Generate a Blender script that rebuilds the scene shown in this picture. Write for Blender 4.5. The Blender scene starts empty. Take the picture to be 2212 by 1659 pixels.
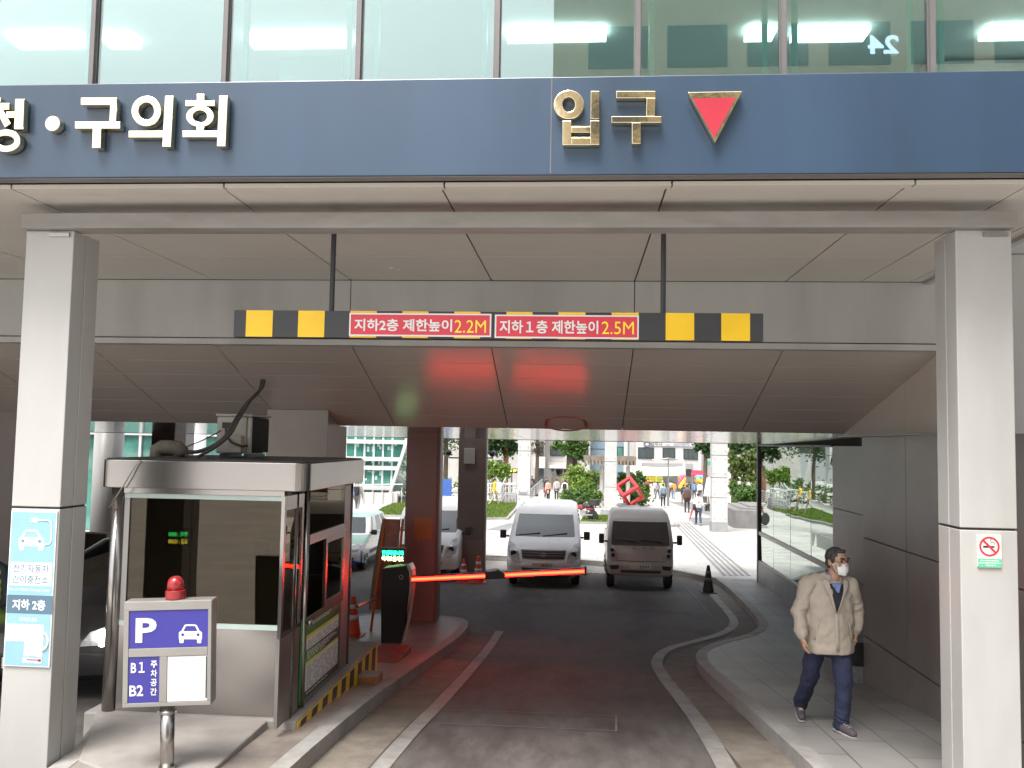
import bpy, bmesh, math, random
from mathutils import Vector, Matrix, noise as mnoise
random.seed(7)
R = math.radians
SC = bpy.context.scene
COL = SC.collection

# ------------------------------------------------------------------ camera
CZ = 2.6                                   # eye height above the pavement where the walking man steps
FPX = 1900.0; UC, VC = 1106.0, 829.5       # focal length and centre of a 2212 px wide picture
PSI, TH, RHO = .07766, .06626, .01783      # yaw left, pitch up, roll
fwd = Vector((-math.sin(PSI)*math.cos(TH), math.cos(PSI)*math.cos(TH), math.sin(TH)))
r0 = Vector((math.cos(PSI), math.sin(PSI), 0)); u0 = r0.cross(fwd)
rgt = math.cos(RHO)*r0 + math.sin(RHO)*u0
upv = -math.sin(RHO)*r0 + math.cos(RHO)*u0
EYE = Vector((0, 0, CZ))
cam = bpy.data.cameras.new('camera'); cam.sensor_width = 36; cam.lens = FPX/2212*36
cam.clip_start = .1; cam.clip_end = 2000
co = bpy.data.objects.new('camera', cam); COL.objects.link(co)
co.matrix_world = Matrix(((rgt.x, upv.x, -fwd.x, 0), (rgt.y, upv.y, -fwd.y, 0), (rgt.z, upv.z, -fwd.z, CZ), (0, 0, 0, 1)))
SC.camera = co

# ------------------------------------------------------------------ sky, sun, exposure
SUN_EL, SUN_AZ = R(62), math.atan2(-.45, -.9)      # behind the viewer, a little to the left
w = bpy.data.worlds.new('World'); SC.world = w; w.use_nodes = True
nt = w.node_tree; nt.nodes.clear()
sky = nt.nodes.new('ShaderNodeTexSky'); sky.sky_type = 'NISHITA'; sky.sun_disc = False
sky.sun_elevation = SUN_EL; sky.sun_rotation = SUN_AZ; sky.dust_density = 4.0; sky.air_density = 1.0
bw = nt.nodes.new('ShaderNodeRGBToBW'); mx = nt.nodes.new('ShaderNodeMixRGB'); mx.inputs[0].default_value = .80
bg = nt.nodes.new('ShaderNodeBackground'); bg.inputs[1].default_value = .15
wo = nt.nodes.new('ShaderNodeOutputWorld')
nt.links.new(sky.outputs[0], bw.inputs[0]); nt.links.new(sky.outputs[0], mx.inputs[1]); nt.links.new(bw.outputs[0], mx.inputs[2])
nt.links.new(mx.outputs[0], bg.inputs[0]); nt.links.new(bg.outputs[0], wo.inputs[0])
sun = bpy.data.lights.new('sun', 'SUN'); sun.energy = 2.0; sun.angle = R(25); sun.color = (1, .96, .9)
so = bpy.data.objects.new('sun', sun); COL.objects.link(so)
sd = Vector((math.sin(SUN_AZ)*math.cos(SUN_EL), math.cos(SUN_AZ)*math.cos(SUN_EL), math.sin(SUN_EL)))
so.rotation_euler = sd.to_track_quat('Z', 'Y').to_euler()
SC.view_settings.view_transform = 'Standard'; SC.view_settings.look = 'None'
SC.view_settings.exposure = 1.4; SC.view_settings.gamma = 1
SC.cycles.use_denoising = True
SC.cycles.max_bounces = 10; SC.cycles.diffuse_bounces = 5; SC.cycles.glossy_bounces = 4; SC.cycles.transparent_max_bounces = 12
SC.cycles.sample_clamp_indirect = 8

# ------------------------------------------------------------------ measuring helpers (picture 2212 px wide)
def ray(u, v): return fwd + rgt*((u-UC)/FPX) - upv*((v-VC)/FPX)
def atY(u, v, Y): d = ray(u, v); return EYE + d*(Y/d.y)
def atX(u, v, X): d = ray(u, v); return EYE + d*(X/d.x)
def atZ(u, v, z): d = ray(u, v); return EYE + d*((z-CZ)/d.z)
PY = [-80, 6, 8.3, 9.8, 11.3, 15, 19, 23.6, 85, 600]
PZ = [.15, .13, .06, -.1, -.28, -.65, -.82, -.86, -2.35, -2.35]
def lerp(a, b, t): return a+(b-a)*t
def interp(x, xs, ys):
    if x <= xs[0]: return ys[0]
    for i in range(1, len(xs)):
        if x <= xs[i]: return lerp(ys[i-1], ys[i], (x-xs[i-1])/(xs[i]-xs[i-1]))
    return ys[-1]
def S(y):                                   # pavement level (the passage slopes down to the plaza)
    return sum(interp(y+k*.5, PY, PZ) for k in (-2, -1, 0, 1, 2))/5
KERB = .14
def Rd(y): return S(y)-KERB                 # road level
def gr(u, v, off=0):
    d = ray(u, v); lo, hi = 1., 500.
    for _ in range(60):
        m = (lo+hi)/2; p = EYE + d*(m/d.y)
        if p.z > S(m)+off: lo = m
        else: hi = m
    return EYE + d*(lo/d.y)

# ------------------------------------------------------------------ materials
MATS = {}
def nodes(name):
    m = bpy.data.materials.new(name); m.use_nodes = True; t = m.node_tree
    b = t.nodes.get('Principled BSDF'); return m, t, b
def pm(name, col, rough=.5, metal=0., spec=.5, var=.08, vs=2.5, bump=0., bs=60., stain=0., emit=None, es=0., coat=0., stretch=None, vs2=None):
    m, t, b = nodes(name); N, Lk = t.nodes, t.links
    tc = N.new('ShaderNodeTexCoord'); src = tc.outputs['Object']
    if stretch:
        mp = N.new('ShaderNodeMapping'); mp.inputs['Scale'].default_value = stretch; Lk.new(src, mp.inputs[0]); src = mp.outputs[0]
    b.inputs['Roughness'].default_value = rough; b.inputs['Metallic'].default_value = metal
    b.inputs['Specular IOR Level'].default_value = spec
    if coat: b.inputs['Coat Weight'].default_value = coat; b.inputs['Coat Roughness'].default_value = .06
    c = (*col, 1)
    if var or stain:
        n1 = N.new('ShaderNodeTexNoise'); n1.inputs['Scale'].default_value = vs; n1.inputs['Detail'].default_value = 8; n1.inputs['Roughness'].default_value = .65
        Lk.new(src, n1.inputs['Vector'])
        rp = N.new('ShaderNodeValToRGB'); rp.color_ramp.elements[0].position = .3; rp.color_ramp.elements[1].position = .7
        rp.color_ramp.elements[0].color = (*[max(0, x*(1-var*1.6)) for x in col], 1); rp.color_ramp.elements[1].color = (*[min(1, x*(1+var)) for x in col], 1)
        Lk.new(n1.outputs['Fac'], rp.inputs[0]); out = rp.outputs[0]
        if stain:
            n2 = N.new('ShaderNodeTexNoise'); n2.inputs['Scale'].default_value = (vs2 or vs*.35); n2.inputs['Detail'].default_value = 6; n2.inputs['Distortion'].default_value = .4
            Lk.new(src, n2.inputs['Vector'])
            r2 = N.new('ShaderNodeValToRGB'); r2.color_ramp.elements[0].position = .46; r2.color_ramp.elements[1].position = .68
            r2.color_ramp.elements[0].color = (1, 1, 1, 1); r2.color_ramp.elements[1].color = (1-stain, 1-stain*1.05, 1-stain*1.1, 1)
            Lk.new(n2.outputs['Fac'], r2.inputs[0])
            mm = N.new('ShaderNodeMixRGB'); mm.blend_type = 'MULTIPLY'; mm.inputs[0].default_value = 1
            Lk.new(out, mm.inputs[1]); Lk.new(r2.outputs[0], mm.inputs[2]); out = mm.outputs[0]
        Lk.new(out, b.inputs['Base Color'])
        mr = N.new('ShaderNodeMapRange'); mr.inputs[3].default_value = max(.02, rough*.85); mr.inputs[4].default_value = min(1, rough*1.2)
        Lk.new(n1.outputs['Fac'], mr.inputs[0]); Lk.new(mr.outputs[0], b.inputs['Roughness'])
    else: b.inputs['Base Color'].default_value = c
    if bump:
        n3 = N.new('ShaderNodeTexNoise'); n3.inputs['Scale'].default_value = bs; n3.inputs['Detail'].default_value = 4
        Lk.new(src, n3.inputs['Vector'])
        bp = N.new('ShaderNodeBump'); bp.inputs['Strength'].default_value = bump; bp.inputs['Distance'].default_value = .01
        Lk.new(n3.outputs['Fac'], bp.inputs['Height']); Lk.new(bp.outputs[0], b.inputs['Normal'])
    if emit: b.inputs['Emission Color'].default_value = (*emit, 1); b.inputs['Emission Strength'].default_value = es
    MATS[name] = m; return m
def glass(name, tint, f0=.08, rough=.0, bump=0., bs=(1, 1, 1), grow=.9, refl=(.93, .97, .96)):
    m, t, b = nodes(name); N, Lk = t.nodes, t.links; N.remove(b)
    o = N.get('Material Output'); tr = N.new('ShaderNodeBsdfTransparent'); tr.inputs[0].default_value = (*tint, 1)
    gl = N.new('ShaderNodeBsdfGlossy'); gl.inputs['Roughness'].default_value = rough; gl.inputs[0].default_value = (*refl, 1)
    lw = N.new('ShaderNodeFresnel'); lw.inputs[0].default_value = 1.5
    ma = N.new('ShaderNodeMath'); ma.operation = 'MULTIPLY_ADD'; ma.inputs[1].default_value = grow; ma.inputs[2].default_value = f0; ma.use_clamp = True
    ms = N.new('ShaderNodeMixShader'); Lk.new(lw.outputs[0], ma.inputs[0]); Lk.new(ma.outputs[0], ms.inputs[0])
    Lk.new(tr.outputs[0], ms.inputs[1]); Lk.new(gl.outputs[0], ms.inputs[2]); Lk.new(ms.outputs[0], o.inputs[0])
    if bump:
        tc = N.new('ShaderNodeTexCoord'); mp = N.new('ShaderNodeMapping'); mp.inputs['Scale'].default_value = bs
        nz = N.new('ShaderNodeTexNoise'); nz.inputs['Scale'].default_value = 1; nz.inputs['Detail'].default_value = 1
        bp = N.new('ShaderNodeBump'); bp.inputs['Strength'].default_value = bump; bp.inputs['Distance'].default_value = .02
        Lk.new(tc.outputs['Object'], mp.inputs[0]); Lk.new(mp.outputs[0], nz.inputs['Vector']); Lk.new(nz.outputs['Fac'], bp.inputs['Height'])
        Lk.new(bp.outputs[0], gl.inputs['Normal'])
    MATS[name] = m; return m
def tiles(name, col, mortar, bw_, bh, rough=.6, var=.1, gap=.006, off=.5, rot=0., bump=.15, stain=.2):
    m, t, b = nodes(name); N, Lk = t.nodes, t.links
    tc = N.new('ShaderNodeTexCoord'); mp = N.new('ShaderNodeMapping'); mp.inputs['Rotation'].default_value = (0, 0, rot)
    Lk.new(tc.outputs['Object'], mp.inputs[0])
    br = N.new('ShaderNodeTexBrick'); br.offset = off; br.inputs['Scale'].default_value = 1; br.inputs['Mortar Size'].default_value = gap
    br.inputs['Mortar Smooth'].default_value = .2; br.inputs['Brick Width'].default_value = bw_; br.inputs['Row Height'].default_value = bh
    br.inputs['Color1'].default_value = (*[x*(1-var) for x in col], 1); br.inputs['Color2'].default_value = (*[min(1, x*(1+var)) for x in col], 1); br.inputs['Mortar'].default_value = (*mortar, 1)
    Lk.new(mp.outputs[0], br.inputs['Vector'])
    nz = N.new('ShaderNodeTexNoise'); nz.inputs['Scale'].default_value = .9; nz.inputs['Detail'].default_value = 9; Lk.new(tc.outputs['Object'], nz.inputs['Vector'])
    rp = N.new('ShaderNodeValToRGB'); rp.color_ramp.elements[0].position = .42; rp.color_ramp.elements[1].position = .72
    rp.color_ramp.elements[0].color = (1, 1, 1, 1); rp.color_ramp.elements[1].color = (1-stain, 1-stain, 1-stain, 1); Lk.new(nz.outputs['Fac'], rp.inputs[0])
    mm = N.new('ShaderNodeMixRGB'); mm.blend_type = 'MULTIPLY'; mm.inputs[0].default_value = 1
    Lk.new(br.outputs['Color'], mm.inputs[1]); Lk.new(rp.outputs[0], mm.inputs[2]); Lk.new(mm.outputs[0], b.inputs['Base Color'])
    b.inputs['Roughness'].default_value = rough
    bp = N.new('ShaderNodeBump'); bp.inputs['Strength'].default_value = bump; bp.inputs['Distance'].default_value = .004; bp.invert = True
    Lk.new(br.outputs['Fac'], bp.inputs['Height']); Lk.new(bp.outputs[0], b.inputs['Normal'])
    MATS[name] = m; return m
def emis(name, col, s):
    m, t, b = nodes(name); b.inputs['Base Color'].default_value = (*[x*.3 for x in col], 1)
    b.inputs['Emission Color'].default_value = (*col, 1); b.inputs['Emission Strength'].default_value = s; b.inputs['Roughness'].default_value = .4
    MATS[name] = m; return m

# ------------------------------------------------------------------ mesh helpers
def wm(o):
    m = o.matrix_basis.copy()
    while o.parent: o = o.parent; m = o.matrix_basis @ m
    return m
class MB:
    """collects shapes, then links them as one mesh object"""
    def __init__(s): s.b = bmesh.new()
    def quad(s, *p):
        return s.b.faces.new([s.b.verts.new(Vector(q)) for q in p])
    def box(s, lo, hi, mat=None):
        x0, y0, z0 = lo; x1, y1, z1 = hi
        return s.hexa([(x0, y0, z0), (x1, y0, z0), (x1, y1, z0), (x0, y1, z0), (x0, y0, z1), (x1, y0, z1), (x1, y1, z1), (x0, y1, z1)], mat)
    def hexa(s, p, mat=None):
        v = [s.b.verts.new((mat @ Vector(q)) if mat else Vector(q)) for q in p]
        for f in ((3, 2, 1, 0), (4, 5, 6, 7), (0, 1, 5, 4), (1, 2, 6, 5), (2, 3, 7, 6), (3, 0, 4, 7)): s.b.faces.new([v[i] for i in f])
        return s
    def prism(s, pts, d):                       # polygon (list of 3-D points) swept by the vector d
        d = Vector(d); a = [s.b.verts.new(Vector(p)) for p in pts]; c = [s.b.verts.new(Vector(p)+d) for p in pts]; n = len(a)
        s.b.faces.new(a[::-1]); s.b.faces.new(c)
        for i in range(n): s.b.faces.new((a[i], a[(i+1) % n], c[(i+1) % n], c[i]))
        return s
    def ring(s, c, ax, ay, rx, ry, hx, hy, d, n=40):  # flat ring swept by d
        c, ax, ay, d = Vector(c), Vector(ax), Vector(ay), Vector(d); L = []
        for k in range(n):
            t = 2*math.pi*k/n; e = ax*math.cos(t); g = ay*math.sin(t)
            L.append([s.b.verts.new(c+e*a_+g*b_+q) for (a_, b_) in ((rx, ry), (hx, hy)) for q in (Vector(), d)])
        for k in range(n):
            a, b = L[k], L[(k+1) % n]
            for i, j in ((0, 1), (1, 3), (3, 2), (2, 0)): s.b.faces.new((a[i], a[j], b[j], b[i]))
        return s
    def tube(s, pts, r, n=10, caps=True):
        pts = [Vector(p) for p in pts]; rr = r if isinstance(r, (list, tuple)) else [r]*len(pts); rings = []
        t0 = (pts[1]-pts[0]).normalized(); ax = t0.orthogonal().normalized()
        for i, p in enumerate(pts):
            t = (pts[min(i+1, len(pts)-1)]-pts[max(i-1, 0)]).normalized()
            ax = (ax-t*ax.dot(t)); ax = ax.normalized() if ax.length > 1e-6 else t.orthogonal().normalized(); ay = t.cross(ax)
            rings.append([s.b.verts.new(p+(ax*math.cos(2*math.pi*k/n)+ay*math.sin(2*math.pi*k/n))*rr[i]) for k in range(n)])
        for a, b in zip(rings, rings[1:]):
            for k in range(n): s.b.faces.new((a[k], a[(k+1) % n], b[(k+1) % n], b[k]))
        if caps: s.b.faces.new(rings[0][::-1]); s.b.faces.new(rings[-1])
        return s
    def lathe(s, prof, c=(0, 0, 0), axis='Z', n=24):
        c = Vector(c); rings = []
        for r, h in prof:
            row = []
            for k in range(n):
                a = 2*math.pi*k/n; x, y = r*math.cos(a), r*math.sin(a)
                row.append(s.b.verts.new(c+Vector({'Z': (x, y, h), 'X': (h, x, y), 'Y': (x, h, y)}[axis])))
            rings.append(row)
        for a, b in zip(rings, rings[1:]):
            for k in range(n): s.b.faces.new((a[k], a[(k+1) % n], b[(k+1) % n], b[k]))
        s.b.faces.new(rings[0][::-1]); s.b.faces.new(rings[-1]); return s
    def capsule(s, p0, r0_, p1, r1, n=10, k=4):
        p0, p1 = Vector(p0), Vector(p1); d = p1-p0; L = d.length
        q = Vector((0, 0, 1)).rotation_difference(d) if L > 1e-6 else Matrix.Identity(3).to_quaternion()
        rows = []
        for i in range(1, k+1): a = -math.pi/2+i*(math.pi/2)/k*.999; rows.append((r0_*math.cos(a), r0_*math.sin(a)))
        for i in range(k): a = i*(math.pi/2)/k; rows.append((r1*math.cos(a), L+r1*math.sin(a)))
        rings = [[s.b.verts.new(p0+q @ Vector((r*math.cos(2*math.pi*j/n), r*math.sin(2*math.pi*j/n), z))) for j in range(n)] for r, z in rows]
        for a, b in zip(rings, rings[1:]):
            for j in range(n): s.b.faces.new((a[j], a[(j+1) % n], b[(j+1) % n], b[j]))
        v0 = s.b.verts.new(p0+q @ Vector((0, 0, -r0_))); v1 = s.b.verts.new(p0+q @ Vector((0, 0, L+r1)))
        for j in range(n): s.b.faces.new((v0, rings[0][(j+1) % n], rings[0][j])); s.b.faces.new((v1, rings[-1][j], rings[-1][(j+1) % n]))
        return s
    def ell(s, c, r, rot=None, n=14):
        M = Matrix.Translation(Vector(c)) @ ((rot.to_matrix().to_4x4() if rot else Matrix.Identity(4)) @ Matrix.Diagonal((*r, 1)))
        bmesh.ops.create_uvsphere(s.b, u_segments=n, v_segments=max(6, n*2//3), radius=1, matrix=M); return s
    def build(s, name, mat, parent=None, world=True, bevel=0., smooth=False, seg=2):
        bmesh.ops.recalc_face_normals(s.b, faces=s.b.faces)
        me = bpy.data.meshes.new(name); s.b.to_mesh(me); s.b.free()
        o = bpy.data.objects.new(name, me); COL.objects.link(o)
        for m_ in (mat if isinstance(mat, (list, tuple)) else [mat]): me.materials.append(MATS[m_] if isinstance(m_, str) else m_)
        if parent:
            o.parent = parent
            if world: me.transform(wm(parent).inverted())
        if smooth: me.polygons.foreach_set('use_smooth', [True]*len(me.polygons))
        if bevel:
            bv = o.modifiers.new('bevel', 'BEVEL'); bv.width = bevel; bv.segments = seg; bv.limit_method = 'ANGLE'; bv.angle_limit = R(40)
        return o
def tag(o, label=None, cat=None, group=None, kind=None):
    if label: o['label'] = label
    if cat: o['category'] = cat
    if group: o['group'] = group
    if kind: o['kind'] = kind
    return o
def thing(name, loc, label, cat, group=None, rz=0.):
    o = bpy.data.objects.new(name, None); COL.objects.link(o); o.location = loc; o.rotation_euler = (0, 0, rz); o.empty_display_size = .2
    return tag(o, label, cat, group)
def copy_tree(o, parent=None):
    c = o.copy(); COL.objects.link(c); c.parent = parent
    for ch in [x for x in bpy.data.objects if x.parent == o]: copy_tree(ch, c)
    return c
def origin_to(o, loc):                          # put a single-mesh thing's origin at its base
    loc = Vector(loc); o.data.transform(Matrix.Translation(-loc)); o.location = loc; return o
def text_mesh(s, bold=0., extrude=.0, align=None):
    c = bpy.data.curves.new('lettering', 'FONT'); c.body = s; c.offset = bold; c.extrude = extrude; c.resolution_u = 3
    o = bpy.data.objects.new('lettering', c); COL.objects.link(o); bpy.context.view_layer.update()
    me = bpy.data.meshes.new_from_object(o.evaluated_get(bpy.context.evaluated_depsgraph_get()))
    bpy.data.objects.remove(o); bpy.data.curves.remove(c); return me
def text(name, s, parent, c, xv, yv, h=None, w_=None, mat='white_paint', bold=.012, depth=.0015, lift=.003):
    """lettering centred at c, reading along xv with yv up, h tall / w_ wide (metres)"""
    me = text_mesh(s, bold); xs = [v.co.x for v in me.vertices]; ys = [v.co.y for v in me.vertices]
    x0, x1, y0, y1 = min(xs), max(xs), min(ys), max(ys)
    sy = h/(y1-y0) if h else w_/(x1-x0); sx = w_/(x1-x0) if w_ else sy
    xv, yv = Vector(xv).normalized(), Vector(yv).normalized(); zv = xv.cross(yv)
    for v in me.vertices:
        v.co = Vector(c)+xv*((v.co.x-(x0+x1)/2)*sx)+yv*((v.co.y-(y0+y1)/2)*sy)+zv*lift
    me.name = name; o = bpy.data.objects.new(name, me); COL.objects.link(o); me.materials.clear(); me.materials.append(MATS[mat])
    if parent: o.parent = parent; me.transform(wm(parent).inverted())
    return o
def grid_strip(name, mat, ys, xl, xr, zf, nx=6, kind='structure', parent=None):
    """ground sheet between x = xl(y) and xr(y) at height zf(y)"""
    m = MB(); rows = []
    for y in ys:
        a, b = xl(y), xr(y); rows.append([m.b.verts.new((lerp(a, b, i/nx), y, zf(y))) for i in range(nx+1)])
    for p, q in zip(rows, rows[1:]):
        for i in range(nx): m.b.faces.new((p[i], p[i+1], q[i+1], q[i]))
    o = m.build(name, mat, parent)
    if kind: tag(o, kind=kind)
    return o
def frange(a, b, st):
    n = max(1, round((b-a)/st)); return [a+(b-a)*i/n for i in range(n+1)]
def ribbon(name, mat, left, right, zf, kind='structure', step=.25, parent=None, thick=None, skirt=0.):
    """band between two polylines of (x, y); thick > 0 gives it side faces (a kerb)"""
    def res(P, n):
        L = [0]
        for a, b in zip(P, P[1:]): L.append(L[-1]+math.hypot(b[0]-a[0], b[1]-a[1]))
        return [(interp(L[-1]*i/n, L, [p[0] for p in P]), interp(L[-1]*i/n, L, [p[1] for p in P])) for i in range(n+1)]
    Lt = sum(math.hypot(b[0]-a[0], b[1]-a[1]) for a, b in zip(left, left[1:])); n = max(2, int(Lt/step))
    A, B = res(left, n), res(right, n); m = MB(); rows = []
    for a, b in zip(A, B):
        pts = [(a[0], a[1], zf(a[1])), (b[0], b[1], zf(b[1]))]
        if thick: pts = [(a[0], a[1], zf(a[1])-thick)]+pts+[(b[0], b[1], zf(b[1])-thick)]
        rows.append([m.b.verts.new(p) for p in pts])
    for p, q in zip(rows, rows[1:]):
        for i in range(len(p)-1): m.b.faces.new((p[i], p[i+1], q[i+1], q[i]))
    if thick:
        m.b.faces.new(rows[0]); m.b.faces.new(rows[-1][::-1])
    o = m.build(name, mat, parent)
    if kind: tag(o, kind=kind)
    return o
def smooth_line(P, it=2):
    for _ in range(it):
        Q = [P[0]]
        for a, b in zip(P, P[1:]): Q += [(lerp(a[0], b[0], .25), lerp(a[1], b[1], .25)), (lerp(a[0], b[0], .75), lerp(a[1], b[1], .75))]
        P = Q+[P[-1]]
    return P
def offset_line(P, d):
    out = []
    for i, p in enumerate(P):
        a, b = P[max(0, i-1)], P[min(len(P)-1, i+1)]; t = Vector((b[0]-a[0], b[1]-a[1])).normalized()
        out.append((p[0]+t.y*d, p[1]-t.x*d))
    return out
# ------------------------------------------------------------------ material library
pm('panel', (.40, .393, .378), .36, spec=.4, var=.04, vs=1.6, stain=.13, vs2=.9, stretch=(1.6, 1.6, .4))
pm('beam_grey', (.25, .24, .225), .5, var=.10, vs=3, stain=.25, vs2=1.5, stretch=(.6, 2, 2))
pm('ceiling_panel', (.52, .48, .43), .25, spec=.5, var=.025, vs=.7, stain=.06, vs2=.35)
pm('slant_panel', (.49, .435, .39), .19, spec=1.0, var=.025, vs=.7, stain=.06, vs2=.35)
pm('groove', (.035, .032, .03), .8)
pm('blue_panel', (.024, .052, .095), .4, spec=.4, var=.10, vs=1.0, stain=.22, vs2=.8, coat=.62, stretch=(1.2, 1, .35))
MATS['blue_panel'].node_tree.nodes['Principled BSDF'].inputs['Coat Roughness'].default_value = .22
pm('brass', (.95, .82, .55), .08, metal=1, var=.05, vs=6, bump=.07, bs=9)
pm('red_face', (.40, .025, .045), .35)
pm('concrete', (.36, .34, .31), .8, var=.14, vs=3, bump=.25, bs=70, stain=.28)
pm('concrete_light', (.28, .26, .245), .6, var=.12, vs=3, bump=.2, bs=70, stain=.3)
pm('asphalt', (.115, .102, .095), .72, spec=.4, var=.22, vs=7, bump=.5, bs=220, stain=.48, vs2=1.0, stretch=(1, .32, 1))
pm('gutter', (.20, .175, .145), .75, var=.2, vs=5, bump=.35, bs=160, stain=.35, vs2=.6)
pm('granite_strip', (.27, .26, .245), .6, var=.16, vs=9, bump=.15, bs=120, stain=.35, vs2=1.4)
pm('kerb_stone', (.31, .30, .285), .6, var=.12, vs=12, bump=.12, bs=140, stain=.3, vs2=1.1)
tiles('paver', (.25, .24, .228), (.07, .07, .068), .9, .45, rough=.5, gap=.006, rot=R(90), stain=.3)
tiles('plaza_tile', (.46, .44, .415), (.22, .21, .195), 1.2, .6, rough=.55, gap=.010, rot=0, stain=.22)
tiles('bounce_paving', (.52, .50, .47), (.3, .29, .27), 1.2, .6, rough=.6, gap=.01, stain=.2)
tiles('plaza_dark', (.20, .20, .20), (.1, .1, .1), .6, .6, rough=.6, gap=.008, stain=.2)
pm('wall_tile', (.20, .182, .168), .30, spec=.55, var=.10, vs=2.2, stain=.18, vs2=.6, bump=.04, bs=300)
pm('granite_base', (.24, .24, .235), .35, var=.2, vs=30, stain=.35, vs2=.8)
pm('steel', (.385, .365, .35), .24, metal=1, var=.03, vs=1.2, stain=.10, vs2=.7)
pm('steel_dull', (.40, .385, .37), .42, metal=1, var=.06, vs=3, stain=.12)
pm('brushed_ceiling', (.70, .70, .70), .13, metal=1, var=.12, vs=1.0, stretch=(.25, 16, 1), bump=.14, bs=1.5)
pm('dark_frame', (.03, .03, .03), .4)
pm('mullion', (.15, .14, .14), .4, metal=.3)
pm('mint_trim', (.55, .68, .64), .3)
glass('window_glass', (.74, .90, .87), f0=.15, grow=.75)
glass('clear_glass', (.86, .93, .9), f0=.05, rough=.0)
glass('booth_glass', (.36, .34, .29), f0=.035, grow=.8, refl=(.78, .68, .56), bump=.05, bs=(1.5, 1.5, 1.5))
glass('car_glass', (.30, .31, .31), f0=.14, grow=1.0)
m_, t_, b_ = nodes('mirror_glass'); b_.inputs['Metallic'].default_value = 1; b_.inputs['Roughness'].default_value = .015; b_.inputs['Base Color'].default_value = (.40, .49, .44, 1)
tc_ = t_.nodes.new('ShaderNodeTexCoord'); mp_ = t_.nodes.new('ShaderNodeMapping'); mp_.inputs['Scale'].default_value = (.6, .6, 2.2)
nz_ = t_.nodes.new('ShaderNodeTexNoise'); nz_.inputs['Scale'].default_value = .9; nz_.inputs['Detail'].default_value = 0
bp_ = t_.nodes.new('ShaderNodeBump'); bp_.inputs['Strength'].default_value = .07; bp_.inputs['Distance'].default_value = .05
t_.links.new(tc_.outputs['Object'], mp_.inputs[0]); t_.links.new(mp_.outputs[0], nz_.inputs[0]); t_.links.new(nz_.outputs['Fac'], bp_.inputs['Height']); t_.links.new(bp_.outputs[0], b_.inputs['Normal']); MATS['mirror_glass'] = m_
pm('room_white', (.74, .77, .76), .6, var=.02)
emis('tube_light', (.95, 1, .98), 2.6)
pm('brown_column', (.20, .145, .125), .35, spec=.5, var=.06, vs=2, stain=.1)
pm('dark_column', (.15, .12, .105), .4, var=.06)
pm('white_paint', (.66, .66, .65), .4, var=.03)
pm('black_paint', (.03, .03, .033), .45, var=.1)
pm('yellow_paint', (.80, .50, .012), .4, var=.05, stain=.08)
pm('red_sign', (.56, .035, .06), .4, var=.04)
pm('yellow_letter', (.85, .62, .03), .4, var=0)
pm('rubber', (.025, .025, .025), .7)
pm('black_plastic', (.035, .033, .032), .35, var=.1)

# ------------------------------------------------------------------ ground
KR = [(1.97, 5.2), (1.87, 7.24), (1.84, 7.58), (1.77, 8.6), (1.73, 9.93), (1.68, 12.0), (1.70, 13.1), (1.88, 14.12), (2.31, 15.07), (2.9, 15.84), (3.32, 16.7), (3.51, 17.62), (3.63, 19.08), (3.67, 21.8), (3.61, 23.76)]
KRs = smooth_line(KR, 1)
KF = [(3.61, 23.76), (3.39, 24.0), (2.66, 25.46), (.9, 27.0), (.06, 27.2), (-2.2, 27.75), (-2.93, 27.8), (-14, 28.5), (-60, 29)]
kx = lambda y: interp(y, [p[1] for p in KRs], [p[0] for p in KRs])
fx = lambda y: interp(y, [p[1] for p in KF], [p[0] for p in KF])
YS = frange(5.2, 29, .3)
grid_strip('road', 'asphalt', YS, lambda y: -70, lambda y: 7, Rd, 10)
grid_strip('pavement', 'paver', frange(5.2, 23.76, .3), kx, lambda y: 7, S, 4)
grid_strip('plaza', 'plaza_tile', frange(23.76, 29, .1)+frange(30, 130, 2), fx, lambda y: 70, S, 10)
grid_strip('ground', 'plaza_dark', frange(130, 600, 60), lambda y: -300, lambda y: 300, S, 4)
grid_strip('bounce_forecourt', 'bounce_paving', frange(-80, 5.2, 2), lambda y: -70, lambda y: 70, lambda y: Rd(y)+.15, 10)  # unseen pale paving added to bounce light onto the soffit
up = lambda z: (lambda y: S(y)+z)
ribbon('kerb', 'kerb_stone', KRs, offset_line(KRs, .16), up(.004), thick=.2)
KFs = smooth_line(KF[:7], 1)+KF[7:]
ribbon('kerb', 'kerb_stone', KFs, offset_line(KFs, .16), up(.004), thick=.2)
# road edge bands: brown gutter beside the kerb, pale granite strip beyond it
rz = lambda k: (lambda y: Rd(y)+k)
ribbon('gutter', 'gutter', offset_line(KRs, -.46), offset_line(KRs, .02), rz(.004))
SR = smooth_line([(1.26, 5.2), (1.25, 7.5), (1.22, 9.9), (1.15, 12.6), (1.19, 13.7), (1.45, 14.95), (2.0, 15.8), (2.7, 16.8), (3.1, 17.9), (3.24, 19.0), (3.24, 21.9)], 1)
ribbon('road_edge_strip', 'granite_strip', offset_line(SR, -.085), offset_line(SR, .085), rz(.008))
KL = [(-2.2, 5.2), (-2.17, 6.52), (-2.1, 7.84), (-2.06, 9.47), (-2.03, 11.8), (-1.93, 14.4), (-1.93, 16.0), (-2.12, 16.75), (-2.6, 16.95), (-3.6, 16.98), (-4.15, 16.9), (-4.32, 16.2), (-4.3, 9), (-4.22, 7.5), (-3.93, 6.9), (-3.9, 5.2)]
KLs = smooth_line(KL, 1)
def isl(y, side):
    xs = []
    for a, b in zip(KLs, KLs[1:]):
        if (a[1]-y)*(b[1]-y) <= 0 and a[1] != b[1]: xs.append(lerp(a[0], b[0], (y-a[1])/(b[1]-a[1])))
    return (max(xs) if side else min(xs)) if xs else -3.2
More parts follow.
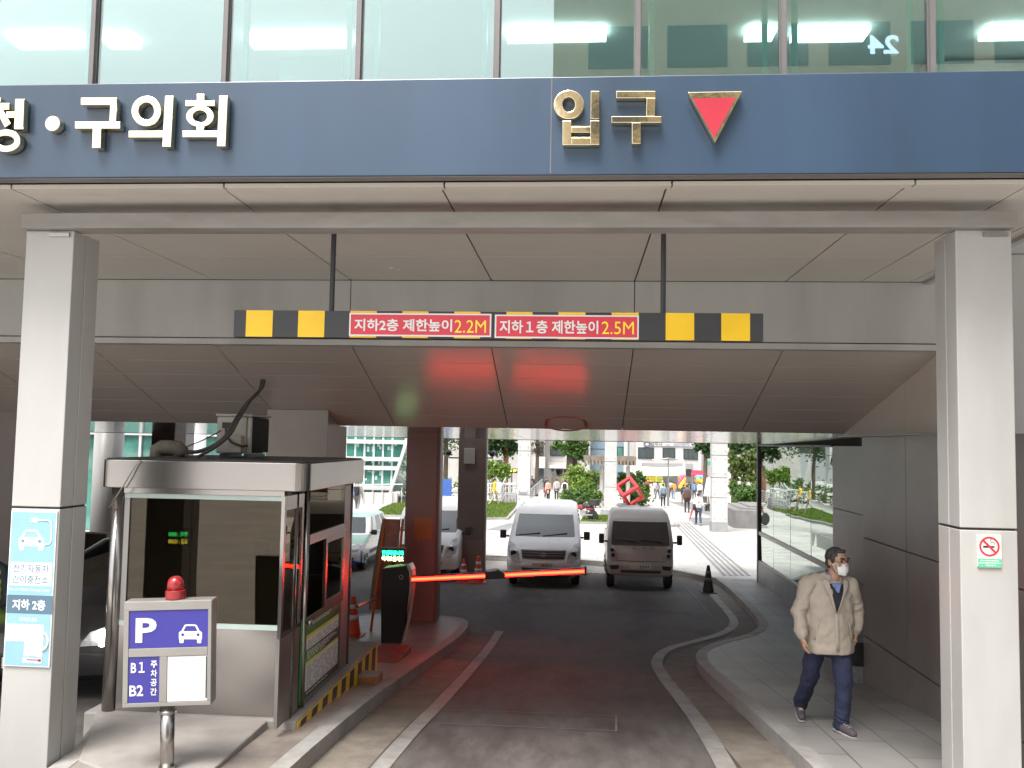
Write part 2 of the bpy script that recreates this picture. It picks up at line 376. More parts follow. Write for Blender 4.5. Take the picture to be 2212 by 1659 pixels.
pm('island_floor', (.27, .235, .21), .42, var=.18, vs=4, bump=.3, bs=35, stain=.35, vs2=.9)
grid_strip('traffic_island', 'island_floor', frange(5.2, 16.9, .3), lambda y: isl(y, 0), lambda y: isl(y, 1), S, 6)
ribbon('kerb', 'kerb_stone', offset_line(KLs, -.15), KLs, up(.004), thick=.2)
SL = [(-1.60, 5.2), (-1.575, 7.1), (-1.47, 9.3), (-1.45, 11.5), (-1.41, 16.23)]
ribbon('road_edge_strip', 'granite_strip', offset_line(SL, -.075), offset_line(SL, .075), rz(.008))
ribbon('gutter', 'gutter', [(-2.19, 5.2), (-2.18, 6.5), (-2.07, 9.4), (-2.04, 12), (-1.95, 14.4), (-1.93, 15.6)], [(-1.69, 5.2), (-1.68, 7), (-1.56, 9.3), (-1.54, 11.5), (-1.53, 14.4), (-1.52, 15.6)], rz(.004))
pm('chalk', (.20, .195, .19), .8, var=.35, vs=30)
A_ = [gr(975, 1534, -KERB), gr(1331, 1547, -KERB), gr(1331, 1580, -KERB), gr(940, 1563, -KERB)]
for a, b in ((0, 1), (1, 2), (2, 3)):
    p, q = A_[a].xy, A_[b].xy; d = (q-p).normalized(); n = Vector((-d.y, d.x))*.011
    ribbon('saw_cut', 'chalk', [tuple(p-n), tuple(q-n)], [tuple(p+n), tuple(q+n)], rz(.006))
def rpath(name, mat, px, hw, lift):
    q = [tuple(gr(u, v, -KERB).xy) for u, v in px]; ribbon(name, mat, offset_line(q, -hw), offset_line(q, hw), rz(lift), step=.3)
pm('road_seam', (.035, .032, .03), .8, var=.3, vs=20)
rpath('road_seam', 'road_seam', [(1010, 1300), (1115, 1304), (1230, 1309), (1343, 1316), (1490, 1325)], .012, .0055)
rpath('worn_line', 'chalk', [(1343, 1317), (1440, 1322), (1537, 1331)], .015, .007); rpath('worn_line', 'chalk', [(1482, 1268), (1510, 1300), (1537, 1331)], .02, .009)
rpath('road_seam', 'road_seam', [(940, 1420), (1010, 1424), (1120, 1433)], .01, .0055)
ribbon('concrete_apron', 'concrete_light', [(-4.5, 25.32), (3.05, 25.22)], [(-4.5, 27.9), (.2, 27.16)], rz(.004), step=9)
m = MB()
for i in range(62): m.box((-3.2+i*.1, 25.16, Rd(25.2)+.003), (-3.2+i*.1+.06, 25.30, Rd(25.2)+.012))
tag(origin_to(m.build('drain_grate', 'steel_dull'), (0, 25.2, Rd(25.2))), 'slotted steel drain grate across the road behind the two parked vans', 'drain')
m = MB()
for k in range(5):
    for (p0, p1) in (((1455, 1128), (1590, 1240)),):
        a = gr(1455+k*7.2, 1128, 0); b = gr(1566+k*13, 1244, 0); d = (b-a).normalized(); n = Vector((-d.y, d.x, 0))*.05
        m.hexa([a-n, a+n, b+n, b-n, a-n+Vector((0, 0, .006)), a+n+Vector((0, 0, .006)), b+n+Vector((0, 0, .006)), b-n+Vector((0, 0, .006))])
tag(m.build('tactile_paving', 'plaza_dark'), kind='structure')
# darker bands and walks on the plaza
def patch(name, mat, px, lift=.006):
    m = MB(); P = [gr(u, v) for u, v in px]; m.b.faces.new([m.b.verts.new((p.x, p.y, p.z+lift)) for p in P]); return tag(m.build(name, mat), kind='structure')
patch('paving_band', 'plaza_dark', [(1500, 1134), (1640, 1137), (1640, 1126), (1540, 1118), (1485, 1118)])
patch('paving_band', 'plaza_dark', [(1440, 1083), (1500, 1085), (1600, 1126), (1548, 1120)])
patch('paving_band', 'plaza_dark', [(1100, 1130), (1115, 1130), (1095, 1148), (1050, 1144)])

# ------------------------------------------------------------------ the office building over the passage
BLD = thing('office_building', (0, 9.7, 0), 'pale panelled office building with blue sign band over a covered driveway', 'building')
ZS = 4.40; YF = 5.90; YW = 9.69
z_ft, z_fb = atY(1106, 167.5, YF).z, atY(1106, 378, YF).z
m = MB(); m.box((-11, YF, z_fb), (4.9, YF+.10, z_ft)); FAS = m.build('sign_band', 'blue_panel', BLD, bevel=.006)
m = MB(); m.box((-11, YF+.01, z_fb-.008), (4.9, YF+.10, z_fb-.002)); m.build('drip_edge', 'mullion', BLD)
# seam in the band
m = MB(); xs_ = atY(1190, 300, YF).x; m.box((xs_-.004, YF-.002, z_fb+.01), (xs_+.004, YF+.01, z_ft-.01)); m.build('band_seam', 'mullion', FAS)
# raised letters, each stroke given by its outline as measured, unprojected onto the band
def px1(x, y): return (x*.5, y*.5)
def px2(x, y): return (1106+x*.5, y*.5)
DEP = Vector((0, -.055, 0))
def stroke(m, pts, f): m.prism([atY(*f(*p), YF-.012) for p in pts], DEP)
def bar(m, x0, y0, x1, y1, f, lean=0): stroke(m, [(x0, y0), (x1, y0), (x1-lean, y1), (x0-lean, y1)], f)
def oval(m, cx, cy, rx, ry, hx, hy, f):
    c = atY(*f(cx, cy), YF-.012); a = atY(*f(cx+1, cy), YF-.012)-c; b = atY(*f(cx, cy-1), YF-.012)-c
    m.ring(c, a, b, rx, ry, hx, hy, DEP, 48)
L = MB(); bar(L, -60, 436, 26, 452, px1); bar(L, -60, 457, 62, 487, px1); stroke(L, [(2, 486), (34, 486), (68, 545), (42, 563)], px1)
bar(L, 47, 494, 84, 521, px1); bar(L, 86, 440, 126, 570, px1, 5); oval(L, 45, 619, 64, 48, 37, 22, px1); L.build('letter', 'brass', FAS, bevel=.003)
L = MB(); c = atY(*px1(246, 545), YF-.012); k_ = (atY(*px1(247, 545), YF-.012)-c).length*32
L.lathe([(k_*.97, -.055), (k_, -.05), (k_, 0)], c, 'Y', 32); L.build('letter', 'brass', FAS)
L = MB(); bar(L, 367, 435, 522, 466, px1); bar(L, 493, 466, 523, 537, px1, 4); bar(L, 342, 537, 537, 567, px1); bar(L, 418, 567, 456, 650, px1, 3); L.build('letter', 'brass', FAS, bevel=.003)
L = MB(); oval(L, 648, 492, 64, 65, 33, 37, px1); bar(L, 572, 577, 722, 605, px1); bar(L, 728, 428, 766, 645, px1, 12); L.build('letter', 'brass', FAS, bevel=.003)
L = MB(); bar(L, 864, 420, 898, 447, px1); bar(L, 815, 447, 942, 471, px1); oval(L, 878, 515, 60, 45, 30, 26, px1); bar(L, 862, 560, 896, 577, px1); bar(L, 803, 577, 955, 604, px1); bar(L, 960, 427, 998, 643, px1, 10); L.build('letter', 'brass', FAS, bevel=.003)
L = MB(); oval(L, 246, 465, 65, 62, 27, 32, px2); bar(L, 340, 407, 377, 527, px2, 1); bar(L, 219, 535, 257, 638, px2); bar(L, 338, 533, 377, 637, px2); bar(L, 257, 558, 338, 585, px2); bar(L, 257, 605, 338, 638, px2); L.build('letter', 'brass', FAS, bevel=.003)
L = MB(); bar(L, 449, 407, 617, 437, px2); bar(L, 579, 437, 617, 515, px2, 2); bar(L, 429, 515, 643, 542, px2); bar(L, 516, 542, 554, 632, px2); L.build('letter', 'brass', FAS, bevel=.003)
L = MB(); stroke(L, [(757, 412), (989, 408), (873, 628)], px2); AR = L.build('arrow', 'brass', FAS, bevel=.003)
L = MB(); L.prism([atY(*px2(*p), YF-.0675) for p in ((780, 426), (966, 422), (874, 596))], Vector((0, -.004, 0))); L.build('arrow_face', 'red_face', FAS)

# upper storey
ZR = 6.9
m = MB(); m.box((-11, 6.05, z_ft-.14), (4.9, 12, z_ft-.1)); m.box((-11, 12, z_ft-.1), (4.9, 12.1, ZR)); m.box((-11, 6.05, ZR), (4.9, 12.1, ZR+.1)); m.box((-11.1, 6.05, z_ft-.1), (-11, 12.1, ZR)); m.box((4.9, 6.05, z_ft-.1), (5, 12.1, ZR))
m.build('room_shell', 'room_white', BLD)
m = MB(); m.box((-14, 6.05, ZR+.11), (5, 21.3, 9)); m.box((-14, 12.11, 4.62), (5, 21.3, ZR+.1)); m.box((5.01, 9.75, 4.72), (9, 21.3, 9)); m.box((3.74, 9.70, 4.72), (5.005, 12.0, 6.85)); m.build('upper_wall', 'panel', BLD)  # bulk mostly out of view, blocks the sky, kept low for plaza light
pm('parapet', (.22, .24, .25), .4)
m = MB(); m.box((-11, 5.93, ZR-.25), (4.9, 6.04, 9.5)); m.build('upper_front', 'parapet', BLD)
MU = [atY(u, 165, YF+.07).x for u in (-90, 200, 486, 774, 1073, 1377, 1692, 2013, 2340)]
for i in range(len(MU)-1):
    a, b = MU[i], MU[i+1]; z0, z1 = z_ft+.001, ZR-.25
    m = MB(); m.box((a-.017, YF+.04, z0), (a+.017, YF+.14, z1)); m.box((a+.017, YF+.07, z0), (a+.026, YF+.10, z1)); m.box((b-.026, YF+.07, z0), (b-.017, YF+.10, z1)); m.box((a+.026, YF+.07, z0), (b-.026, YF+.10, z0+.02))
    W = m.build('window', 'mullion', BLD)
    m = MB(); m.box((a+.026, YF+.076, z0+.02), (b-.026, YF+.088, z1)); m.build('pane', 'window_glass', W)
    if i not in (1, 4):
        x0, x1 = a+.085, b-.085; m = MB()
        for lo, hi in (((x0, z0+.03), (x0+.035, z1)), ((x1-.035, z0+.03), (x1, z1))): m.box((lo[0], YF+.16, lo[1]), (hi[0], YF+.2, hi[1]))
        m.build('sash', 'mint_trim', W)
for (u0_, u1_, v0_, v1_) in ((605, 740, 124, 178),):
    a = atY(u0_, v0_, 7.6); b = atY(u1_, v1_, 7.6); m = MB(); m.box((a.x, 7.6, b.z-.3), (b.x, 7.63, a.z)); m.build('white_board', 'room_white', BLD)
for k, (u0_, u1_, y_) in enumerate(((30, 185, 85), (228, 292, 85), (540, 755, 84), (1095, 1310, 70), (1612, 1672, 68), (1712, 1872, 69), (2125, 2290, 65))):
    z = ZR-.02; d = ray((u0_+u1_)/2, y_); Y = (z-CZ)/(d.z/d.y)
    a, b = atY(u0_, y_, Y).x, atY(u1_, y_, Y).x; m = MB(); m.box((a, Y-.13, z-.05), (b, Y+.13, z)); o = m.build('ceiling_light', 'tube_light')
    origin_to(o, ((a+b)/2, Y, z))
    tag(o, ('lit strip light behind the leftmost upstairs window', 'short lit strip light seen just right of the first mullion', 'long lit strip light above the white board in the third window', 'wide pale strip light straddling the sky reflection in the fifth window', 'short strip light beside the mullion in the sixth window', 'bright white strip light in the seventh window above the brass arrow', 'strip light in the rightmost upstairs window')[k], 'ceiling light', 'ceiling lights in the upstairs rooms')

# pillars
def pillar(x0, x1, y0, y1, zj, zt):
    P = MB(); zb = S(y0)-.25; ym = lerp(y0, y1, .48); g = .006
    for (za, zb_) in ((zb, zj-.008), (zj+.008, zt)):
        P.box((x0, y0, za), (x1, ym-g, zb_)); P.box((x0, ym+g, za), (x1, y1, zb_))
    P = P.build('pillar', 'panel', BLD, bevel=.006)
    m = MB(); m.box((x0+.012, y0+.012, zb), (x1-.012, y1-.012, zt-.002)); m.build('joint', 'groove', P)
    m = MB(); m.box((x1-.20, y0-.02, zt-.03-.02), (x1-.03, y0-.001, zt-.02)); m.build('bracket', 'steel_dull', P)
    return P
pillar(-4.35, -3.96, 6.5, 6.87, atY(128, 1098, 6.5).z, 4.19)
pillar(2.69, 3.08, 6.5, 6.88, atY(2075, 1142, 6.5).z, 4.19)
m = MB(); m.box((atY(45, 465, 6.42).x, 6.42, 4.192), (atY(2198, 465, 6.42).x, 6.62, 4.312)); m.build('cross_beam', 'beam_grey', BLD, bevel=.006)

# ceilings: panels with open joints under a dark slab
def panels(m, xs, rows, th, g=.007):
    """rows: list of (y, z); panels between successive xs and rows, thickness th upward"""
    for (ya, za), (yb, zb) in zip(rows, rows[1:]):
        d = Vector((0, yb-ya, zb-za)); n = Vector((0, -(zb-za), yb-ya)).normalized()*th; e = d.normalized()*g
        for a, b in zip(xs, xs[1:]):
            p = [Vector((a+g, ya, za))+e, Vector((b-g, ya, za))+e, Vector((b-g, yb, zb))-e, Vector((a+g, yb, zb))-e]
            m.hexa(p+[q+n for q in p])
XJ = [atY(u, 605, YW).x for u in (462, 758.5, 1062, 1371, 1696, 1858, 1966)]
XL = [-13.6, -12.05, -10.5, -8.95, -7.35, -5.75]+XJ
m = MB(); panels(m, [x+.03 for x in XL]+[3.66], [(YF+.125, ZS-.012), (6.12, ZS-.012)], .03); panels(m, XL+[3.66], [(6.12, ZS), (8.42, ZS), (YW-.01, ZS)], .03)
m.build('soffit', 'ceiling_panel', BLD)
m = MB(); m.box((-14, YF+.11, ZS+.035), (3.7, YW, ZS+.2)); m.build('ceiling_slab', 'groove', BLD); m = MB(); m.box((3.667, YF+.11, ZS-.03), (3.73, YW-.01, ZS+.4)); m.build('soffit_edge', 'panel', BLD)
m = MB(); zl = 3.735; g = .008; XW = [-14, XJ[1], XJ[3], 3.98, 9]
for a, b in zip(XW, XW[1:]): m.box((a+g*.6, YW, zl if b < 5 else 2.77), (b-g*.6, YW+.05, ZS-.004 if b < 5 else 4.70))
m.build('recess_wall', 'panel', BLD)
m = MB(); m.box((-14, YW+.06, zl-.06), (9, YW+.12, ZS-.01)); m.build('wall_backing', 'groove', BLD)
m = MB(); m.box((-14, YW-.035, 3.655), (3.955, YW+.11, 3.722)); m.box((3.87, YW-.03, 2.76), (3.953, YW+.1, 3.654)); m.build('lip', 'panel', BLD, bevel=.004)
SLA, SLB = (9.80, 3.662), (12.30, 2.795)
sl = lambda t: (lerp(SLA[0], SLB[0], t), lerp(SLA[1], SLB[1], t))
zsl = lambda y: lerp(SLA[1], SLB[1], (y-SLA[0])/(SLB[0]-SLA[0]))
m = MB(); panels(m, XL[:-2]+[3.88], [sl(t) for t in (0, .17, .33, .50, .67, .83, 1)], .03, .006); m.build('sloping_ceiling', 'slant_panel', BLD)
m = MB(); m.hexa([(-14, SLA[0], SLA[1]+.05), (3.85, SLA[0], SLA[1]+.05), (3.85, SLB[0], SLB[1]+.05), (-14, SLB[0], SLB[1]+.05), (-14, SLA[0], 4.6), (3.85, SLA[0], 4.6), (3.85, SLB[0], 4.6), (-14, SLB[0], 4.6)]); m.build('ceiling_slab', 'groove', BLD)
m = MB(); panels(m, [-14, -9.5, -5, -1.2, 2.0, 8.6], [(12.30, 2.80), (21.3, 2.67)], .03, .006); m.build('metal_ceiling', 'brushed_ceiling', BLD)
m = MB(); m.box((-14, 21.3, 2.66), (8.6, 21.42, 3.4)); m.box((-14, 12.32, 2.9), (8.6, 21.3, 3.1)); m.build('ceiling_edge', 'dark_column', BLD)
for (uu, vv) in ((1235, 943), (1243, 949)):
    p = atZ(uu, vv+1, 2.7); m = MB(); m.box((p.x-.35, 17.5, 2.73), (p.x+.35, 17.7, 2.758)); m.build('ceiling_vent', 'dark_frame', BLD)
# right: upper side wall and the grey tiled wall
m = MB()
sx = lambda y: lerp(3.88, 3.58, (y-9.8)/2.5)
for a, b in zip((9.80, 10.6, 11.25, 11.85), (10.6, 11.25, 11.85, 12.30)): m.hexa([(sx(a), a+.006, 2.77), (sx(a)+.1, a+.006, 2.77), (sx(b)+.1, b-.006, 2.77), (sx(b), b-.006, 2.77), (sx(a), a+.006, zsl(a)-.002), (sx(a)+.1, a+.006, zsl(a)-.002), (sx(b)+.1, b-.006, zsl(b)-.002), (sx(b), b-.006, zsl(b)-.002)])
m.build('side_wall', 'ceiling_panel', BLD)
m = MB(); m.box((3.505, 9.72, 2.752), (8.6, 12.29, 2.764)); m.build('ledge', 'panel', BLD)
NW = thing('tiled_wall', (3.6, 8, S(8)), 'dark grey tiled wall along the pavement beside the walking man', 'wall')
m = MB(); ZJ = [-1, .32, 1.51, 2.75]; YJ = [3.0, 4.0, 5.42, 6.88, 8.33, 9.80, 11.27]; g = .007
for za, zb in zip(ZJ, ZJ[1:]):
    for a, b in zip(YJ, YJ[1:]): m.box((3.5, a+g, za+g), (3.53, b-g, zb-g))
m.build('cladding', 'wall_tile', NW)
m = MB(); m.box((3.525, 3.0, -1.2), (3.86, 11.26, 2.74)); m.box((3.86, 11.0, -1.2), (4.9, 11.26, 2.74)); m.build('core', 'groove', NW)
# mirror-glazed wall further in
XM = 4.6
MW = thing('mirror_glass_wall', (XM, 19, S(19)), 'wall of mirror glass panels on a grey granite base reflecting the plaza', 'wall')
yu = lambda u: atX(u, 1000, XM).y
YP = [yu(u) for u in (1798, 1749, 1705, 1668.5, 1639)]
zt, zm, zs = 2.655, .40, -.28
m = MB(); m.box((XM+.05, 11.2, -1.3), (XM+.3, YP[-1]+.25, 2.95)); m.build('core', 'groove', MW)
for a, b in zip(YP, YP[1:]):
    for za, zb in ((zs, zm-.05), (zm+.05, zt-.04)):
        m = MB(); t = random.uniform(-.004, .004); m.hexa([(XM+.02+t, a+.008, za), (XM+.04, a+.008, za), (XM+.04, b-.008, za), (XM+.02-t, b-.008, za), (XM+.02-t, a+.008, zb), (XM+.04, a+.008, zb), (XM+.04, b-.008, zb), (XM+.02+t, b-.008, zb)]); m.build('pane', 'mirror_glass', MW)
m = MB(); m.box((XM-.01, YP[0], zm-.045), (XM+.045, YP[-1], zm+.045)); m.box((XM-.012, YP[0], zs-.05), (XM+.045, YP[-1], zs-.004)); m.build('transom', 'steel_dull', MW)
m = MB(); m.box((XM-.03, YP[-1]+.002, -1.1), (XM+.06, YP[-1]+.12, zt)); m.box((XM-.015, YP[0], zt-.04), (XM+.045, YP[-1], zt-.002)); m.build('frame', 'dark_frame', MW)
m = MB(); YG = [YP[0], 17.6, 19.3, 21.2, YP[-1]]
for a, b in zip(YG, YG[1:]): m.box((XM-.02, a+.003, -1.1), (XM+.045, b-.003, zs-.055))
m.build('granite_base', 'granite_base', MW)
m = MB(); ZJ = [-1.1, .40, 1.52, 2.645]
for za, zb in zip(ZJ, ZJ[1:]):
    for a, b in zip((11.3, 12.9, 14.35), (12.9, 14.35, YP[0])): m.box((XM, a+g, za+g), (XM+.045, b-g, zb-g))
m.build('cladding', 'wall_tile', MW)
# round lamp fitting on the sloping ceiling
p = None
for k_ in range(60):
    y = 9.9+k_*.04; q_ = atY(1223, 914, y)
    if q_.z >= zsl(y)-.001: p = q_; break
if p is not None:
    dY = Vector((0, SLB[0]-SLA[0], SLB[1]-SLA[1])).normalized(); nY = Vector((0, dY.z, -dY.y)); m = MB(); m.ring(p, (1, 0, 0), dY, .30, .30, .26, .26, nY*.012, 36); m.build('lamp_ring', 'steel_dull', BLD)
# dark square columns of the passage, and the far left lobby
def column(x0, x1, y0, y1, mat, trim=None, zt=2.8):
    m = MB(); m.box((x0, y0, S(y0)-.3), (x1, y1, zt)); c = m.build('column', mat, BLD, bevel=.012)
    if trim: m = MB(); m.box((x1+.002, y0+.02, S(y0)-.2), (x1+.05, y0+.18, zt)); m.build('corner_strip', trim, c)
    return c
y1_ = 16.25; c1 = column(atY(870, 1300, y1_).x, atY(938, 1300, y1_).x, y1_, y1_+.7, 'brown_column', 'dark_column')
y2_ = 23.6; c2 = column(atY(986, 1200, y2_).x, atY(1044, 1200, y2_).x, y2_, y2_+.7, 'dark_column', 'panel', 2.67)
a = atY(1003, 968, y2_); b = atY(1026, 1002, y2_); m = MB(); m.box((a.x, y2_-.06, b.z), (b.x, y2_-.002, a.z)); m.build('junction_box', 'panel', c2, bevel=.008)
m = MB(); zt_ = atY(1000, 1168, y2_).z; m.box((atY(984, 1168, y2_).x-.02, y2_-.05, S(y2_)-.2), (atY(1046, 1168, y2_).x+.02, y2_-.004, zt_)); m.build('kick_panel', 'brown_column', c2)
for sg_, (xa_, ya_, xb_, yb_2) in ((-1, (1065, 325, 1132, 392)), (1, (1460, 330, 1512, 400))):
    f5 = lambda x, y: atY((1300+x/2.212)*.54, (1650+y/2.212)*.54, y2_+.1)
    a = f5(xa_, ya_); b = f5(xb_, yb_2); m = MB(); m.capsule(((a.x+b.x)/2, y2_-.05, (a.z+b.z)/2), abs(a.z-b.z)*.42, ((a.x+b.x)/2, y2_+.22, (a.z+b.z)/2+.03), abs(a.z-b.z)*.3, 12); CM = m.build('security_camera', 'black_plastic', c2, smooth=True)
    e = f5(1185 if sg_ < 0 else 1400, 402); m = MB(); m.tube([(e.x, y2_+.1, e.z), ((a.x+b.x)/2, y2_+.1, e.z), ((a.x+b.x)/2, y2_+.1, b.z+.02)], .02, 6); m.build('bracket', 'black_plastic', CM)
pm('column_label', (.36, .17, .05), .5); a = atY(895, 1118, y1_); b = atY(934, 1176, y1_)
m = MB(); m.prism([(a.x, y1_-.004, a.z), (b.x, y1_-.004, a.z), (b.x, y1_-.004, lerp(a.z, b.z, .8)), (lerp(a.x, b.x, .4), y1_-.004, lerp(a.z, b.z, .8)), (lerp(a.x, b.x, .2), y1_-.004, b.z), (lerp(a.x, b.x, .2), y1_-.004, lerp(a.z, b.z, .8)), (a.x, y1_-.004, lerp(a.z, b.z, .8))], (0, .003, 0)); m.build('notice', 'column_label', c1)
def round_col(u, w_px, Y, mat):
    p = atY(u, 950, Y); m = MB(); r = w_px/2*Y/FPX; m.lathe([(r, S(Y)-.3), (r, 3.2)], (p.x, Y, 0), 'Z', 32); return m.build('round_column', mat, BLD, smooth=False)
for o in (round_col(236, 62, 23.5, 'panel'), round_col(423, 44, 28, 'white_paint')):
    o.data.polygons.foreach_set('use_smooth', [len(p.vertices) == 4 for p in o.data.polygons])
column(atY(327, 950, 20).x, atY(377, 950, 20).x, 20, 20.6, 'dark_column'); column(atY(378, 950, 23).x, atY(399, 950, 23).x, 23, 23.6, 'panel')
m = MB(); m.box((-14, 12, S(12)-.3), (atY(36, 1000, 12).x, 12.3, 3.0)); m.box((-14.3, 6.9, S(8)-.3), (-14, 20, 4.4)); m.build('inner_wall', 'dark_column', BLD)
a = atY(185, 1153, 15); b = atY(231, 1230, 15); m = MB(); m.box((a.x-.3, 15, b.z), (b.x, 15.06, a.z)); FRM = m.build('notice_board', 'dark_column')
m = MB(); m.box((b.x-.03, 14.98, b.z-.02), (b.x+.012, 15.07, a.z+.02)); m.box((a.x-.3, 14.98, a.z), (b.x-.031, 15.07, a.z+.03)); m.build('frame', 'white_paint', FRM)
m = MB(); m.tube([(a.x+.1, 15.03, S(15)), (a.x+.1, 15.03, b.z)], .03); m.build('leg', 'steel_dull', FRM); m = MB(); m.tube([(b.x-.1, 15.03, S(15)), (b.x-.1, 15.03, b.z)], .03); m.build('leg', 'steel_dull', FRM)
tag(FRM, 'dark notice board in a white frame left of the ticket booth', 'notice board')
# ------------------------------------------------------------------ height limit bar
YB = 6.8
xa, xb = atY(505, 697, YB).x, atY(1649, 708, YB).x; zt_, zb_ = atY(1078, 673.5, YB).z, atY(1078, 732, YB).z
HB = thing('height_limit_bar', ((xa+xb)/2, YB, zt_), 'black and yellow striped height limit bar with two red Korean sign plates', 'height bar')
m = MB(); m.box((xa, YB, zb_), (xb, YB+.07, zt_)); m.build('bar', 'black_paint', HB, bevel=.003)
for u0_, u1_ in [(c*.5, d*.5) for c, d in ((1063, 1178), (1288, 1402), (1512, 1627), (1738, 1850), (1962, 2075), (2187, 2300))]+[(1106+c*.5, 1106+d*.5) for c, d in ((200, 317), (430, 547), (664, 787), (904, 1028))]:
    m = MB(); m.box((atY(u0_, 700, YB).x, YB-.003, zb_+.001), (atY(u1_, 700, YB).x, YB-.0005, zt_-.001)); m.build('stripe', 'yellow_paint', HB)
for u in (717, 1434):
    x = atY(u, 560, YB).x; m = MB(); m.tube([(x, YB+.035, zt_-.01), (x, YB+.035, ZS-.001)], .021); m.build('hanger_rod', 'black_paint', HB)
def plate(u0_, v0_, u1_, v1_, white, wbox, yel, ybox):
    p, q = atY(u0_, v0_, YB), atY(u1_, v1_, YB); m = MB(); m.box((p.x, YB-.012, q.z), (q.x, YB-.004, p.z)); P = m.build('sign_plate', 'white_paint', HB)
    b = .012; m = MB(); m.box((p.x+b, YB-.0145, q.z+b), (q.x-b, YB-.0122, p.z-b)); m.build('plate_face', 'red_sign', P)
    for s, bx, mt in ((white, wbox, 'white_paint'), (yel, ybox, 'yellow_letter')):
        a, c = atY(bx[0], bx[1], YB), atY(bx[2], bx[3], YB)
        text('lettering', s, P, ((a.x+c.x)/2, YB-.0145, (a.z+c.z)/2), (1, 0, 0), (0, 0, 1), a.z-c.z, c.x-a.x, mt, bold=.022 if mt == 'white_paint' else .0)
plate(756, 676.5, 1061, 728.5, '지하2층 제한높이', (767, 689, 977, 717), '2.2M', (983, 692, 1050, 720))
plate(1069.5, 680, 1379.5, 733, '지하１층 제한높이', (1080, 692, 1292, 722), '2.5M', (1300, 695, 1369, 723))

# ------------------------------------------------------------------ ticket booth
xR, YB0, YB1 = -2.50, 7.75, 9.72
zB = atY(600, 1553, 7.7).z
xL = atY(232, 1300, YB0).x
zft, zfb = atY(600, 1000, 7.66).z, atY(600, 1061, 7.66).z
PL = [atZ(u, v, zB) for u, v in ((591, 1543), (455, 1665), (300, 1690), (170, 1640), (212, 1519))]
m = MB(); m.prism([(p.x, p.y, zB-.004) for p in PL], (0, 0, -.6))
m.box((xL-.12, 7.66, S(11)-.4), (xR+.075, 10.75, zB-.002))
o = m.build('concrete_platform', 'concrete_light', bevel=.012)
PLT = tag(origin_to(o, (-3.3, 8.5, S(8.5))), 'stained pale concrete slab under the ticket booth with striped side', 'platform')
m = MB(); xs = xR+.076
m.prism([(xs, 7.68, S(7.68)-.05), (xs, 10.74, S(10.74)-.05), (xs, 10.74, zB-.02), (xs, 7.68, zB-.02)], (.006, 0, 0)); m.build('painted_edge', 'yellow_paint', PLT)
for i in range(9):
    y = 7.75+i*.335; m = MB(); a, b = S(y)+.0, zB-.03
    m.prism([(xs+.007, y, a), (xs+.007, y+.17, a), (xs+.007, y+.20, b), (xs+.007, y+.03, b)], (.002, 0, 0)); m.build('stripe', 'black_paint', PLT)
BO = thing('ticket_booth', ((xL+xR)/2, (YB0+YB1)/2, zB), 'stainless steel ticket booth with dark glass and a green tariff poster', 'booth')
# fascia band with rounded corners
def rrect(x0, x1, y0, y1, r, n=8):
    out = []
    for cx, cy, a0 in ((x1-r, y1-r, 0), (x0+r, y1-r, 90), (x0+r, y0+r, 180), (x1-r, y0+r, 270)):
        out += [(cx+r*math.cos(R(a0+90*k/n)), cy+r*math.sin(R(a0+90*k/n))) for k in range(n+1)]
    return out
fr = rrect(xL-.09, xR+.10, YB0-.10, YB1+.1, .13)
m = MB(); m.prism([(x, y, zfb) for x, y in fr], (0, 0, zft-zfb)); o = m.build('roof_fascia', 'steel', BO, bevel=.006)
m = MB(); m.prism([(x, y, zft+.002) for x, y in rrect(xL-.07, xR+.08, YB0-.08, YB1+.08, .12)], (0, 0, .012)); m.build('roof', 'black_paint', BO)
m = MB(); m.box((xL+.02, YB0-.02, zfb-.05), (xR-.03, YB0+.05, zfb-.002)); m.build('head_rail', 'steel', BO)
for (x, y) in ((xL+.06, YB0+.01), (xR-.065, YB0+.01), (xL+.06, YB1-.05), (xR-.05, YB1-.05)):
    m = MB(); r = .066 if y < 8 else .05; m.lathe([(r, zB), (r, zfb-.001)], (x, y, 0), 'Z', 24); o = m.build('corner_post', 'steel', BO); o.data.polygons.foreach_set('use_smooth', [len(p.vertices) == 4 for p in o.data.polygons])
zw0, zw1 = atY(420, 1345, YB0).z, atY(420, 1078, YB0).z
x0, x1 = xL+.125, xR-.135
m = MB(); m.box((x0, YB0-.01, zB), (x1, YB0+.03, zw0-.045)); m.build('front_panel', 'steel', BO)
m = MB(); m.box((x0, YB0-.015, zw0-.043), (x1, YB0+.035, zw0)); m.box((x0, YB0-.015, zw1), (x1, YB0+.035, zw1+.04)); m.build('window_rail', 'mint_trim', BO)
m = MB(); m.box((x0, YB0-.012, zw0+.001), (x0+.05, YB0+.03, zw1-.001)); m.build('window_frame', 'steel_dull', BO); m = MB(); m.box((x1-.012, YB0-.012, zw0+.001), (x1, YB0+.03, zw1-.001)); m.build('window_frame', 'steel_dull', BO)
m = MB(); m.box((x0+.05, YB0+.002, zw0+.001), (x1-.012, YB0+.012, zw1-.001)); m.build('front_glass', 'booth_glass', BO)
m = MB(); m.box((xL+.02, YB0+.06, zB), (xL+.06, YB1-.03, zfb-.002)); m.box((xL+.065, YB1-.04, zB), (xR-.06, YB1, zB+.95)); m.box((xL+.065, YB1-.04, zfb-.35), (xR-.06, YB1, zfb-.003)); m.build('rear_wall', 'steel_dull', BO)
pm('booth_inside_dark', (.16, .145, .12), .7); m = MB(); m.box((xL+.065, YB1-.03, zB+.951), (xR-.06, YB1-.02, zfb-.351)); m.build('rear_light_block', 'booth_inside_dark', BO)  # unseen panel added to keep plaza light out of the booth
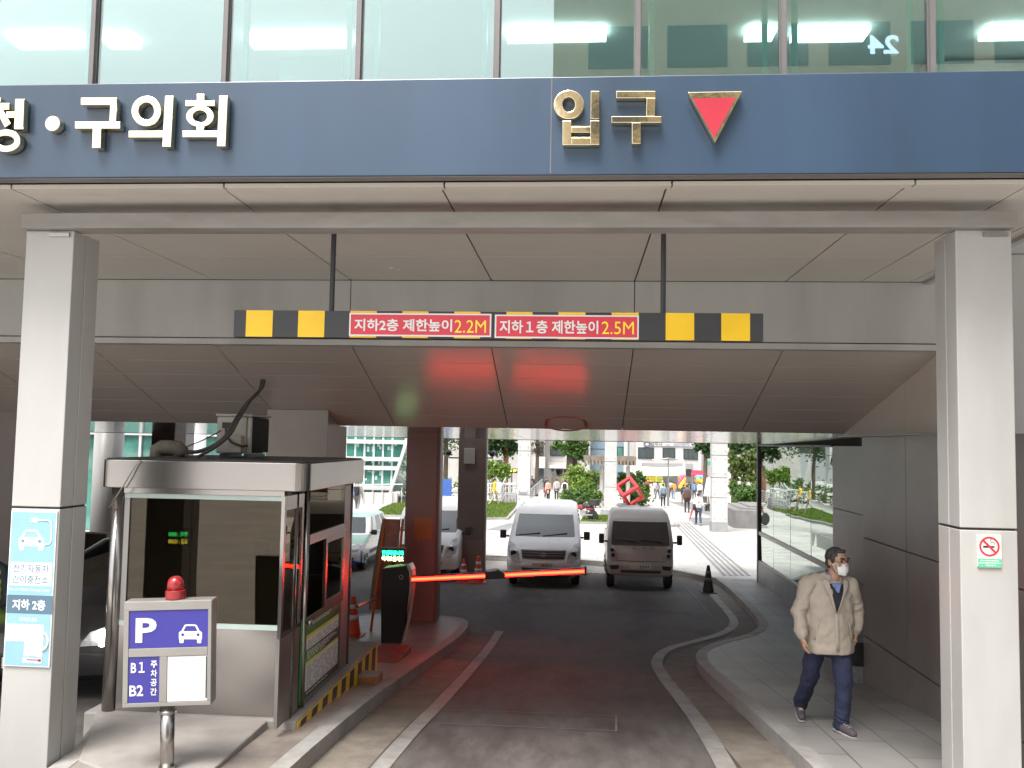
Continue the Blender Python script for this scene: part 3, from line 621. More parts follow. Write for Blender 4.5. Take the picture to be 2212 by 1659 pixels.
pm('curtain', (.42, .35, .26), .9, var=.15, vs=3); pm('booth_inside', (.10, .10, .10), .7)
m = MB(); m.box((xL+.16, YB0+.42, zB+.02), (xR-.10, YB0+.45, zfb-.02)); m.build('curtain', 'curtain', BO)
m = MB(); m.box((xL+.07, YB0+.04, zB+.002), (xR-.07, YB1-.2, zB+.03)); m.box((xL+.07, YB0+.47, zB+.8), (xR-.25, YB0+.9, zB+.84)); m.build('desk', 'booth_inside', BO)
a, b = atY(550, 1166, YB0+.1), atY(578, 1194, YB0+.1); m = MB(); m.box((a.x, YB0+.06, b.z), (b.x, YB0+.14, a.z)); m.build('intercom', 'black_plastic', BO, bevel=.008)
# right-hand side: door, hatch, poster
yX = lambda u: atX(u, 1200, xR).y
zX = lambda u, v: atX(u, v, xR).z
yd0, yd1, yd2, yd3 = yX(613), yX(655), yX(669), yX(744)
def side(mb, ya, yb, za, zb2, o=0., th=.03): return mb.box((xR-th+o, ya, za), (xR+o, yb, zb2))
zmid = zX(655, 1345)-.02
m = MB(); side(m, yd0, yd1, zB+.01, zmid, -.01); DR = m.build('door', 'steel_dull', BO)
m = MB(); side(m, yd0, yd0+.05, zmid+.002, zfb-.03, -.005); side(m, yd1-.045, yd1, zmid+.002, zfb-.03, -.005); side(m, yd0+.052, yd1-.047, zfb-.15, zfb-.03, -.005); side(m, yd0+.052, yd1-.047, zmid+.002, zmid+.03, -.005); m.build('door_frame', 'steel', DR)
m = MB(); side(m, yd0+.052, yd1-.047, zmid+.032, zfb-.152, -.014, .01); m.build('door_glass', 'booth_glass', DR)
m = MB(); p = atX(660, 1343, xR); m.lathe([(.012, 0), (.012, .03), (.028, .032), (.03, .055), (.02, .068)], (xR+.002, p.y-.035, p.z), 'X', 14); m.build('handle', 'steel', DR, smooth=True)
m = MB(); m.lathe([(.028, zB+.01), (.028, zfb-.01)], (xR-.008, (yd1+yd2)/2, 0), 'Z', 14); m.build('mullion_post', 'steel', BO, smooth=True)
zh0, zh1, zh2 = zX(700, 1313), zX(700, 1165), zX(700, 1165)+.09
m = MB(); side(m, yd2, yd3, zh1, zh2, 0); side(m, yd2, yd3, zh0-.05, zh0, 0); ym = lerp(yd2, yd3, .45); side(m, ym-.03, ym+.03, zh0+.001, zh1-.001, .004); side(m, yd3-.05, yd3, zh0+.001, zh1-.001, .002); side(m, ym+.031, yd3-.051, zh0+.001, zh0+.05, .002); side(m, ym+.031, yd3-.051, zh1-.05, zh1-.001, .002); m.build('hatch_frame', 'steel', BO)
m = MB(); side(m, yd2+.002, yd3-.002, zh2+.001, zfb-.02, -.012, .01); m.build('side_glass', 'booth_glass', BO)
m = MB(); side(m, ym+.031, yd3-.051, zh0+.051, zh1-.051, -.01, .008); m.build('hatch_glass', 'booth_glass', BO)
m = MB(); side(m, yd2, yd3, zB+.01, zh0-.052, -.012); m.build('side_panel', 'steel_dull', BO)
m = MB(); side(m, yd3+.002, YB1-.1, zB+.01, zfb-.03, -.012); m.build('side_panel', 'steel_dull', BO)
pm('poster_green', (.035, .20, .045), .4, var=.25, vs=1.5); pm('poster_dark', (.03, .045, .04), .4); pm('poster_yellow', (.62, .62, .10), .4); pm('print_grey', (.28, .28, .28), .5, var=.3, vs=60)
za, zb2 = zX(700, 1474), zX(700, 1311); ya, yb = yX(657), yX(741)
m = MB(); m.box((xR-.010, ya, za), (xR-.004, yb, zb2)); PO = m.build('poster', 'poster_green', BO)
Yp = lambda t: lerp(ya, yb, t); Zp = lambda t: lerp(zb2, za, t)
def pp(nm, mt, t0, t1, s0, s1, k=1): m = MB(); m.box((xR-.004+.0015*k, Yp(t0), Zp(s1)), (xR-.004+.0015*k+.001, Yp(t1), Zp(s0))); return m.build(nm, mt, PO)
m = MB(); m.prism([(xR-.0035, Yp(.0), Zp(.985)), (xR-.0035, Yp(.98), Zp(.985)), (xR-.0035, Yp(.98), Zp(.12)), (xR-.0035, Yp(.62), Zp(.22))], (.001, 0, 0)); m.build('poster_dark_corner', 'poster_dark', PO)  # dark lower corner of the poster
pp('price_table', 'white_paint', .12, .93, .27, .40); pp('table_header', 'poster_yellow', .12, .93, .225, .27); pp('price_table', 'white_paint', .12, .93, .58, .90); pp('table_header', 'poster_yellow', .12, .93, .545, .58)
m = MB()
for s in [.30, .33, .365]+[.61+.032*i for i in range(9)]:
    t = .15
    while t < .9:
        q = random.uniform(.05, .16); m.box((xR+.0001, Yp(t), Zp(s+.011)), (xR+.0009, Yp(min(.91, t+q)), Zp(s))); t += q+random.uniform(.03, .07)
m.build('printed_lines', 'print_grey', PO)
m = MB()
for s, t1 in ((.09, .72), (.115, .6), (.43, .8), (.455, .85), (.48, .7), (.505, .55), (.93, .6)):
    t = .15
    while t < t1: q = random.uniform(.03, .08); m.box((xR-.0008, Yp(t), Zp(s+.014)), (xR+.0001, Yp(t+q), Zp(s))); t += q+.02
m.build('printed_lines', 'white_paint', PO)
# glowing mirrored figures imitate a display's reflection in the booth glass
emis('reflected_green', (.03, 1, .25), 2.2); emis('reflected_yellow', (.95, .85, .08), 1.8)
ty = YB0+.16
DISP = MB(); a, b = atY(365, 1146, ty), atY(405, 1177, ty); DISP.box((a.x-.02, ty+.004, b.z-.015), (b.x+.02, ty+.05, a.z+.015))
tag(origin_to(DISP.build('fee_reflection', 'black_plastic'), ((a.x+b.x)/2, ty, b.z-.015)), 'mirrored green and yellow fee figures imitating a reflection in the booth glass', 'fee display')
FD = bpy.data.objects['fee_reflection']
text('lettering', '주차 : 0000', FD, ((a.x+b.x)/2, ty, lerp(a.z, b.z, .25)), (-1, 0, 0), (0, 0, 1), .048, b.x-a.x, 'reflected_green', bold=.01, lift=-.004)
text('lettering', '요금 : 10,000', FD, ((a.x+b.x)/2, ty, lerp(a.z, b.z, .78)), (-1, 0, 0), (0, 0, 1), .048, b.x-a.x, 'reflected_yellow', bold=.01, lift=-.004)

# things on the booth roof
ac0, ac1 = atY(469, 895, 8.75), atY(542, 998, 8.75)
zr = zft+.015
AC = thing('air_conditioner', ((ac0.x+ac1.x)/2, 9.0, zr), 'boxy beige outdoor air conditioner unit standing on the booth roof', 'air conditioner')
pm('ac_case', (.40, .385, .34), .5, var=.06, stain=.2); pm('ac_fins', (.03, .03, .03), .6)
m = MB(); m.box((ac0.x, 8.75, zr+.04), (ac1.x-.06, 9.28, ac0.z-.02)); m.box((ac1.x-.058, 8.76, zr+.04), (ac1.x-.01, 8.80, ac0.z-.02)); m.build('case', 'ac_case', AC, bevel=.015)
m = MB(); m.box((ac0.x-.01, 8.74, ac0.z-.018), (ac1.x, 9.3, ac0.z+.006)); m.build('lid', 'ac_case', AC, bevel=.006)
m = MB()
for i in range(26): y = 8.81+i*.018; m.box((ac1.x-.055, y, zr+.05), (ac1.x-.012, y+.008, ac0.z-.03))
m.build('fins', 'ac_fins', AC)
m = MB(); m.box((ac0.x+.06, 8.742, ac0.z-.14), (ac0.x+.17, 8.749, ac0.z-.08)); m.build('grip', 'ac_fins', AC)
m = MB(); m.box((ac0.x+.16, 8.66, zr+.05), (ac0.x+.30, 8.749, zr+.22)); m.build('valve_cover', 'ac_case', AC, bevel=.01)
for x in (ac0.x+.03, ac1.x-.09): m = MB(); m.box((x, 8.78, zr), (x+.05, 9.25, zr+.038)); m.build('foot', 'black_plastic', AC)
pm('lagging', (.16, .14, .11), .7, var=.15, vs=14, bump=.6, bs=18); pm('cable_black', (.055, .05, .048), .6)
Yd = 8.5
D = lambda u, v, y=Yd: tuple(atY(u, v, y))
m = MB(); m.tube([D(337, 999), D(337, 985), D(339, 972), D(350, 966), D(368, 966), D(385, 968), D(396, 977), D(400, 984)], [.058, .062, .07, .072, .07, .074, .062, .04], 14); o = m.build('insulated_pipe', 'lagging', smooth=True)
tag(origin_to(o, (D(337, 999)[0], Yd, zr)), 'lagged elbow pipe rising out of the booth roof', 'pipe')
def cable(nm, pts, r, lab, mt='cable_black', ys=None):
    P = [Vector(D(u, v, (ys[i] if ys else 8.55))) for i, (u, v) in enumerate(pts)]
    Q = []
    for i in range(len(P)-1):
        a, b, c, d = P[max(0, i-1)], P[i], P[i+1], P[min(len(P)-1, i+2)]
        for k in range(6):
            t = k/6; Q.append(.5*((2*b)+(c-a)*t+(2*a-5*b+4*c-d)*t*t+(3*b-a-3*c+d)*t**3))
    Q.append(P[-1]); m = MB(); m.tube(Q, r, 8); o = m.build(nm, mt, smooth=True); return tag(origin_to(o, P[0]), lab, 'cable')
cable('cable', [(398, 976), (425, 976), (455, 966), (485, 945), (510, 905), (535, 870), (560, 845), (566, 822)], .020, 'upper of two thick black cables sweeping from the roof pipe up to the ceiling', ys=[8.5, 8.5, 8.5, 8.5, 8.6, 8.9, 9.6, 10.2])
cable('cable', [(400, 983), (420, 989), (440, 980), (470, 962), (497, 938), (517, 903), (543, 862), (566, 838), (571, 822)], .017, 'lower of two thick black cables sweeping from the roof pipe up to the ceiling', ys=[8.45, 8.45, 8.45, 8.45, 8.5, 8.6, 8.9, 9.6, 10.2])
cable('wire', [(395, 968), (440, 950), (478, 930)], .006, 'thin black wire from the roof pipe to the air conditioner', ys=[8.5, 8.6, 8.72])
cable('wire', [(488, 925), (490, 940), (500, 955), (520, 963), (535, 963)], .012, 'short hose looping below the air conditioner grip', ys=[8.72, 8.66, 8.64, 8.64, 8.7])
cable('wire', [(304, 994), (290, 1010), (272, 1040), (250, 1075), (237, 1095)], .006, 'thin grey wire hanging down over the booth fascia at its left', 'steel_dull', ys=[7.63, 7.62, 7.61, 7.62, 7.68])
# bulkhead box hanging from the sloping ceiling behind the booth
pm('bulkhead_panel', (.30, .265, .235), .4, var=.05, stain=.08)
yb_ = 11.72; xa, xb = atY(576, 930, yb_).x, atY(708, 930, yb_).x; zbk = 2.24
m = MB(); m.prism([(xa, yb_, zbk), (xa, yb_, zsl(yb_)-.004), (xa, 12.30, zsl(12.30)-.006), (xa, 12.7, 2.785), (xa, 12.7, zbk)], (xb-xa, 0, 0)); m.build('bulkhead', 'bulkhead_panel', BLD, bevel=.006)

# ------------------------------------------------------------------ parking sign on a pole
base = gr(372, 1672); p0 = atY(376, 1406, base.y); sz = base.z
PS = thing('parking_sign', (p0.x, base.y, sz), 'grey metal parking sign with blue P panel and red beacon on top', 'parking sign', rz=R(9)); PS.rotation_euler = (0, R(-1.6), R(9))
hc = p0.z-sz
def lb(lo, hi, nm, mt, par=PS, bevel=0.): m = MB(); m.box(lo, hi); return m.build(nm, mt, par, world=False, bevel=bevel)
pm('sign_grey', (.27, .26, .245), .38, metal=.35, var=.05, stain=.1); pm('sign_blue', (.032, .027, .24), .3, var=.06); pm('beacon_red', (.26, .012, .016), .25, coat=.3, var=.1)
W_, H_, T_ = .635, .765, .14
BX = lb((-W_/2, -T_/2, hc-H_/2), (W_/2, T_/2, hc+H_/2), 'sign_box', 'sign_grey', bevel=.008)
def rail(x0, x1, z0, z1): lb((x0, -T_/2-.012, hc+z0), (x1, -T_/2-.001, hc+z1), 'sign_rail', 'sign_grey', BX, .003)
rail(-.315, .315, .315, .38); rail(-.315, .315, -.38, -.352); rail(-.315, -.278, -.351, .314); rail(.29, .315, -.351, .314); rail(-.277, .289, -.02, .04); rail(-.055, .0, -.351, -.021)
lb((-.276, -T_/2-.004, hc+.042), (.288, -T_/2-.0005, hc+.313), 'sign_face', 'sign_blue', BX)
lb((-.276, -T_/2-.004, hc-.350), (-.057, -T_/2-.0005, hc-.022), 'sign_face', 'sign_blue', BX)
lb((.002, -T_/2-.006, hc-.348), (.288, -T_/2-.0005, hc-.023), 'blank_panel', 'white_paint', BX)
lb((.276, -T_/2-.008, hc-.33), (.286, -T_/2-.0065, hc-.03), 'panel_gap', 'dark_frame', BX)
PM = wm(PS)
def stext(s, x, z, h, w_, bold=.02):
    M3 = PM.to_3x3(); return text('lettering', s, BX, PM @ Vector((x, -T_/2-.005, hc+z)), M3 @ Vector((1, 0, 0)), M3 @ Vector((0, 0, 1)), h, w_, 'white_paint', bold)
stext('P', -.155, .172, .178, .15, .03); stext('B１', -.21, -.095, .078, .098); stext('B2', -.218, -.262, .078, .098)
for k, s in enumerate('주차공간'): stext(s, -.095, -.075-.066*k, .052, .046, .02)
def flat(par, nm, mt, pts, fn, d):                 # flat polygon mark lifted off a face
    m = MB(); m.prism([fn(*p) for p in pts], d); return m.build(nm, mt, par)
pf = lambda x, y: PM @ Vector(((x-1100)/560*.64, -T_/2-.0045, hc+(470-y+(x-1100)*-.03)/655*.765))
dv = PM.to_3x3() @ Vector((0, -.0012, 0))
def car_icon(par, mt, hole, fn, d, x0, y0, s, roof=True):
    q = lambda x, y: fn(x0+x*s, y0+y*s)
    m = MB(); m.prism([q(*p) for p in ((0, 50), (10, 42), (135, 42), (145, 50), (145, 92), (0, 92))], d)
    m.prism([q(*p) for p in ((4, 92), (30, 92), (30, 112), (24, 116), (8, 116), (4, 112))], d); m.prism([q(*p) for p in ((115, 92), (141, 92), (141, 112), (136, 116), (120, 116), (115, 112))], d)
    m.prism([q(*p) for p in ((14, 42), (34, 4), (44, 0), (50, 9), (42, 12), (27, 42))], d); m.prism([q(*p) for p in ((131, 42), (111, 4), (101, 0), (95, 9), (103, 12), (118, 42))], d); m.prism([q(*p) for p in ((44, 0), (101, 0), (95, 9), (50, 9))], d)
    o = m.build('car_symbol', mt, par)
    m = MB(); e = d*1.3
    for cx in (24, 121): m.prism([q(cx+10*math.cos(k*.5236), 64+10*math.sin(k*.5236)) for k in range(12)], e)
    m.build('symbol_headlight', hole, o)
car_icon(BX, 'white_paint', 'sign_blue', pf, dv, 1170, 290, 1.0)
m = MB(); m.lathe([(.050, -.05), (.050, hc-H_/2-.001)], (-.015, .0, 0), 'Z', 24); o = m.build('pole', 'steel', PS, world=False, smooth=True)
m = MB(); m.lathe([(.14, -.05), (.14, .02), (.06, .03), (.06, .06)], (-.015, 0, 0), 'Z', 24); m.build('base_plate', 'steel_dull', PS, world=False)
m = MB(); m.lathe([(.054, hc-H_/2-.07), (.058, hc-H_/2-.065), (.058, hc-H_/2-.05), (.054, hc-H_/2-.045)], (-.015, 0, 0), 'Z', 24); m.box((-.085, -.01, hc-H_/2-.066), (.055, .01, hc-H_/2-.05)); m.build('clamp', 'steel_dull', PS, world=False)
zt_ = hc+H_/2
m = MB(); m.lathe([(.070, zt_), (.073, zt_+.012), (.073, zt_+.062), (.066, zt_+.068)], (.03, 0, 0), 'Z', 28); m.build('beacon_base', 'beacon_red', PS, world=False)
m = MB(); m.lathe([(.061, zt_+.068), (.061, zt_+.105), (.058, zt_+.125), (.050, zt_+.145), (.036, zt_+.160), (.018, zt_+.168), (.003, zt_+.170)], (.03, 0, 0), 'Z', 28); m.build('beacon', 'beacon_red', PS, world=False, smooth=True)

# ------------------------------------------------------------------ electric car charging sign on the left pillar
pm('ev_blue', (.22, .40, .48), .35, var=.03); pm('ev_dark', (.075, .14, .20), .35); pm('ev_grey', (.13, .20, .24), .4); pm('ev_pale', (.42, .56, .63), .4); pm('ev_white', (.68, .72, .74), .4, var=.02)
E = lambda x, y, k=0.: atY(x/2.37*.54, (2000+y/2.37)*.54, 6.4925-k)
q = [E(95, 100), E(547, 110), E(470, 1590), E(22, 1565)]
x0, x1 = -4.338, -3.972; z1, z0 = (q[0].z+q[1].z)/2, (q[2].z+q[3].z)/2
EV = thing('charging_sign', ((x0+x1)/2, 6.49, z0), 'tall light blue electric car charging sign on the left pillar', 'sign')
m = MB(); m.box((x0, 6.486, z0), (x1, 6.498, z1)); m.build('frame', 'ev_white', EV)
m = MB(); m.box((x0+.008, 6.484, z0+.008), (x1-.008, 6.4858, z1-.008)); FACE = m.build('panel', 'ev_blue', EV)
# local map: crop row y 100..1580 -> z ; crop x relative to the leaning left edge
def EL(x, y, k=0.):
    le = lerp(98, 22, (y-100)/1470); return Vector((x0+(x-le)/450*(x1-x0), 6.4838-k, lerp(z1, z0, (y-103)/1475)))
def er(nm, mt, xa, ya, xb, yb, k=.0, par=EV):
    a, b = EL(xa, ya), EL(xb, yb); w_ = b.x-a.x; m = MB(); c = EL((xa+xb)/2, (ya+yb)/2); m.box((c.x-w_/2, 6.4838-k-.001, b.z), (c.x+w_/2, 6.4838-k, a.z)); return m.build(nm, mt, par)
fe = lambda x, y: EL(x, y)
car_icon(EV, 'ev_white', 'ev_grey', fe, Vector((0, -.0012, 0)), 172, 282, 1.7)
m = MB(); m.tube([EL(430, 422), EL(470, 415), EL(490, 390), EL(495, 340), EL(497, 240), EL(488, 205), EL(465, 188), EL(360, 186)], .006, 8); m.ell(EL(335, 188), (.024, .004, .022)); m.prism([EL(318, 162), EL(340, 162), EL(340, 214), EL(318, 214)], (0, -.002, 0)); m.prism([EL(285, 170), EL(320, 170), EL(320, 178), EL(285, 178)], (0, -.002, 0)); m.prism([EL(285, 198), EL(320, 198), EL(320, 206), EL(285, 206)], (0, -.002, 0)); m.build('plug_symbol', 'ev_white', EV)
er('text_box', 'ev_white', 98, 592, 490, 815)
ex, ez = (1, 0, 0), (0, 0, 1)
def et(s, xa, ya, xb, yb, mt, k=.001, bold=.02):
    a, b = EL(xa, ya), EL(xb, yb); c = EL((xa+xb)/2, (ya+yb)/2, k); text('lettering', s, EV, c, ex, ez, a.z-b.z, abs(EL(xb, ya).x-EL(xa, ya).x), mt, bold, lift=.0006)
et('전기자동차', 118, 612, 470, 690, 'ev_grey', .0012); et('간이충전소', 112, 716, 464, 795, 'ev_grey', .0012)
et('Electric Vehicle Charging System', 85, 838, 478, 872, 'ev_white', .0, .0)
er('level_band', 'ev_dark', 62, 905, 498, 1078); et('지하 2층', 112, 945, 436, 1045, 'ev_white', .0012, .03)
et('위치안내도', 180, 1115, 355, 1155, 'ev_white', .0, .01)
MP = er('map', 'ev_white', 60, 1180, 415, 1345, .0005); er('map_area', 'ev_white', 232, 1346, 405, 1480, .0006, MP); er('map_area', 'ev_pale', 213, 1490, 402, 1545, .0007, MP)
for k in range(7): er('map_bay', 'ev_pale', 112+k*35, 1235, 140+k*35, 1285, .002, MP); 
for k in range(7): er('map_bay', 'ev_pale', 100+k*42, 1186, 135+k*42, 1204, .002, MP)
for k in range(4): er('map_bay', 'ev_pale', 105+k*33, 1320, 130+k*33, 1340, .002, MP)
for k in range(3): er('map_bay', 'ev_pale', 286+k*25, 1325, 305+k*25, 1368, .002, MP); er('map_bay', 'ev_pale', 284+k*25, 1402, 303+k*25, 1425, .002, MP); er('map_bay', 'ev_pale', 282+k*25, 1440, 300+k*25, 1480, .002, MP)
m = MB(); c = EL(408, 1335, .002); pts = [(c.x+.048*math.cos(t)*.95, c.y, c.z+.062*math.sin(t)) for t in [R(100-200*k/14) for k in range(15)]]; m.tube(pts, .009, 6); m.build('map_ramp', 'ev_white', MP)
er('map_route', 'red_sign', 255, 1506, 392, 1514, .003, MP); er('map_marker', 'red_sign', 368, 1502, 392, 1526, .003, MP)

# ------------------------------------------------------------------ no smoking sign on the right pillar
pm('sign_cream', (.70, .66, .55), .35, var=.03); pm('sign_red', (.58, .03, .06), .35); pm('sign_green', (.10, .46, .28), .35)
p, q = atY(2110, 1154, 6.49), atY(2164, 1227, 6.49)
NS = thing('no_smoking_sign', ((p.x+q.x)/2, 6.49, q.z), 'small cream and green no smoking sign on the right pillar', 'sign')
m = MB(); m.prism([(x, 6.487, z) for x, z in rrect(p.x, q.x, q.z, p.z, .012, 4)], (0, .011, 0)); m.build('plate', 'sign_cream', NS, bevel=.002)
m = MB(); zg = lerp(q.z, p.z, .27); m.box((p.x+.003, 6.4852, q.z+.004), (q.x-.003, 6.4865, zg)); m.build('green_band', 'sign_green', NS)
cx, cz = (p.x+q.x)/2, lerp(q.z, p.z, .64); rr = (q.x-p.x)*.42
m = MB(); m.ring((cx, 6.4865, cz), (1, 0, 0), (0, 0, 1), rr, rr, rr*.80, rr*.80, (0, -.0015, 0), 36); a = rr*.62; m.hexa([(cx-a-.006, 6.4852, cz+a-.004), (cx-a+.006, 6.4852, cz+a+.006), (cx+a+.006, 6.4852, cz-a+.004), (cx+a-.006, 6.4852, cz-a-.006), (cx-a-.006, 6.4862, cz+a-.004), (cx-a+.006, 6.4862, cz+a+.006), (cx+a+.006, 6.4862, cz-a+.004), (cx+a-.006, 6.4862, cz-a-.006)]); m.build('ban_ring', 'sign_red', NS)
m = MB(); m.box((cx-rr*.62, 6.4856, cz-.009), (cx+rr*.45, 6.4864, cz+.005)); m.box((cx+rr*.5, 6.4856, cz-.009), (cx+rr*.56, 6.4864, cz+.005)); m.tube([(cx+rr*.55, 6.486, cz+.012), (cx+rr*.45, 6.486, cz+.03), (cx+rr*.15, 6.486, cz+.03), (cx+rr*.1, 6.486, cz+.045), (cx+rr*.25, 6.486, cz+.055)], .0022, 6); m.build('cigarette', 'black_paint', NS)
m = MB()
for k, (a, b) in enumerate(((.12, .88), (.06, .94), (.35, .75))):
    t = a
    while t < b: e = random.uniform(.03, .07); z = lerp(zg, q.z, .22+.26*k); m.box((lerp(p.x, q.x, t), 6.4846, z-.003), (lerp(p.x, q.x, min(b, t+e)), 6.4851, z+.004)); t += e+.02
m.build('printed_lines', 'white_paint', NS)

# ------------------------------------------------------------------ barrier gate
YG_ = 13.55
G = lambda x, y, Y=YG_: atY((1100+x/1.8433)*.54, (2250+y/1.8433)*.54, Y)
gb = G(850, 605)
BG = thing('barrier_gate', (gb.x, YG_+.15, gb.z), 'black car park barrier gate with its lit red arm lowered across the lane', 'barrier')
pm('gate_black', (.022, .019, .018), .4, var=.15); pm('gate_trim', (.52, .42, .36), .35, metal=.4)
m = MB(); m.prism([G(*p) for p in ((791, 45), (782, 200), (780, 605), (918, 605), (950, 540), (975, 300), (988, 160), (985, 80), (965, 25))], (0, .32, 0)); m.build('cabinet', 'gate_black', BG, bevel=.012)
m = MB(); m.prism([G(*p) for p in ((922, 604), (936, 590), (978, 420), (1003, 250), (1016, 130), (1010, 60), (990, 15), (968, 22), (989, 80), (992, 160), (979, 300), (954, 540))], (0, .30, 0)); m.build('curved_edge', 'gate_trim', BG, bevel=.006)
c = G(930, 108); m = MB(); m.ring((c.x, YG_-.001, c.z), (1, 0, 0), (0, 0, 1), .034, .034, .026, .026, (0, -.004, 0), 8); m.build('emblem', 'gate_trim', BG)
emis('arm_overexposed', (1, .20, .03), 1.3); emis('arm_red', (1, .003, .003), 20)
YA = YG_-.02
def seg(u0_, u1_):
    vv = lambda u: 1251-(u-889)*.0475
    a, b = atY(u0_, vv(u0_), YA), atY(u1_, vv(u1_), YA); d = (b-a).normalized(); n = Vector((0, 0, 1))
    def slab(y0, y1, h, nm, mt, par, k=0.):
        m = MB(); m.hexa([a-n*h+Vector((0, y0, k)), b-n*h+Vector((0, y0, k)), b-n*h+Vector((0, y1, k)), a-n*h+Vector((0, y1, k)), a+n*h+Vector((0, y0, k)), b+n*h+Vector((0, y0, k)), b+n*h+Vector((0, y1, k)), a+n*h+Vector((0, y1, k))]); return m.build(nm, mt, par)
    A = slab(-.03, .05, .050, 'arm', 'gate_black', BG)
    slab(-.034, -.0305, .028, 'light_strip', 'arm_red', A); slab(-.037, -.0345, .0125, 'overexposed_core', 'arm_overexposed', A)  # orange core painted in for the overexposed middle of the red light
    slab(.051, .055, .022, 'light_strip', 'arm_red', A)
seg(890, 1052); seg(1090, 1262)
m = MB(); P = [atY(u, v, YA) for u, v in ((1048, 1234), (1062, 1230), (1074, 1229), (1082, 1233), (1092, 1239), (1092, 1249), (1048, 1251))]; m.prism([p+Vector((0, -.05, 0)) for p in P], (0, .12, 0)); m.build('arm_joint', 'gate_black', BG, bevel=.006)
m = MB(); a = atY(1052, 1233, YA); b = atY(1074, 1230, YA); m.hexa([(a.x, YA-.055, a.z-.012), (b.x, YA-.055, b.z-.012), (b.x, YA-.052, b.z-.012), (a.x, YA-.052, a.z-.012), (a.x, YA-.055, a.z+.014), (b.x, YA-.055, b.z+.014), (b.x, YA-.052, b.z+.014), (a.x, YA-.052, a.z+.014)]); m.build('arm_label', 'white_paint', BG)
m = MB(); a = atY(1262, 1233, YA); m.box((a.x, YA-.045, a.z-.065), (a.x+.035, YA+.06, a.z+.065)); m.build('arm_end', 'gate_black', BG, bevel=.004)
# lit greeting display
YD = 14.2; a, b = atY(824, 1186, YD), atY(873, 1215, YD)
LD = thing('led_display', ((a.x+b.x)/2, YD+.05, S(YD)), 'lit display with green and yellow Korean greeting above the barrier cabinet', 'led display')
m = MB(); m.box((a.x, YD, b.z), (b.x, YD+.12, a.z)); m.build('case', 'black_plastic', LD, bevel=.006)
m = MB(); m.box((a.x-.01, YD-.02, a.z+.002), (b.x+.01, YD+.13, a.z+.02)); m.build('hood', 'black_plastic', LD)
m = MB(); m.tube([((a.x+b.x)/2, YD+.06, S(YD)), ((a.x+b.x)/2, YD+.06, b.z)], .03); m.build('post', 'black_plastic', LD)
emis('disp_green', (.02, 1, .35), 3.5); emis('disp_yellow', (1, .95, .35), 3.5)
hz = a.z-b.z
text('lettering', '안녕하십니까', LD, ((a.x+b.x)/2, YD, b.z+hz*.72), ex, ez, hz*.40, (b.x-a.x)*.93, 'disp_green', .015)
text('lettering', '어서오십시오', LD, ((a.x+b.x)/2, YD, b.z+hz*.27), ex, ez, hz*.40, (b.x-a.x)*.93, 'disp_yellow', .015)
# rusty plinth and white box before the barrier
pm('red_rust', (.26, .065, .04), .6, var=.3, vs=9, stain=.3); pm('orange_rust', (.30, .13, .05), .6, var=.25, vs=9, stain=.3)
def tp(x, y, z): return atZ((1100+x/1.8433)*.54, (2250+y/1.8433)*.54, z)
zt_ = S(12.8)+.13
P = [tp(567, 765, zt_), tp(862, 778, zt_), tp(1008, 605, zt_), tp(775, 605, zt_)]
m = MB(); m.prism(P, (0, 0, -.35)); o = m.build('plinth', 'red_rust', bevel=.012); tag(origin_to(o, sum(P, Vector())/4-Vector((0, 0, .2))), 'rust red painted plinth carrying the barrier cabinet', 'plinth')
zt_ = S(10.9)+.22
P = [tp(598, 855, zt_-.02), tp(720, 855, zt_-.02), tp(738, 812, zt_-.02), tp(622, 805, zt_-.02)]
c = sum(P, Vector())/4; bx = thing('speaker_box', (c.x, c.y, S(c.y)), 'small dirty white box on a rusty base beside the kerb', 'box')
m = MB(); m.box((c.x-.18, c.y-.12, S(c.y)-.02), (c.x+.16, c.y+.16, S(c.y)+.10)); m.build('base', 'orange_rust', bx, bevel=.01)
m = MB(); m.box((c.x-.155, c.y-.10, S(c.y)+.102), (c.x+.14, c.y+.13, zt_-.03)); m.build('case', 'concrete_light', bx, bevel=.01)
m = MB(); m.box((c.x-.165, c.y-.11, zt_-.028), (c.x+.15, c.y+.14, zt_)); m.build('lid', 'concrete_light', bx, bevel=.008)
# orange folding board leaning behind the barrier
YO = 15.2; O_ = lambda x, y, Y=YO: atY((1300+x/2.212)*.54, (1650+y/2.212)*.54, Y)
AB = thing('folding_board', (O_(500, 1600).x, YO, S(YO)), 'worn orange and brown folding board with a circled P behind the barrier', 'sandwich board')
pm('board_brown', (.20, .13, .09), .6, var=.2, stain=.25); pm('board_orange', (.42, .16, .03), .55, var=.15)
m = MB(); m.prism([O_(508, 942, YO+.35), O_(668, 946, YO+.35), O_(640, 1300, YO+.2), O_(575, 1750, YO), O_(385, 1745, YO), O_(440, 1300, YO+.2)], (0, .03, 0)); m.build('panel', 'board_brown', AB)
c = O_(576, 1030, YO+.30); m = MB(); m.ring((c.x, c.y, c.z), (1, 0, 0), (0, .15, 1), .11, .11, .095, .095, (0, -.006, 0), 24); m.build('circle', 'board_orange', AB)
text('lettering', 'P', AB, (c.x, c.y-.004, c.z), ex, (0, .15, 1), .12, None, 'dark_column', .0)
for dx in (0, .36): m = MB(); b0 = O_(690, 945, YO+.36); b1 = Vector((O_(590, 1780, YO-.3).x, YO-.25, S(YO-.25))); m.tube([b0+Vector((-dx*.9, .0, 0)), b1+Vector((-dx, 0, .0))], .025, 6); m.build('leg', 'board_orange', AB)
a = Vector((xR+.02, 9.9, atY(742, 1309, 9.9).z)); b = atY(812, 1293, 14.6)
m = MB(); m.tube([a, b], .022, 8); tag(origin_to(m.build('barrier_rail', 'black_plastic'), a), 'thin black rail running from the booth corner back to the folding board', 'rail')

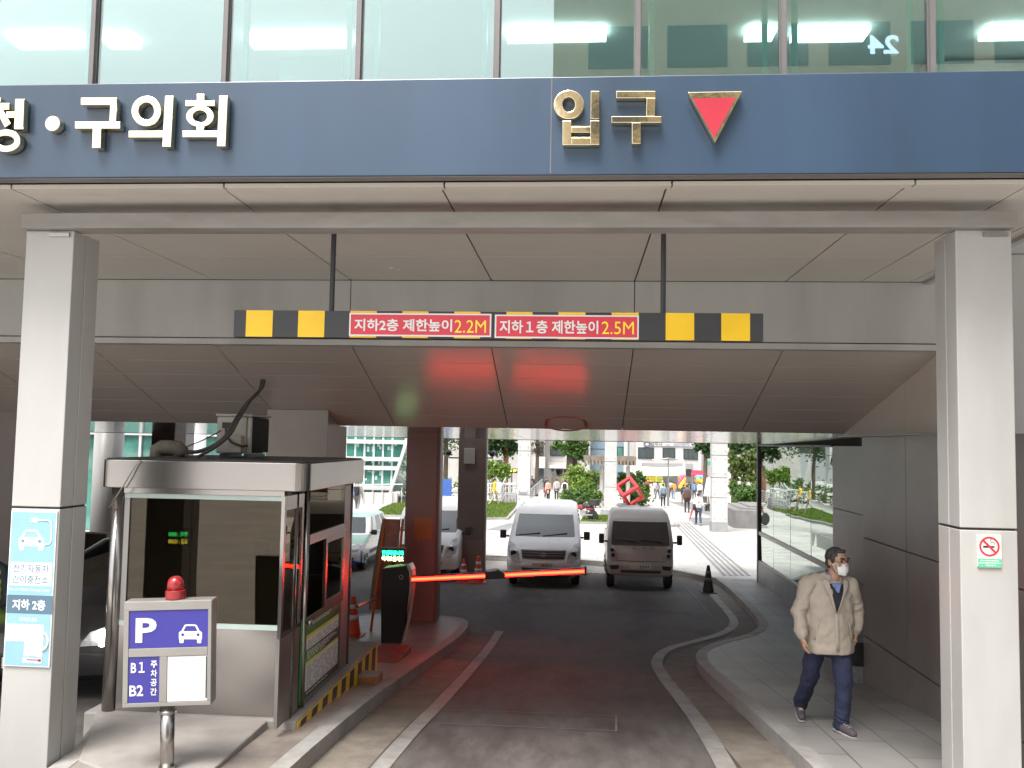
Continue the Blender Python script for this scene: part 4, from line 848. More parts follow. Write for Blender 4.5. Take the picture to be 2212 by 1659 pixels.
# ------------------------------------------------------------------ cones
pm('cone_orange', (.62, .07, .025), .45, var=.08, stain=.2); pm('cone_black', (.018, .02, .022), .5, var=.15); pm('cone_grey', (.13, .13, .13), .5); pm('reflect_white', (.62, .62, .62), .4)
def cone(p, h, col, band, base, label, group=None):
    c = thing('traffic_cone', p, label, 'traffic cone', group); s = h/.72
    m = MB(); m.lathe([(.155*s, .03*s), (.15*s, .05*s), (.045*s, .68*s), (.038*s, .715*s), (.02*s, .72*s)], (0, 0, 0), 'Z', 24); m.build('body', col, c, world=False, smooth=True)
    m = MB(); m.box((-.2*s, -.2*s, 0), (.2*s, .2*s, .029*s)); m.build('base', base, c, world=False, bevel=.008)
    rad = lambda z: lerp(.15, .045, (z-.05)/.63)*s+.0035*s
    for z0, z1 in ((.30, .39), (.50, .57)):
        m = MB(); m.lathe([(rad(z0)-.001, z0*s), (rad(z0), z0*s), (rad(z1), z1*s), (rad(z1)-.001, z1*s)], (0, 0, 0), 'Z', 24); m.build('reflective_band', band, c, world=False, smooth=True)
    return c
p = gr(761, 1374); cone(p, atY(762, 1287, p.y).z-p.z, 'cone_orange', 'reflect_white', 'cone_orange', 'faded orange traffic cone with white bands beside the booth poster')
p = gr(1530, 1280, -KERB); cone(p, atY(1529, 1221, p.y).z-p.z, 'cone_black', 'cone_grey', 'cone_black', 'blackened traffic cone standing at the pavement kerb behind the walking man')
for u, v, t, lb_ in ((1001, 1250, 1207, 'shorter of the two small red cones before the dark square column'), (1033, 1250, 1201, 'taller of the two small red cones before the dark square column')):
    p = gr(u, v-3, -KERB); p.y = 22.6; p = Vector((atY(u, v, 22.6).x, 22.6, Rd(22.6))); cone(p, max(.5, atY(u, t, 22.6).z-p.z), 'cone_orange', 'reflect_white', 'cone_orange', lb_, 'cones in front of the column')
p = atY(1846, 1400, 11.75)
CB = thing('utility_box', (p.x, 11.9, S(11.9)), 'low black box on a grey plinth in the wall recess behind the man', 'utility box')
m = MB(); m.box((3.3, 11.35, S(11.6)-.2), (4.5, 12.3, S(11.6)+.22)); m.build('plinth', 'granite_base', CB); m = MB(); m.box((3.33, 11.4, S(11.6)+.222), (4.45, 12.2, S(11.6)+.50)); m.build('case', 'black_plastic', CB, bevel=.01)
# ------------------------------------------------------------------ the plaza and the street beyond
B5 = lambda x, y, Y: atY((1300+x/2.212)*.54, (1650+y/2.212)*.54, Y)
B6 = lambda x, y, Y: atY((2100+x/2.212)*.54, (1650+y/2.212)*.54, Y)
uv5 = lambda x, y: ((1300+x/2.212)*.54, (1650+y/2.212)*.54)
uv6 = lambda x, y: ((2100+x/2.212)*.54, (1650+y/2.212)*.54)
g5 = lambda x, y: gr(*uv5(x, y)); g6 = lambda x, y: gr(*uv6(x, y))
pm('col_white', (.46, .46, .455), .45, var=.04, stain=.08); pm('plinth_grey', (.27, .27, .27), .5, var=.1)
def white_column(u0_, u1_, vb, vp, label, joints):
    p = gr((u0_+u1_)/2, vb); Y = p.y; x0, x1 = atY(u0_, vb, Y).x, atY(u1_, vb, Y).x; w_ = x1-x0; zp = atY((u0_+u1_)/2, vp, Y).z
    c = thing('white_column', ((x0+x1)/2, Y+w_/2, S(Y)), label, 'column', 'white columns on the plaza')
    m = MB(); zs_ = [zp]+sorted(atY(u0_, j, Y).z for j in joints)+[11]
    for a, b in zip(zs_, zs_[1:]): m.box((x0, Y, a+.012), (x1, Y+w_, b-.012))
    sh = m.build('shaft', 'col_white', c, bevel=.01)
    m = MB(); m.box((x0+.015, Y+.015, zp), (x1-.015, Y+w_-.015, 11)); m.build('joint', 'groove', sh)
    m = MB(); m.box((x0-.03, Y-.03, S(Y)-.2), (x1+.03, Y+w_+.03, zp)); m.build('plinth', 'plinth_grey', c, bevel=.01)
    m = MB()
    for a, b in zip(zs_, zs_[1:]):
        for z in (a+.18, b-.18):
            for x in (x0+.1, x1-.1): m.lathe([(.028, -.02), (.028, 0)], (x, Y, z), 'Y', 8)
    m.build('bolts', 'plinth_grey', sh); return c
U6 = lambda x: uv6(x, 0)[0]; V6 = lambda y: uv6(0, y)[1]; U5 = lambda x: uv5(x, 0)[0]; V5 = lambda y: uv5(0, y)[1]
white_column(U6(1657), U6(1793), V6(1058), V6(977), 'white column on the open paving, nearest the mirror glass wall', [V6(755), V6(577), V6(378)])
c_ = white_column(U6(702), U6(808), V6(918), V6(870), 'middle white column on a wide plinth, seen above the parked truck', [V6(660), V6(435)])
p = g6(740, 918); m = MB(); xa, xb = B6(660, 900, p.y).x, B6(822, 900, p.y).x; zz = B6(740, 868, p.y).z; m.lathe([((xb-xa)/2, S(p.y)-.2), ((xb-xa)/2*.86, zz)], ((xa+xb)/2, p.y+.6, 0), 'Z', 8); m.build('footing', 'plinth_grey', c_)
white_column(U5(1697), U5(1808), V5(1010), V5(925), 'white column seen just left of the silver white van', [V5(730), V5(340)])
m = MB(); p = g5(1745, 1010); a = B5(1712, 702, p.y); b = B5(1790, 718, p.y); m.box((a.x, p.y-.02, b.z), (b.x, p.y-.004, a.z)); o = m.build('name_plate', 'plinth_grey'); o.parent = bpy.data.objects['white_column.002']; o.data.transform(wm(o.parent).inverted())

# leaves: many small faces with a colour of their own each
def leafmat(name, c0, c1):
    m, t, b = nodes(name); N, Lk = t.nodes, t.links; g = N.new('ShaderNodeNewGeometry'); rp = N.new('ShaderNodeValToRGB')
    rp.color_ramp.elements[0].color = (*c0, 1); rp.color_ramp.elements[1].color = (*c1, 1); Lk.new(g.outputs['Random Per Island'], rp.inputs[0]); Lk.new(rp.outputs[0], b.inputs['Base Color'])
    b.inputs['Roughness'].default_value = .55; b.inputs['Specular IOR Level'].default_value = .3
    tl = N.new('ShaderNodeBsdfTranslucent'); Lk.new(rp.outputs[0], tl.inputs[0]); ms = N.new('ShaderNodeMixShader'); ms.inputs[0].default_value = .3
    Lk.new(b.outputs[0], ms.inputs[1]); Lk.new(tl.outputs[0], ms.inputs[2]); Lk.new(ms.outputs[0], N.get('Material Output').inputs[0]); MATS[name] = m
leafmat('leaf_dark', (.022, .06, .02), (.075, .14, .045)); leafmat('leaf_mid', (.045, .11, .025), (.15, .25, .06)); leafmat('leaf_light', (.11, .20, .03), (.27, .38, .09)); leafmat('leaf_bamboo', (.07, .12, .03), (.18, .22, .07))
pm('bark', (.10, .075, .055), .9, var=.3, bump=.5, bs=20); pm('bark_red', (.22, .10, .06), .9, var=.3)
def foliage(name, mat, blobs, n, size, parent, seed=1, droop=0.):
    rnd = random.Random(seed); m = MB(); vol = [b[1][0]*b[1][1]*b[1][2] for b in blobs]; tot = sum(vol)
    for (c, r), v in zip(blobs, vol):
        k = max(20, int(n*v/tot)); subs = []
        for _ in range(max(8, k//32)):                 # clumps, so that gaps show
            d = Vector((rnd.gauss(0, 1), rnd.gauss(0, 1), rnd.gauss(0, 1))).normalized()*(rnd.random()**.4)
            subs.append(Vector((c[0]+d.x*r[0]*.95, c[1]+d.y*r[1]*.9, c[2]+d.z*r[2]*.95)))
        cr = .50*min(r); crs = [cr*rnd.uniform(.45, 1.35) for _ in subs]
        for i in range(k):
            s_ = subs[i % len(subs)]; d = Vector((rnd.gauss(0, 1), rnd.gauss(0, 1), rnd.gauss(0, .8)))*crs[i % len(subs)]*.55
            p = s_+d; nrm = Vector((rnd.gauss(0, 1), rnd.gauss(0, 1), rnd.gauss(.5, 1))).normalized(); t = nrm.orthogonal().normalized(); b = nrm.cross(t); a = rnd.random()*6.28
            t, b = t*math.cos(a)+b*math.sin(a), b*math.cos(a)-t*math.sin(a); q = size*rnd.uniform(.6, 1.3)
            m.quad(p-t*q*.5, p+b*q*.28, p+t*q*.5, p-b*q*.28)
    return m.build(name, mat, parent)
def tree(p, h, trunk_r, blobs, mat, n, size, label, bark='bark', cat='tree', nm='tree', group=None, lean=(0, 0)):
    t = thing(nm, p, label, cat, group); m = MB(); P = Vector(p); top = P+Vector((lean[0], lean[1], h))
    m.tube([P-Vector((0, 0, .2)), P.lerp(top, .4)+Vector((.06, 0, 0)), P.lerp(top, .75), top], [trunk_r, trunk_r*.8, trunk_r*.6, trunk_r*.3], 8)
    for (c, r) in blobs: m.tube([P.lerp(top, .55), (P.lerp(top, .75)+Vector(c))/2, Vector(c)], [trunk_r*.45, trunk_r*.3, trunk_r*.12], 6)
    m.build('trunk', bark, t); foliage('crown', mat, blobs, n, size, t, seed=int(abs(p[0]*10)+n)); return t
def blob6(x0, y0, x1, y1, Y, d=.8):
    a, b = B6(x0, y0, Y), B6(x1, y1, Y); return (((a.x+b.x)/2, Y, (a.z+b.z)/2), (abs(b.x-a.x)/2, abs(b.x-a.x)/2*d, abs(a.z-b.z)/2))
def blob5(x0, y0, x1, y1, Y, d=.8):
    a, b = B5(x0, y0, Y), B5(x1, y1, Y); return (((a.x+b.x)/2, Y, (a.z+b.z)/2), (abs(b.x-a.x)/2, abs(b.x-a.x)/2*d, abs(a.z-b.z)/2))
def shrub(nm, blobs, mat, n, size, label, cat='shrub'):
    c = blobs[0][0]; t = thing(nm, (c[0], c[1], S(c[1])), label, cat)
    m = MB(); rnd = random.Random(n)
    for (b, r) in blobs:
        for _ in range(5): e = Vector((b[0]+rnd.uniform(-.6, .6)*r[0], b[1]+rnd.uniform(-.5, .5)*r[1], b[2])); m.tube([(lerp(b[0], e.x, .4), b[1], S(b[1])-.1), e], [.05, .02], 5)
    m.build('stems', 'bark', t); foliage('foliage', mat, blobs, n, size, t, seed=n); return t
shrub('shrub', [blob6(360, 480, 560, 700, 66), blob6(500, 500, 665, 700, 67), blob6(400, 590, 640, 720, 65)], 'leaf_light', 4200, .26, 'round bright green shrub behind the low hedge')
shrub('hedge', [blob6(300, 690, 420, 800, 61), blob6(400, 680, 560, 800, 61), blob6(540, 685, 690, 800, 61)], 'leaf_mid', 4200, .20, 'low clipped hedge running behind the silver white van', 'hedge')
shrub('shrub', [blob6(810, 515, 960, 700, 66), blob6(930, 520, 1060, 720, 66.5), blob6(860, 640, 1090, 820, 65), blob6(1000, 600, 1100, 800, 66)], 'leaf_mid', 4800, .26, 'large dark green shrub behind the red cube sculpture')
shrub('hedge', [blob6(1800, 610, 1930, 790, 52), blob6(1900, 600, 2040, 830, 51), blob6(1860, 680, 2000, 870, 50), blob6(2020, 620, 2200, 860, 51)], 'leaf_mid', 5200, .20, 'bushy green hedge beside the steps at right', 'hedge')
shrub('bamboo', [blob6(1790, 330, 1900, 640, 56), blob6(1870, 320, 1990, 640, 57), blob6(1960, 300, 2080, 640, 56), blob6(2060, 300, 2220, 640, 57)], 'leaf_bamboo', 5200, .26, 'tall pale feathery bamboo clump above the right hedge', 'bamboo')
shrub('shrub', [blob5(1410, 430, 1540, 590, 72), blob5(1500, 440, 1640, 590, 72)], 'leaf_light', 2600, .28, 'light green shrub beyond the ramp railing at left')
p = B6(386, 700, 72); tree((p.x, 72, S(72)), 8.5, .32, [blob6(235, 235, 340, 350, 72), blob6(310, 230, 460, 400, 72), blob6(430, 235, 570, 430, 72), blob6(330, 120, 520, 300, 72)], 'leaf_mid', 3800, .30, 'street tree with two thick grey trunks and drooping leaves')
p = B6(424, 700, 73); m = MB(); m.tube([(p.x, 73, S(73)), (p.x+.05, 73, S(73)+5), (p.x+.1, 73, S(73)+10)], [.36, .3, .2], 8); o = m.build('trunk', 'bark'); o.parent = bpy.data.objects['tree']; o.data.transform(wm(o.parent).inverted())
p = B5(1594, 600, 78); tree((p.x, 78, S(78)), 11, .28, [blob5(1440, 235, 1590, 400, 78), blob5(1570, 235, 1700, 410, 78), blob5(1420, 130, 1700, 300, 78)], 'leaf_dark', 3600, .34, 'dark conifer with a reddish bare trunk at the far left', 'bark_red')
p = B6(1590, 700, 74); tree((p.x, 74, S(74)), 9, .2, [blob6(1470, 300, 1560, 350, 74), blob6(1540, 270, 1660, 400, 74), blob6(1480, 200, 1700, 310, 74)], 'leaf_dark', 2400, .30, 'dark pine boughs in front of the white shop building')
p = B6(1850, 700, 64); tree((p.x, 64, S(64)), 8, .25, [blob6(1790, 240, 1960, 360, 64), blob6(1930, 230, 2120, 360, 64)], 'leaf_dark', 2400, .3, 'dark tree crown showing above the bamboo clump')
p = B6(100, 700, 80); tree((p.x, 80, S(80)), 10, .2, [blob6(40, 230, 160, 380, 80)], 'bark', 500, .22, 'bare twiggy tree before the grey shop building at left')

for k_, (x, y, h_, mt, lb_) in enumerate(((-12.5, 82, 9, 'leaf_dark', 'dark leafy tree nearest the conifer, mirrored in the glass wall'), (-19, 84, 8, 'leaf_mid', 'mid green tree second from the conifer, mirrored in the glass wall'), (-26, 82, 9, 'leaf_dark', 'dark green tree farthest left beyond the plaza railing'))):
    z = S(y); tree((x, y, z), h_, .25, [((x-1.5, y, z+h_*.55), (2.2, 2, 1.8)), ((x+1.5, y+.5, z+h_*.6), (2.2, 2, 1.8)), ((x, y, z+h_*.85), (2.4, 2, 1.9))], mt, 3000, .34, lb_)
shrub('hedge', [((-9-3*k_, 76, S(76)+.9), (1.8, 1.2, 1.1)) for k_ in range(7)], 'leaf_mid', 5200, .24, 'long bushy hedge beyond the level railing, mirrored in the glass wall', 'hedge')
# lawns: soil sheet with blades of grass
pm('lawn', (.085, .125, .03), .9, var=.3, vs=6); leafmat('grass_blade', (.07, .13, .02), (.20, .27, .06))
def lawn(pts, n, seed):
    P = [Vector((p.x, p.y)) for p in pts]; patch2 = MB(); patch2.b.faces.new([patch2.b.verts.new((p.x, p.y, p.z+.03)) for p in pts]); rnd = random.Random(seed)
    x0, x1, y0, y1 = min(p.x for p in P), max(p.x for p in P), min(p.y for p in P), max(p.y for p in P); k = 0
    def inside(x, y):
        c = False
        for i in range(len(P)):
            a, b = P[i], P[i-1]
            if (a.y > y) != (b.y > y) and x < (b.x-a.x)*(y-a.y)/(b.y-a.y)+a.x: c = not c
        return c
    while k < n:
        x, y = rnd.uniform(x0, x1), rnd.uniform(y0, y1)
        if inside(x, y):
            a = rnd.random()*3.14; z = S(y)+.03; q = rnd.uniform(.05, .12); dx, dy = math.cos(a)*.06, math.sin(a)*.06
            patch2.quad((x-dx, y-dy, z), (x+dx, y+dy, z), (x+dx*.4+rnd.uniform(-.05, .05), y+dy*.4, z+q), (x-dx*.4, y-dy*.4, z+q)); k += 1
    tag(patch2.build('lawn_grass', 'grass_blade'), 'short mown grass of the plaza lawns', 'grass', kind='stuff')
L1 = [g5(420, 912), g5(690, 918), g5(720, 800), g5(640, 800), g5(500, 860)]; L2 = [g5(1330, 940), g5(1560, 945), g5(1600, 940), g5(1690, 830), g5(1690, 790), g5(1330, 795)]; L3 = [g6(500, 975), g6(800, 985), g6(840, 930), g6(520, 918)]
for k, l in enumerate((L1, L2, L3)): lawn(l, 5200, k+3)
def edge(pts, w_=.14, h=.12):
    q = [(p.x, p.y) for p in pts]; ribbon('lawn_kerb', 'kerb_stone', q, offset_line(q, w_), up(h), thick=h+.1, step=2)
edge([g5(400, 921), g5(700, 928)]); edge([g5(1330, 948), g5(1565, 955), g5(1600, 950), g5(1695, 845)]); edge([g6(490, 984), g6(815, 994)]); edge([g6(1100, 1015), g6(1355, 1012)])

# red cube frame sculpture on a low plinth
pm('sculpture_red', (.52, .03, .035), .35, var=.08, stain=.1); pm('stone_dark', (.20, .195, .19), .7, var=.15)
Ys = 54.; c = B6(928, 700, Ys)
RC = thing('cube_sculpture', (c.x, Ys, S(Ys)), 'bright red open cube frame sculpture balanced on one corner', 'sculpture')
m = MB(); s_ = 1.02; t_ = .17
Mx = Matrix.Translation(c) @ Matrix.Rotation(R(-31), 4, 'Y') @ Matrix.Rotation(R(42), 4, 'X') @ Matrix.Rotation(R(4), 4, 'Z')
s_ = .48; t_ = .088
for a in (-1, 1):
    for b in (-1, 1):
        m.box((-s_-t_, a*s_-t_, b*s_-t_), (s_+t_, a*s_+t_, b*s_+t_), Mx)
        m.box((a*s_-t_+.002, -s_+t_, b*s_-t_+.002), (a*s_+t_-.002, s_-t_, b*s_+t_-.002), Mx); m.box((a*s_-t_+.001, b*s_-t_+.001, -s_+t_), (a*s_+t_-.001, b*s_+t_-.001, s_-t_), Mx)
m.build('frame', 'sculpture_red', RC)
a, b = B6(838, 826, Ys-1.2), B6(1020, 860, Ys-1.2); m = MB(); m.box((a.x, Ys-1.4, S(Ys)-.2), (b.x, Ys+1.4, a.z)); m.build('plinth', 'stone_dark', RC, bevel=.02)

# weathered pergola
pm('old_wood', (.20, .165, .13), .85, var=.25, vs=4); pm('old_stone', (.40, .37, .33), .8, var=.15)
Yp = 63; PG = thing('pergola', (B6(760, 700, Yp).x, Yp, S(Yp)), 'weathered wooden pergola with pale posts behind the middle white column', 'pergola')
for x in (678, 912):
    a, b = B6(x-20, 700, Yp), B6(x+20, 700, Yp); m = MB(); m.tube([((a.x+b.x)/2, Yp, S(Yp)-.1), ((a.x+b.x)/2, Yp, B6(0, 460, Yp).z)], [(b.x-a.x)/2, (b.x-a.x)/2*.9], 8); m.build('post', 'old_stone', PG)
m = MB(); a, b = B6(520, 408, Yp), B6(985, 428, Yp); m.box((a.x, Yp-.2, b.z), (b.x, Yp, b.z+.30)); m.build('beam', 'old_wood', PG); m = MB(); m.box((a.x, Yp+2.4, b.z), (b.x, Yp+2.6, b.z+.30)); m.build('beam', 'old_wood', PG)
m = MB()
for i in range(15): x = lerp(a.x, b.x, (i+.5)/15); m.box((x-.06, Yp-.8, b.z-.32), (x+.06, Yp+3.2, b.z-.02))
m.build('rafters', 'old_wood', PG)

# steps by the hedge, tilted board, bench, lamps, railings
for k, (y0, y1, x0) in enumerate(((866, 945, 1853), (846, 905, 1925), (826, 880, 1995))):
    p = g6(x0, y1-60); 
ST = thing('garden_steps', (g6(1900, 900).x, 43.6, S(43.6)), 'grey stone garden steps below the hedge beside the mirror wall', 'steps')
for k in range(3):
    a = B6(1856+k*62, 866-k*20, 43.5+k*.9); m = MB(); m.box((a.x, 43.5+k*.9, S(43.5)-.3), (a.x+9, 48.5, a.z)); m.build('step', 'stone_dark', ST, bevel=.01)
pm('board_grey', (.46, .49, .49), .4, var=.05)
Yb = 62; a, b = B6(1580, 578, Yb), B6(1652, 742, Yb)
NB = thing('display_board', ((a.x+b.x)/2, Yb, S(Yb)), 'large pale grey display board leaning back beside the right white column', 'notice board')
m = MB(); m.hexa([(a.x, Yb, b.z), (b.x+.3, Yb, b.z), (b.x+.3, Yb+.1, b.z), (a.x, Yb+.1, b.z), (a.x+.3, Yb+.5, a.z), (b.x+.5, Yb+.5, a.z), (b.x+.5, Yb+.6, a.z), (a.x+.3, Yb+.6, a.z)]); m.build('panel', 'board_grey', NB)
for x in (a.x+.3, b.x-.1): m = MB(); m.box((x, Yb, S(Yb)-.1), (x+.1, Yb+.1, b.z)); m.build('leg', 'steel_dull', NB)
Yn = 60; a = B6(1575, 755, Yn); b = B6(1655, 805, Yn)
BN = thing('bench', ((a.x+b.x)/2, Yn, S(Yn)), 'dark slatted bench under the person in stripes', 'bench')
zse = S(Yn)+.45; m = MB()
for k in range(4): m.box((a.x, Yn-.2+k*.14, zse-.05), (b.x+.6, Yn-.09+k*.14, zse))
m.build('seat', 'old_wood', BN)
for x in (a.x+.15, b.x+.3): m = MB(); m.box((x, Yn-.18, S(Yn)-.05), (x+.08, Yn+.3, zse-.051)); m.build('leg', 'dark_frame', BN)
def lamp(x, yb, yt, Y, label):
    p = B6(x, yb, Y); t = B6(x, yt, Y); q = thing('street_lamp', (p.x, Y, S(Y)), label, 'street lamp')
    m = MB(); m.tube([(p.x, Y, S(Y)), (p.x, Y, lerp(S(Y), t.z, .45))], .09, 8); m.tube([(p.x, Y, lerp(S(Y), t.z, .45)), (p.x, Y, t.z)], .055, 8); m.build('pole', 'steel_dull', q)
    m = MB(); m.tube([(p.x-.85, Y, t.z-.12), (p.x, Y, t.z), (p.x+.85, Y, t.z-.12)], .04, 6); m.build('arm', 'steel_dull', q)
    for d in (-1, 1): m = MB(); m.ell((p.x+d*.95, Y, t.z-.13), (.25, .12, .06)); m.build('lamp_head', 'white_paint', q)
lamp(1267, 760, 405, 66, 'grey twin-arm lamp post standing among the walkers before the banner')
p5 = B5(1646, 700, 70); q = B5(1646, 350, 70); o = lamp((p5.x-B6(0, 0, 70).x)/(B6(1, 0, 70).x-B6(0, 0, 70).x), 760, 0, 70, 'slim twin-arm lamp post before the conifer at left') if False else None
pm('rail_white', (.50, .52, .53), .35, metal=.4)
def railing(pa, pb, ha, hb, bars, label, posts=4):
    """pa, pb: top ends of the rail; ha, hb its height there"""
    r = thing('ramp_railing', (pa.x, pa.y, pa.z-ha), label, 'railing'); dn = Vector((0, 0, -1))
    for k in range(bars): t = k/(bars-1)*.85; m = MB(); m.tube([pa+dn*ha*t, pb+dn*hb*t], .04 if k == 0 else .022, 6); m.build('bar', 'rail_white', r)
    for k in range(posts): t = k/(posts-1); a = pa.lerp(pb, t); m = MB(); m.tube([a, a+dn*lerp(ha, hb, t)], .035, 6); m.build('post', 'rail_white', r)
railing(B5(1808, 690, 58), B5(1922, 592, 66), B5(1808, 690, 58).z-B5(1808, 782, 58).z, B5(1922, 592, 66).z-B5(1922, 690, 66).z, 6, 'white sloping ramp railing beside the woman in the pink coat', 6)
railing(B5(1425, 628, 66), B5(1688, 628, 66), 1.2, 1.2, 4, 'long level white railing behind the woman in yellow', 6)
railing(B5(1548, 680, 63.5), B5(1600, 575, 64.5), 1.3, 1.3, 4, 'short steep stair railing behind the woman in yellow', 3)
railing(B5(1600, 640, 63.5), B5(1690, 640, 63.6), 1.6, 1.6, 3, 'low white stair landing railing left of the white column', 4)
m = MB()
for k in range(4): a = B5(1560, 765-k*18, 64+k*.35); b = B5(1688, 765-k*18, 64+k*.35); m.box((a.x, 64+k*.35, S(64)-.2), (b.x, 66, a.z))
tag(origin_to(m.build('stone_stairs', 'kerb_stone'), (a.x, 64, S(64))), 'short flight of pale stairs under the white railing', 'stairs')
pm('blue_board', (.045, .11, .36), .4); Yq = 45; a, b = B5(1060, 590, Yq), B5(1118, 752, Yq)
o = thing('blue_board', (b.x, Yq, S(Yq)), 'deep blue panel board seen between the two dark columns', 'board')
m = MB(); m.box((a.x-.8, Yq, b.z), (b.x, Yq+.06, a.z)); m.build('panel', 'blue_board', o)
for x in (a.x-.6, b.x-.1): m = MB(); m.box((x, Yq+.061, S(Yq)-.05), (x+.06, Yq+.12, a.z)); m.build('leg', 'rail_white', o)

# ------------------------------------------------------------------ buildings
pm('wall_white', (.50, .48, .465), .7, var=.04, stain=.12); pm('wall_grey', (.38, .37, .35), .7, var=.06, stain=.15); pm('wall_blue', (.17, .235, .29), .5, var=.05); pm('stone_front', (.68, .565, .41), .6, var=.06, stain=.12)
glass('shop_glass', (.35, .42, .40), f0=.12); pm('window_dark', (.06, .075, .08), .08, spec=.8, var=.1); pm('teal_glass', (.06, .20, .165), .04, spec=1.0, var=.5, vs=.5); pm('awning_red', (.52, .025, .06), .6, var=.06); pm('sign_yellow', (.72, .74, .06), .4); pm('letter_grey', (.12, .13, .17), .5, var=0); pm('letter_blue', (.12, .2, .36), .5, var=0)
def b6(nm, mt, par, x0, y0, x1, y1, Y, d=.2, off=0.):
    a, b = B6(x0, y0, Y), B6(x1, y1, Y); m = MB(); m.box((a.x, Y-off, b.z), (b.x, Y-off+d, a.z)); return m.build(nm, mt, par)
def window6(par, x0, y0, x1, y1, Y, n=2, mt='window_dark'):
    f = b6('window', 'dark_frame', par, x0, y0, x1, y1, Y, .12, .10); a, b = B6(x0, y0, Y), B6(x1, y1, Y); m = MB(); w_ = (b.x-a.x-.12)/n
    for k in range(n): m.box((a.x+.06+k*w_+.04, Y-.125, b.z+.1), (a.x+.06+(k+1)*w_-.04, Y-.105, a.z-.1))
    m.build('pane', mt, f); return f
YC = 96
HW = thing('shop_building', (B6(1270, 600, YC).x, YC, S(YC)), 'white three window shop building with a long dark canopy and banner', 'building')
b6('wall', 'wall_white', HW, 985, -120, 1560, 512, YC, 10)
b6('shop_wall', 'wall_grey', HW, 985, 513, 1560, 790, YC, 10, -.4)
for x0, y0, x1, y1, n in ((1000, 308, 1140, 410, 2), (1218, 312, 1328, 412, 2), (1402, 320, 1530, 418, 3), (1000, 120, 1140, 225, 2), (1218, 125, 1328, 230, 2), (1402, 130, 1530, 235, 3)): window6(HW, x0, y0, x1, y1, YC, n)
b6('canopy', 'plinth_grey', HW, 1046, 447, 1490, 506, YC-1.6, 1.5)
sg = b6('shop_sign', 'wall_white', HW, 1050, 258, 1540, 302, YC, .1, .12)
a, b = B6(1112, 262, YC), B6(1215, 298, YC); text('lettering', '법무사', sg, ((a.x+b.x)/2, YC-.13, (a.z+b.z)/2), ex, ez, a.z-b.z, b.x-a.x, 'letter_grey', .03)
a = B6(1080, 280, YC); m = MB(); m.ring((a.x, YC-.13, a.z), ex, ez, .4, .3, .2, .14, (0, -.02, 0), 20); m.build('sign_emblem', 'letter_grey', sg)
def scribble(par, x0, y0, x1, y1, Y, mt, rows=1, seed=0, off=.15):
    rnd = random.Random(seed); m = MB()
    for r_ in range(rows):
        x = x0; h = (y1-y0)/rows; ya, yb = y0+r_*h+h*.15, y0+(r_+1)*h-h*.15
        while x < x1-6:
            w_ = rnd.uniform(7, 12); a, b = B6(x, ya, Y), B6(min(x+w_, x1), yb, Y); q = rnd.random(); t = (a.z-b.z)*.22
            m.box((a.x, Y-off-.02, a.z-t), (b.x, Y-off, a.z)); m.box((lerp(a.x, b.x, .4), Y-off-.02, b.z), (lerp(a.x, b.x, .6), Y-off, a.z-t*1.1))
            if q > .4: m.box((a.x, Y-off-.02, b.z), (b.x, Y-off, b.z+t*.9))
            x += w_+rnd.uniform(2, 5)
    return m.build('lettering', mt, par)
scribble(sg, 1235, 280, 1285, 298, YC, 'letter_grey', 1, 4); scribble(sg, 1312, 268, 1462, 300, YC, 'letter_blue', 1, 5)
o = b6('fascia_sign', 'sign_yellow', HW, 1048, 556, 1216, 614, YC-.6, .12); scribble(o, 1062, 560, 1160, 612, YC-.6, 'red_sign', 2, 6, .01); scribble(o, 1172, 562, 1212, 612, YC-.6, 'letter_grey', 2, 8, .01)
for x0, x1, mt in ((1052, 1130, 'awning_red'), (1140, 1215, 'wall_white'), (1240, 1345, 'shop_glass'), (1390, 1440, 'wall_white')): b6('shop_front', mt, HW, x0, 622, x1, 735, YC-.6, .1)
o = b6('shop_poster', 'letter_grey', HW, 1490, 560, 1530, 640, YC-.8, .1); scribble(o, 1497, 565, 1524, 635, YC-.8, 'sign_yellow', 4, 9, .01)
Yv = 88; BNN = thing('banner', (B6(1170, 560, Yv).x, Yv, S(Yv)), 'long white street banner with grey printing hung across the shop front', 'banner')
m = MB(); a, b = B6(922, 478, Yv), B6(1418, 556, Yv); n = 24; rows = [[m.b.verts.new((lerp(a.x, b.x, i/n), Yv+.12*math.sin(i*1.3), z-.12*math.sin(math.pi*i/n))) for i in range(n+1)] for z in (a.z+.1, b.z)]
for i in range(n): m.b.faces.new((rows[0][i], rows[0][i+1], rows[1][i+1], rows[1][i]))
pm('banner_cloth', (.80, .80, .80), .7, var=.02); o = m.build('cloth', 'banner_cloth', BNN); sf = o.modifiers.new('s', 'SOLIDIFY'); sf.thickness = .01
scribble(o, 930, 488, 1010, 525, Yv, 'board_grey', 1, 11, .2); scribble(o, 1200, 500, 1370, 545, Yv, 'board_grey', 2, 12, .2)
for x in (922, 1418): p = B6(x, 470, Yv); m = MB(); m.tube([(p.x, Yv, S(Yv)), (p.x, Yv, p.z+.3)], .07, 8); m.build('post', 'steel_dull', BNN)
YE = 84; p = B6(1410, 440, YE); BS = thing('street_sign', (p.x, YE, S(YE)), 'tall grey post carrying a black loudspeaker panel before the shops', 'sign post')
m = MB(); m.tube([(p.x, YE, S(YE)), (p.x, YE, p.z)], .16, 8); m.build('post', 'board_grey', BS); b6('panel', 'black_plastic', BS, 1425, 500, 1472, 568, YE, .3)
Yw = 90; AW = thing('shop_awning', (B6(1540, 640, Yw).x, Yw, S(Yw)), 'red sloping awning over the corner shop right of the balloons', 'awning')
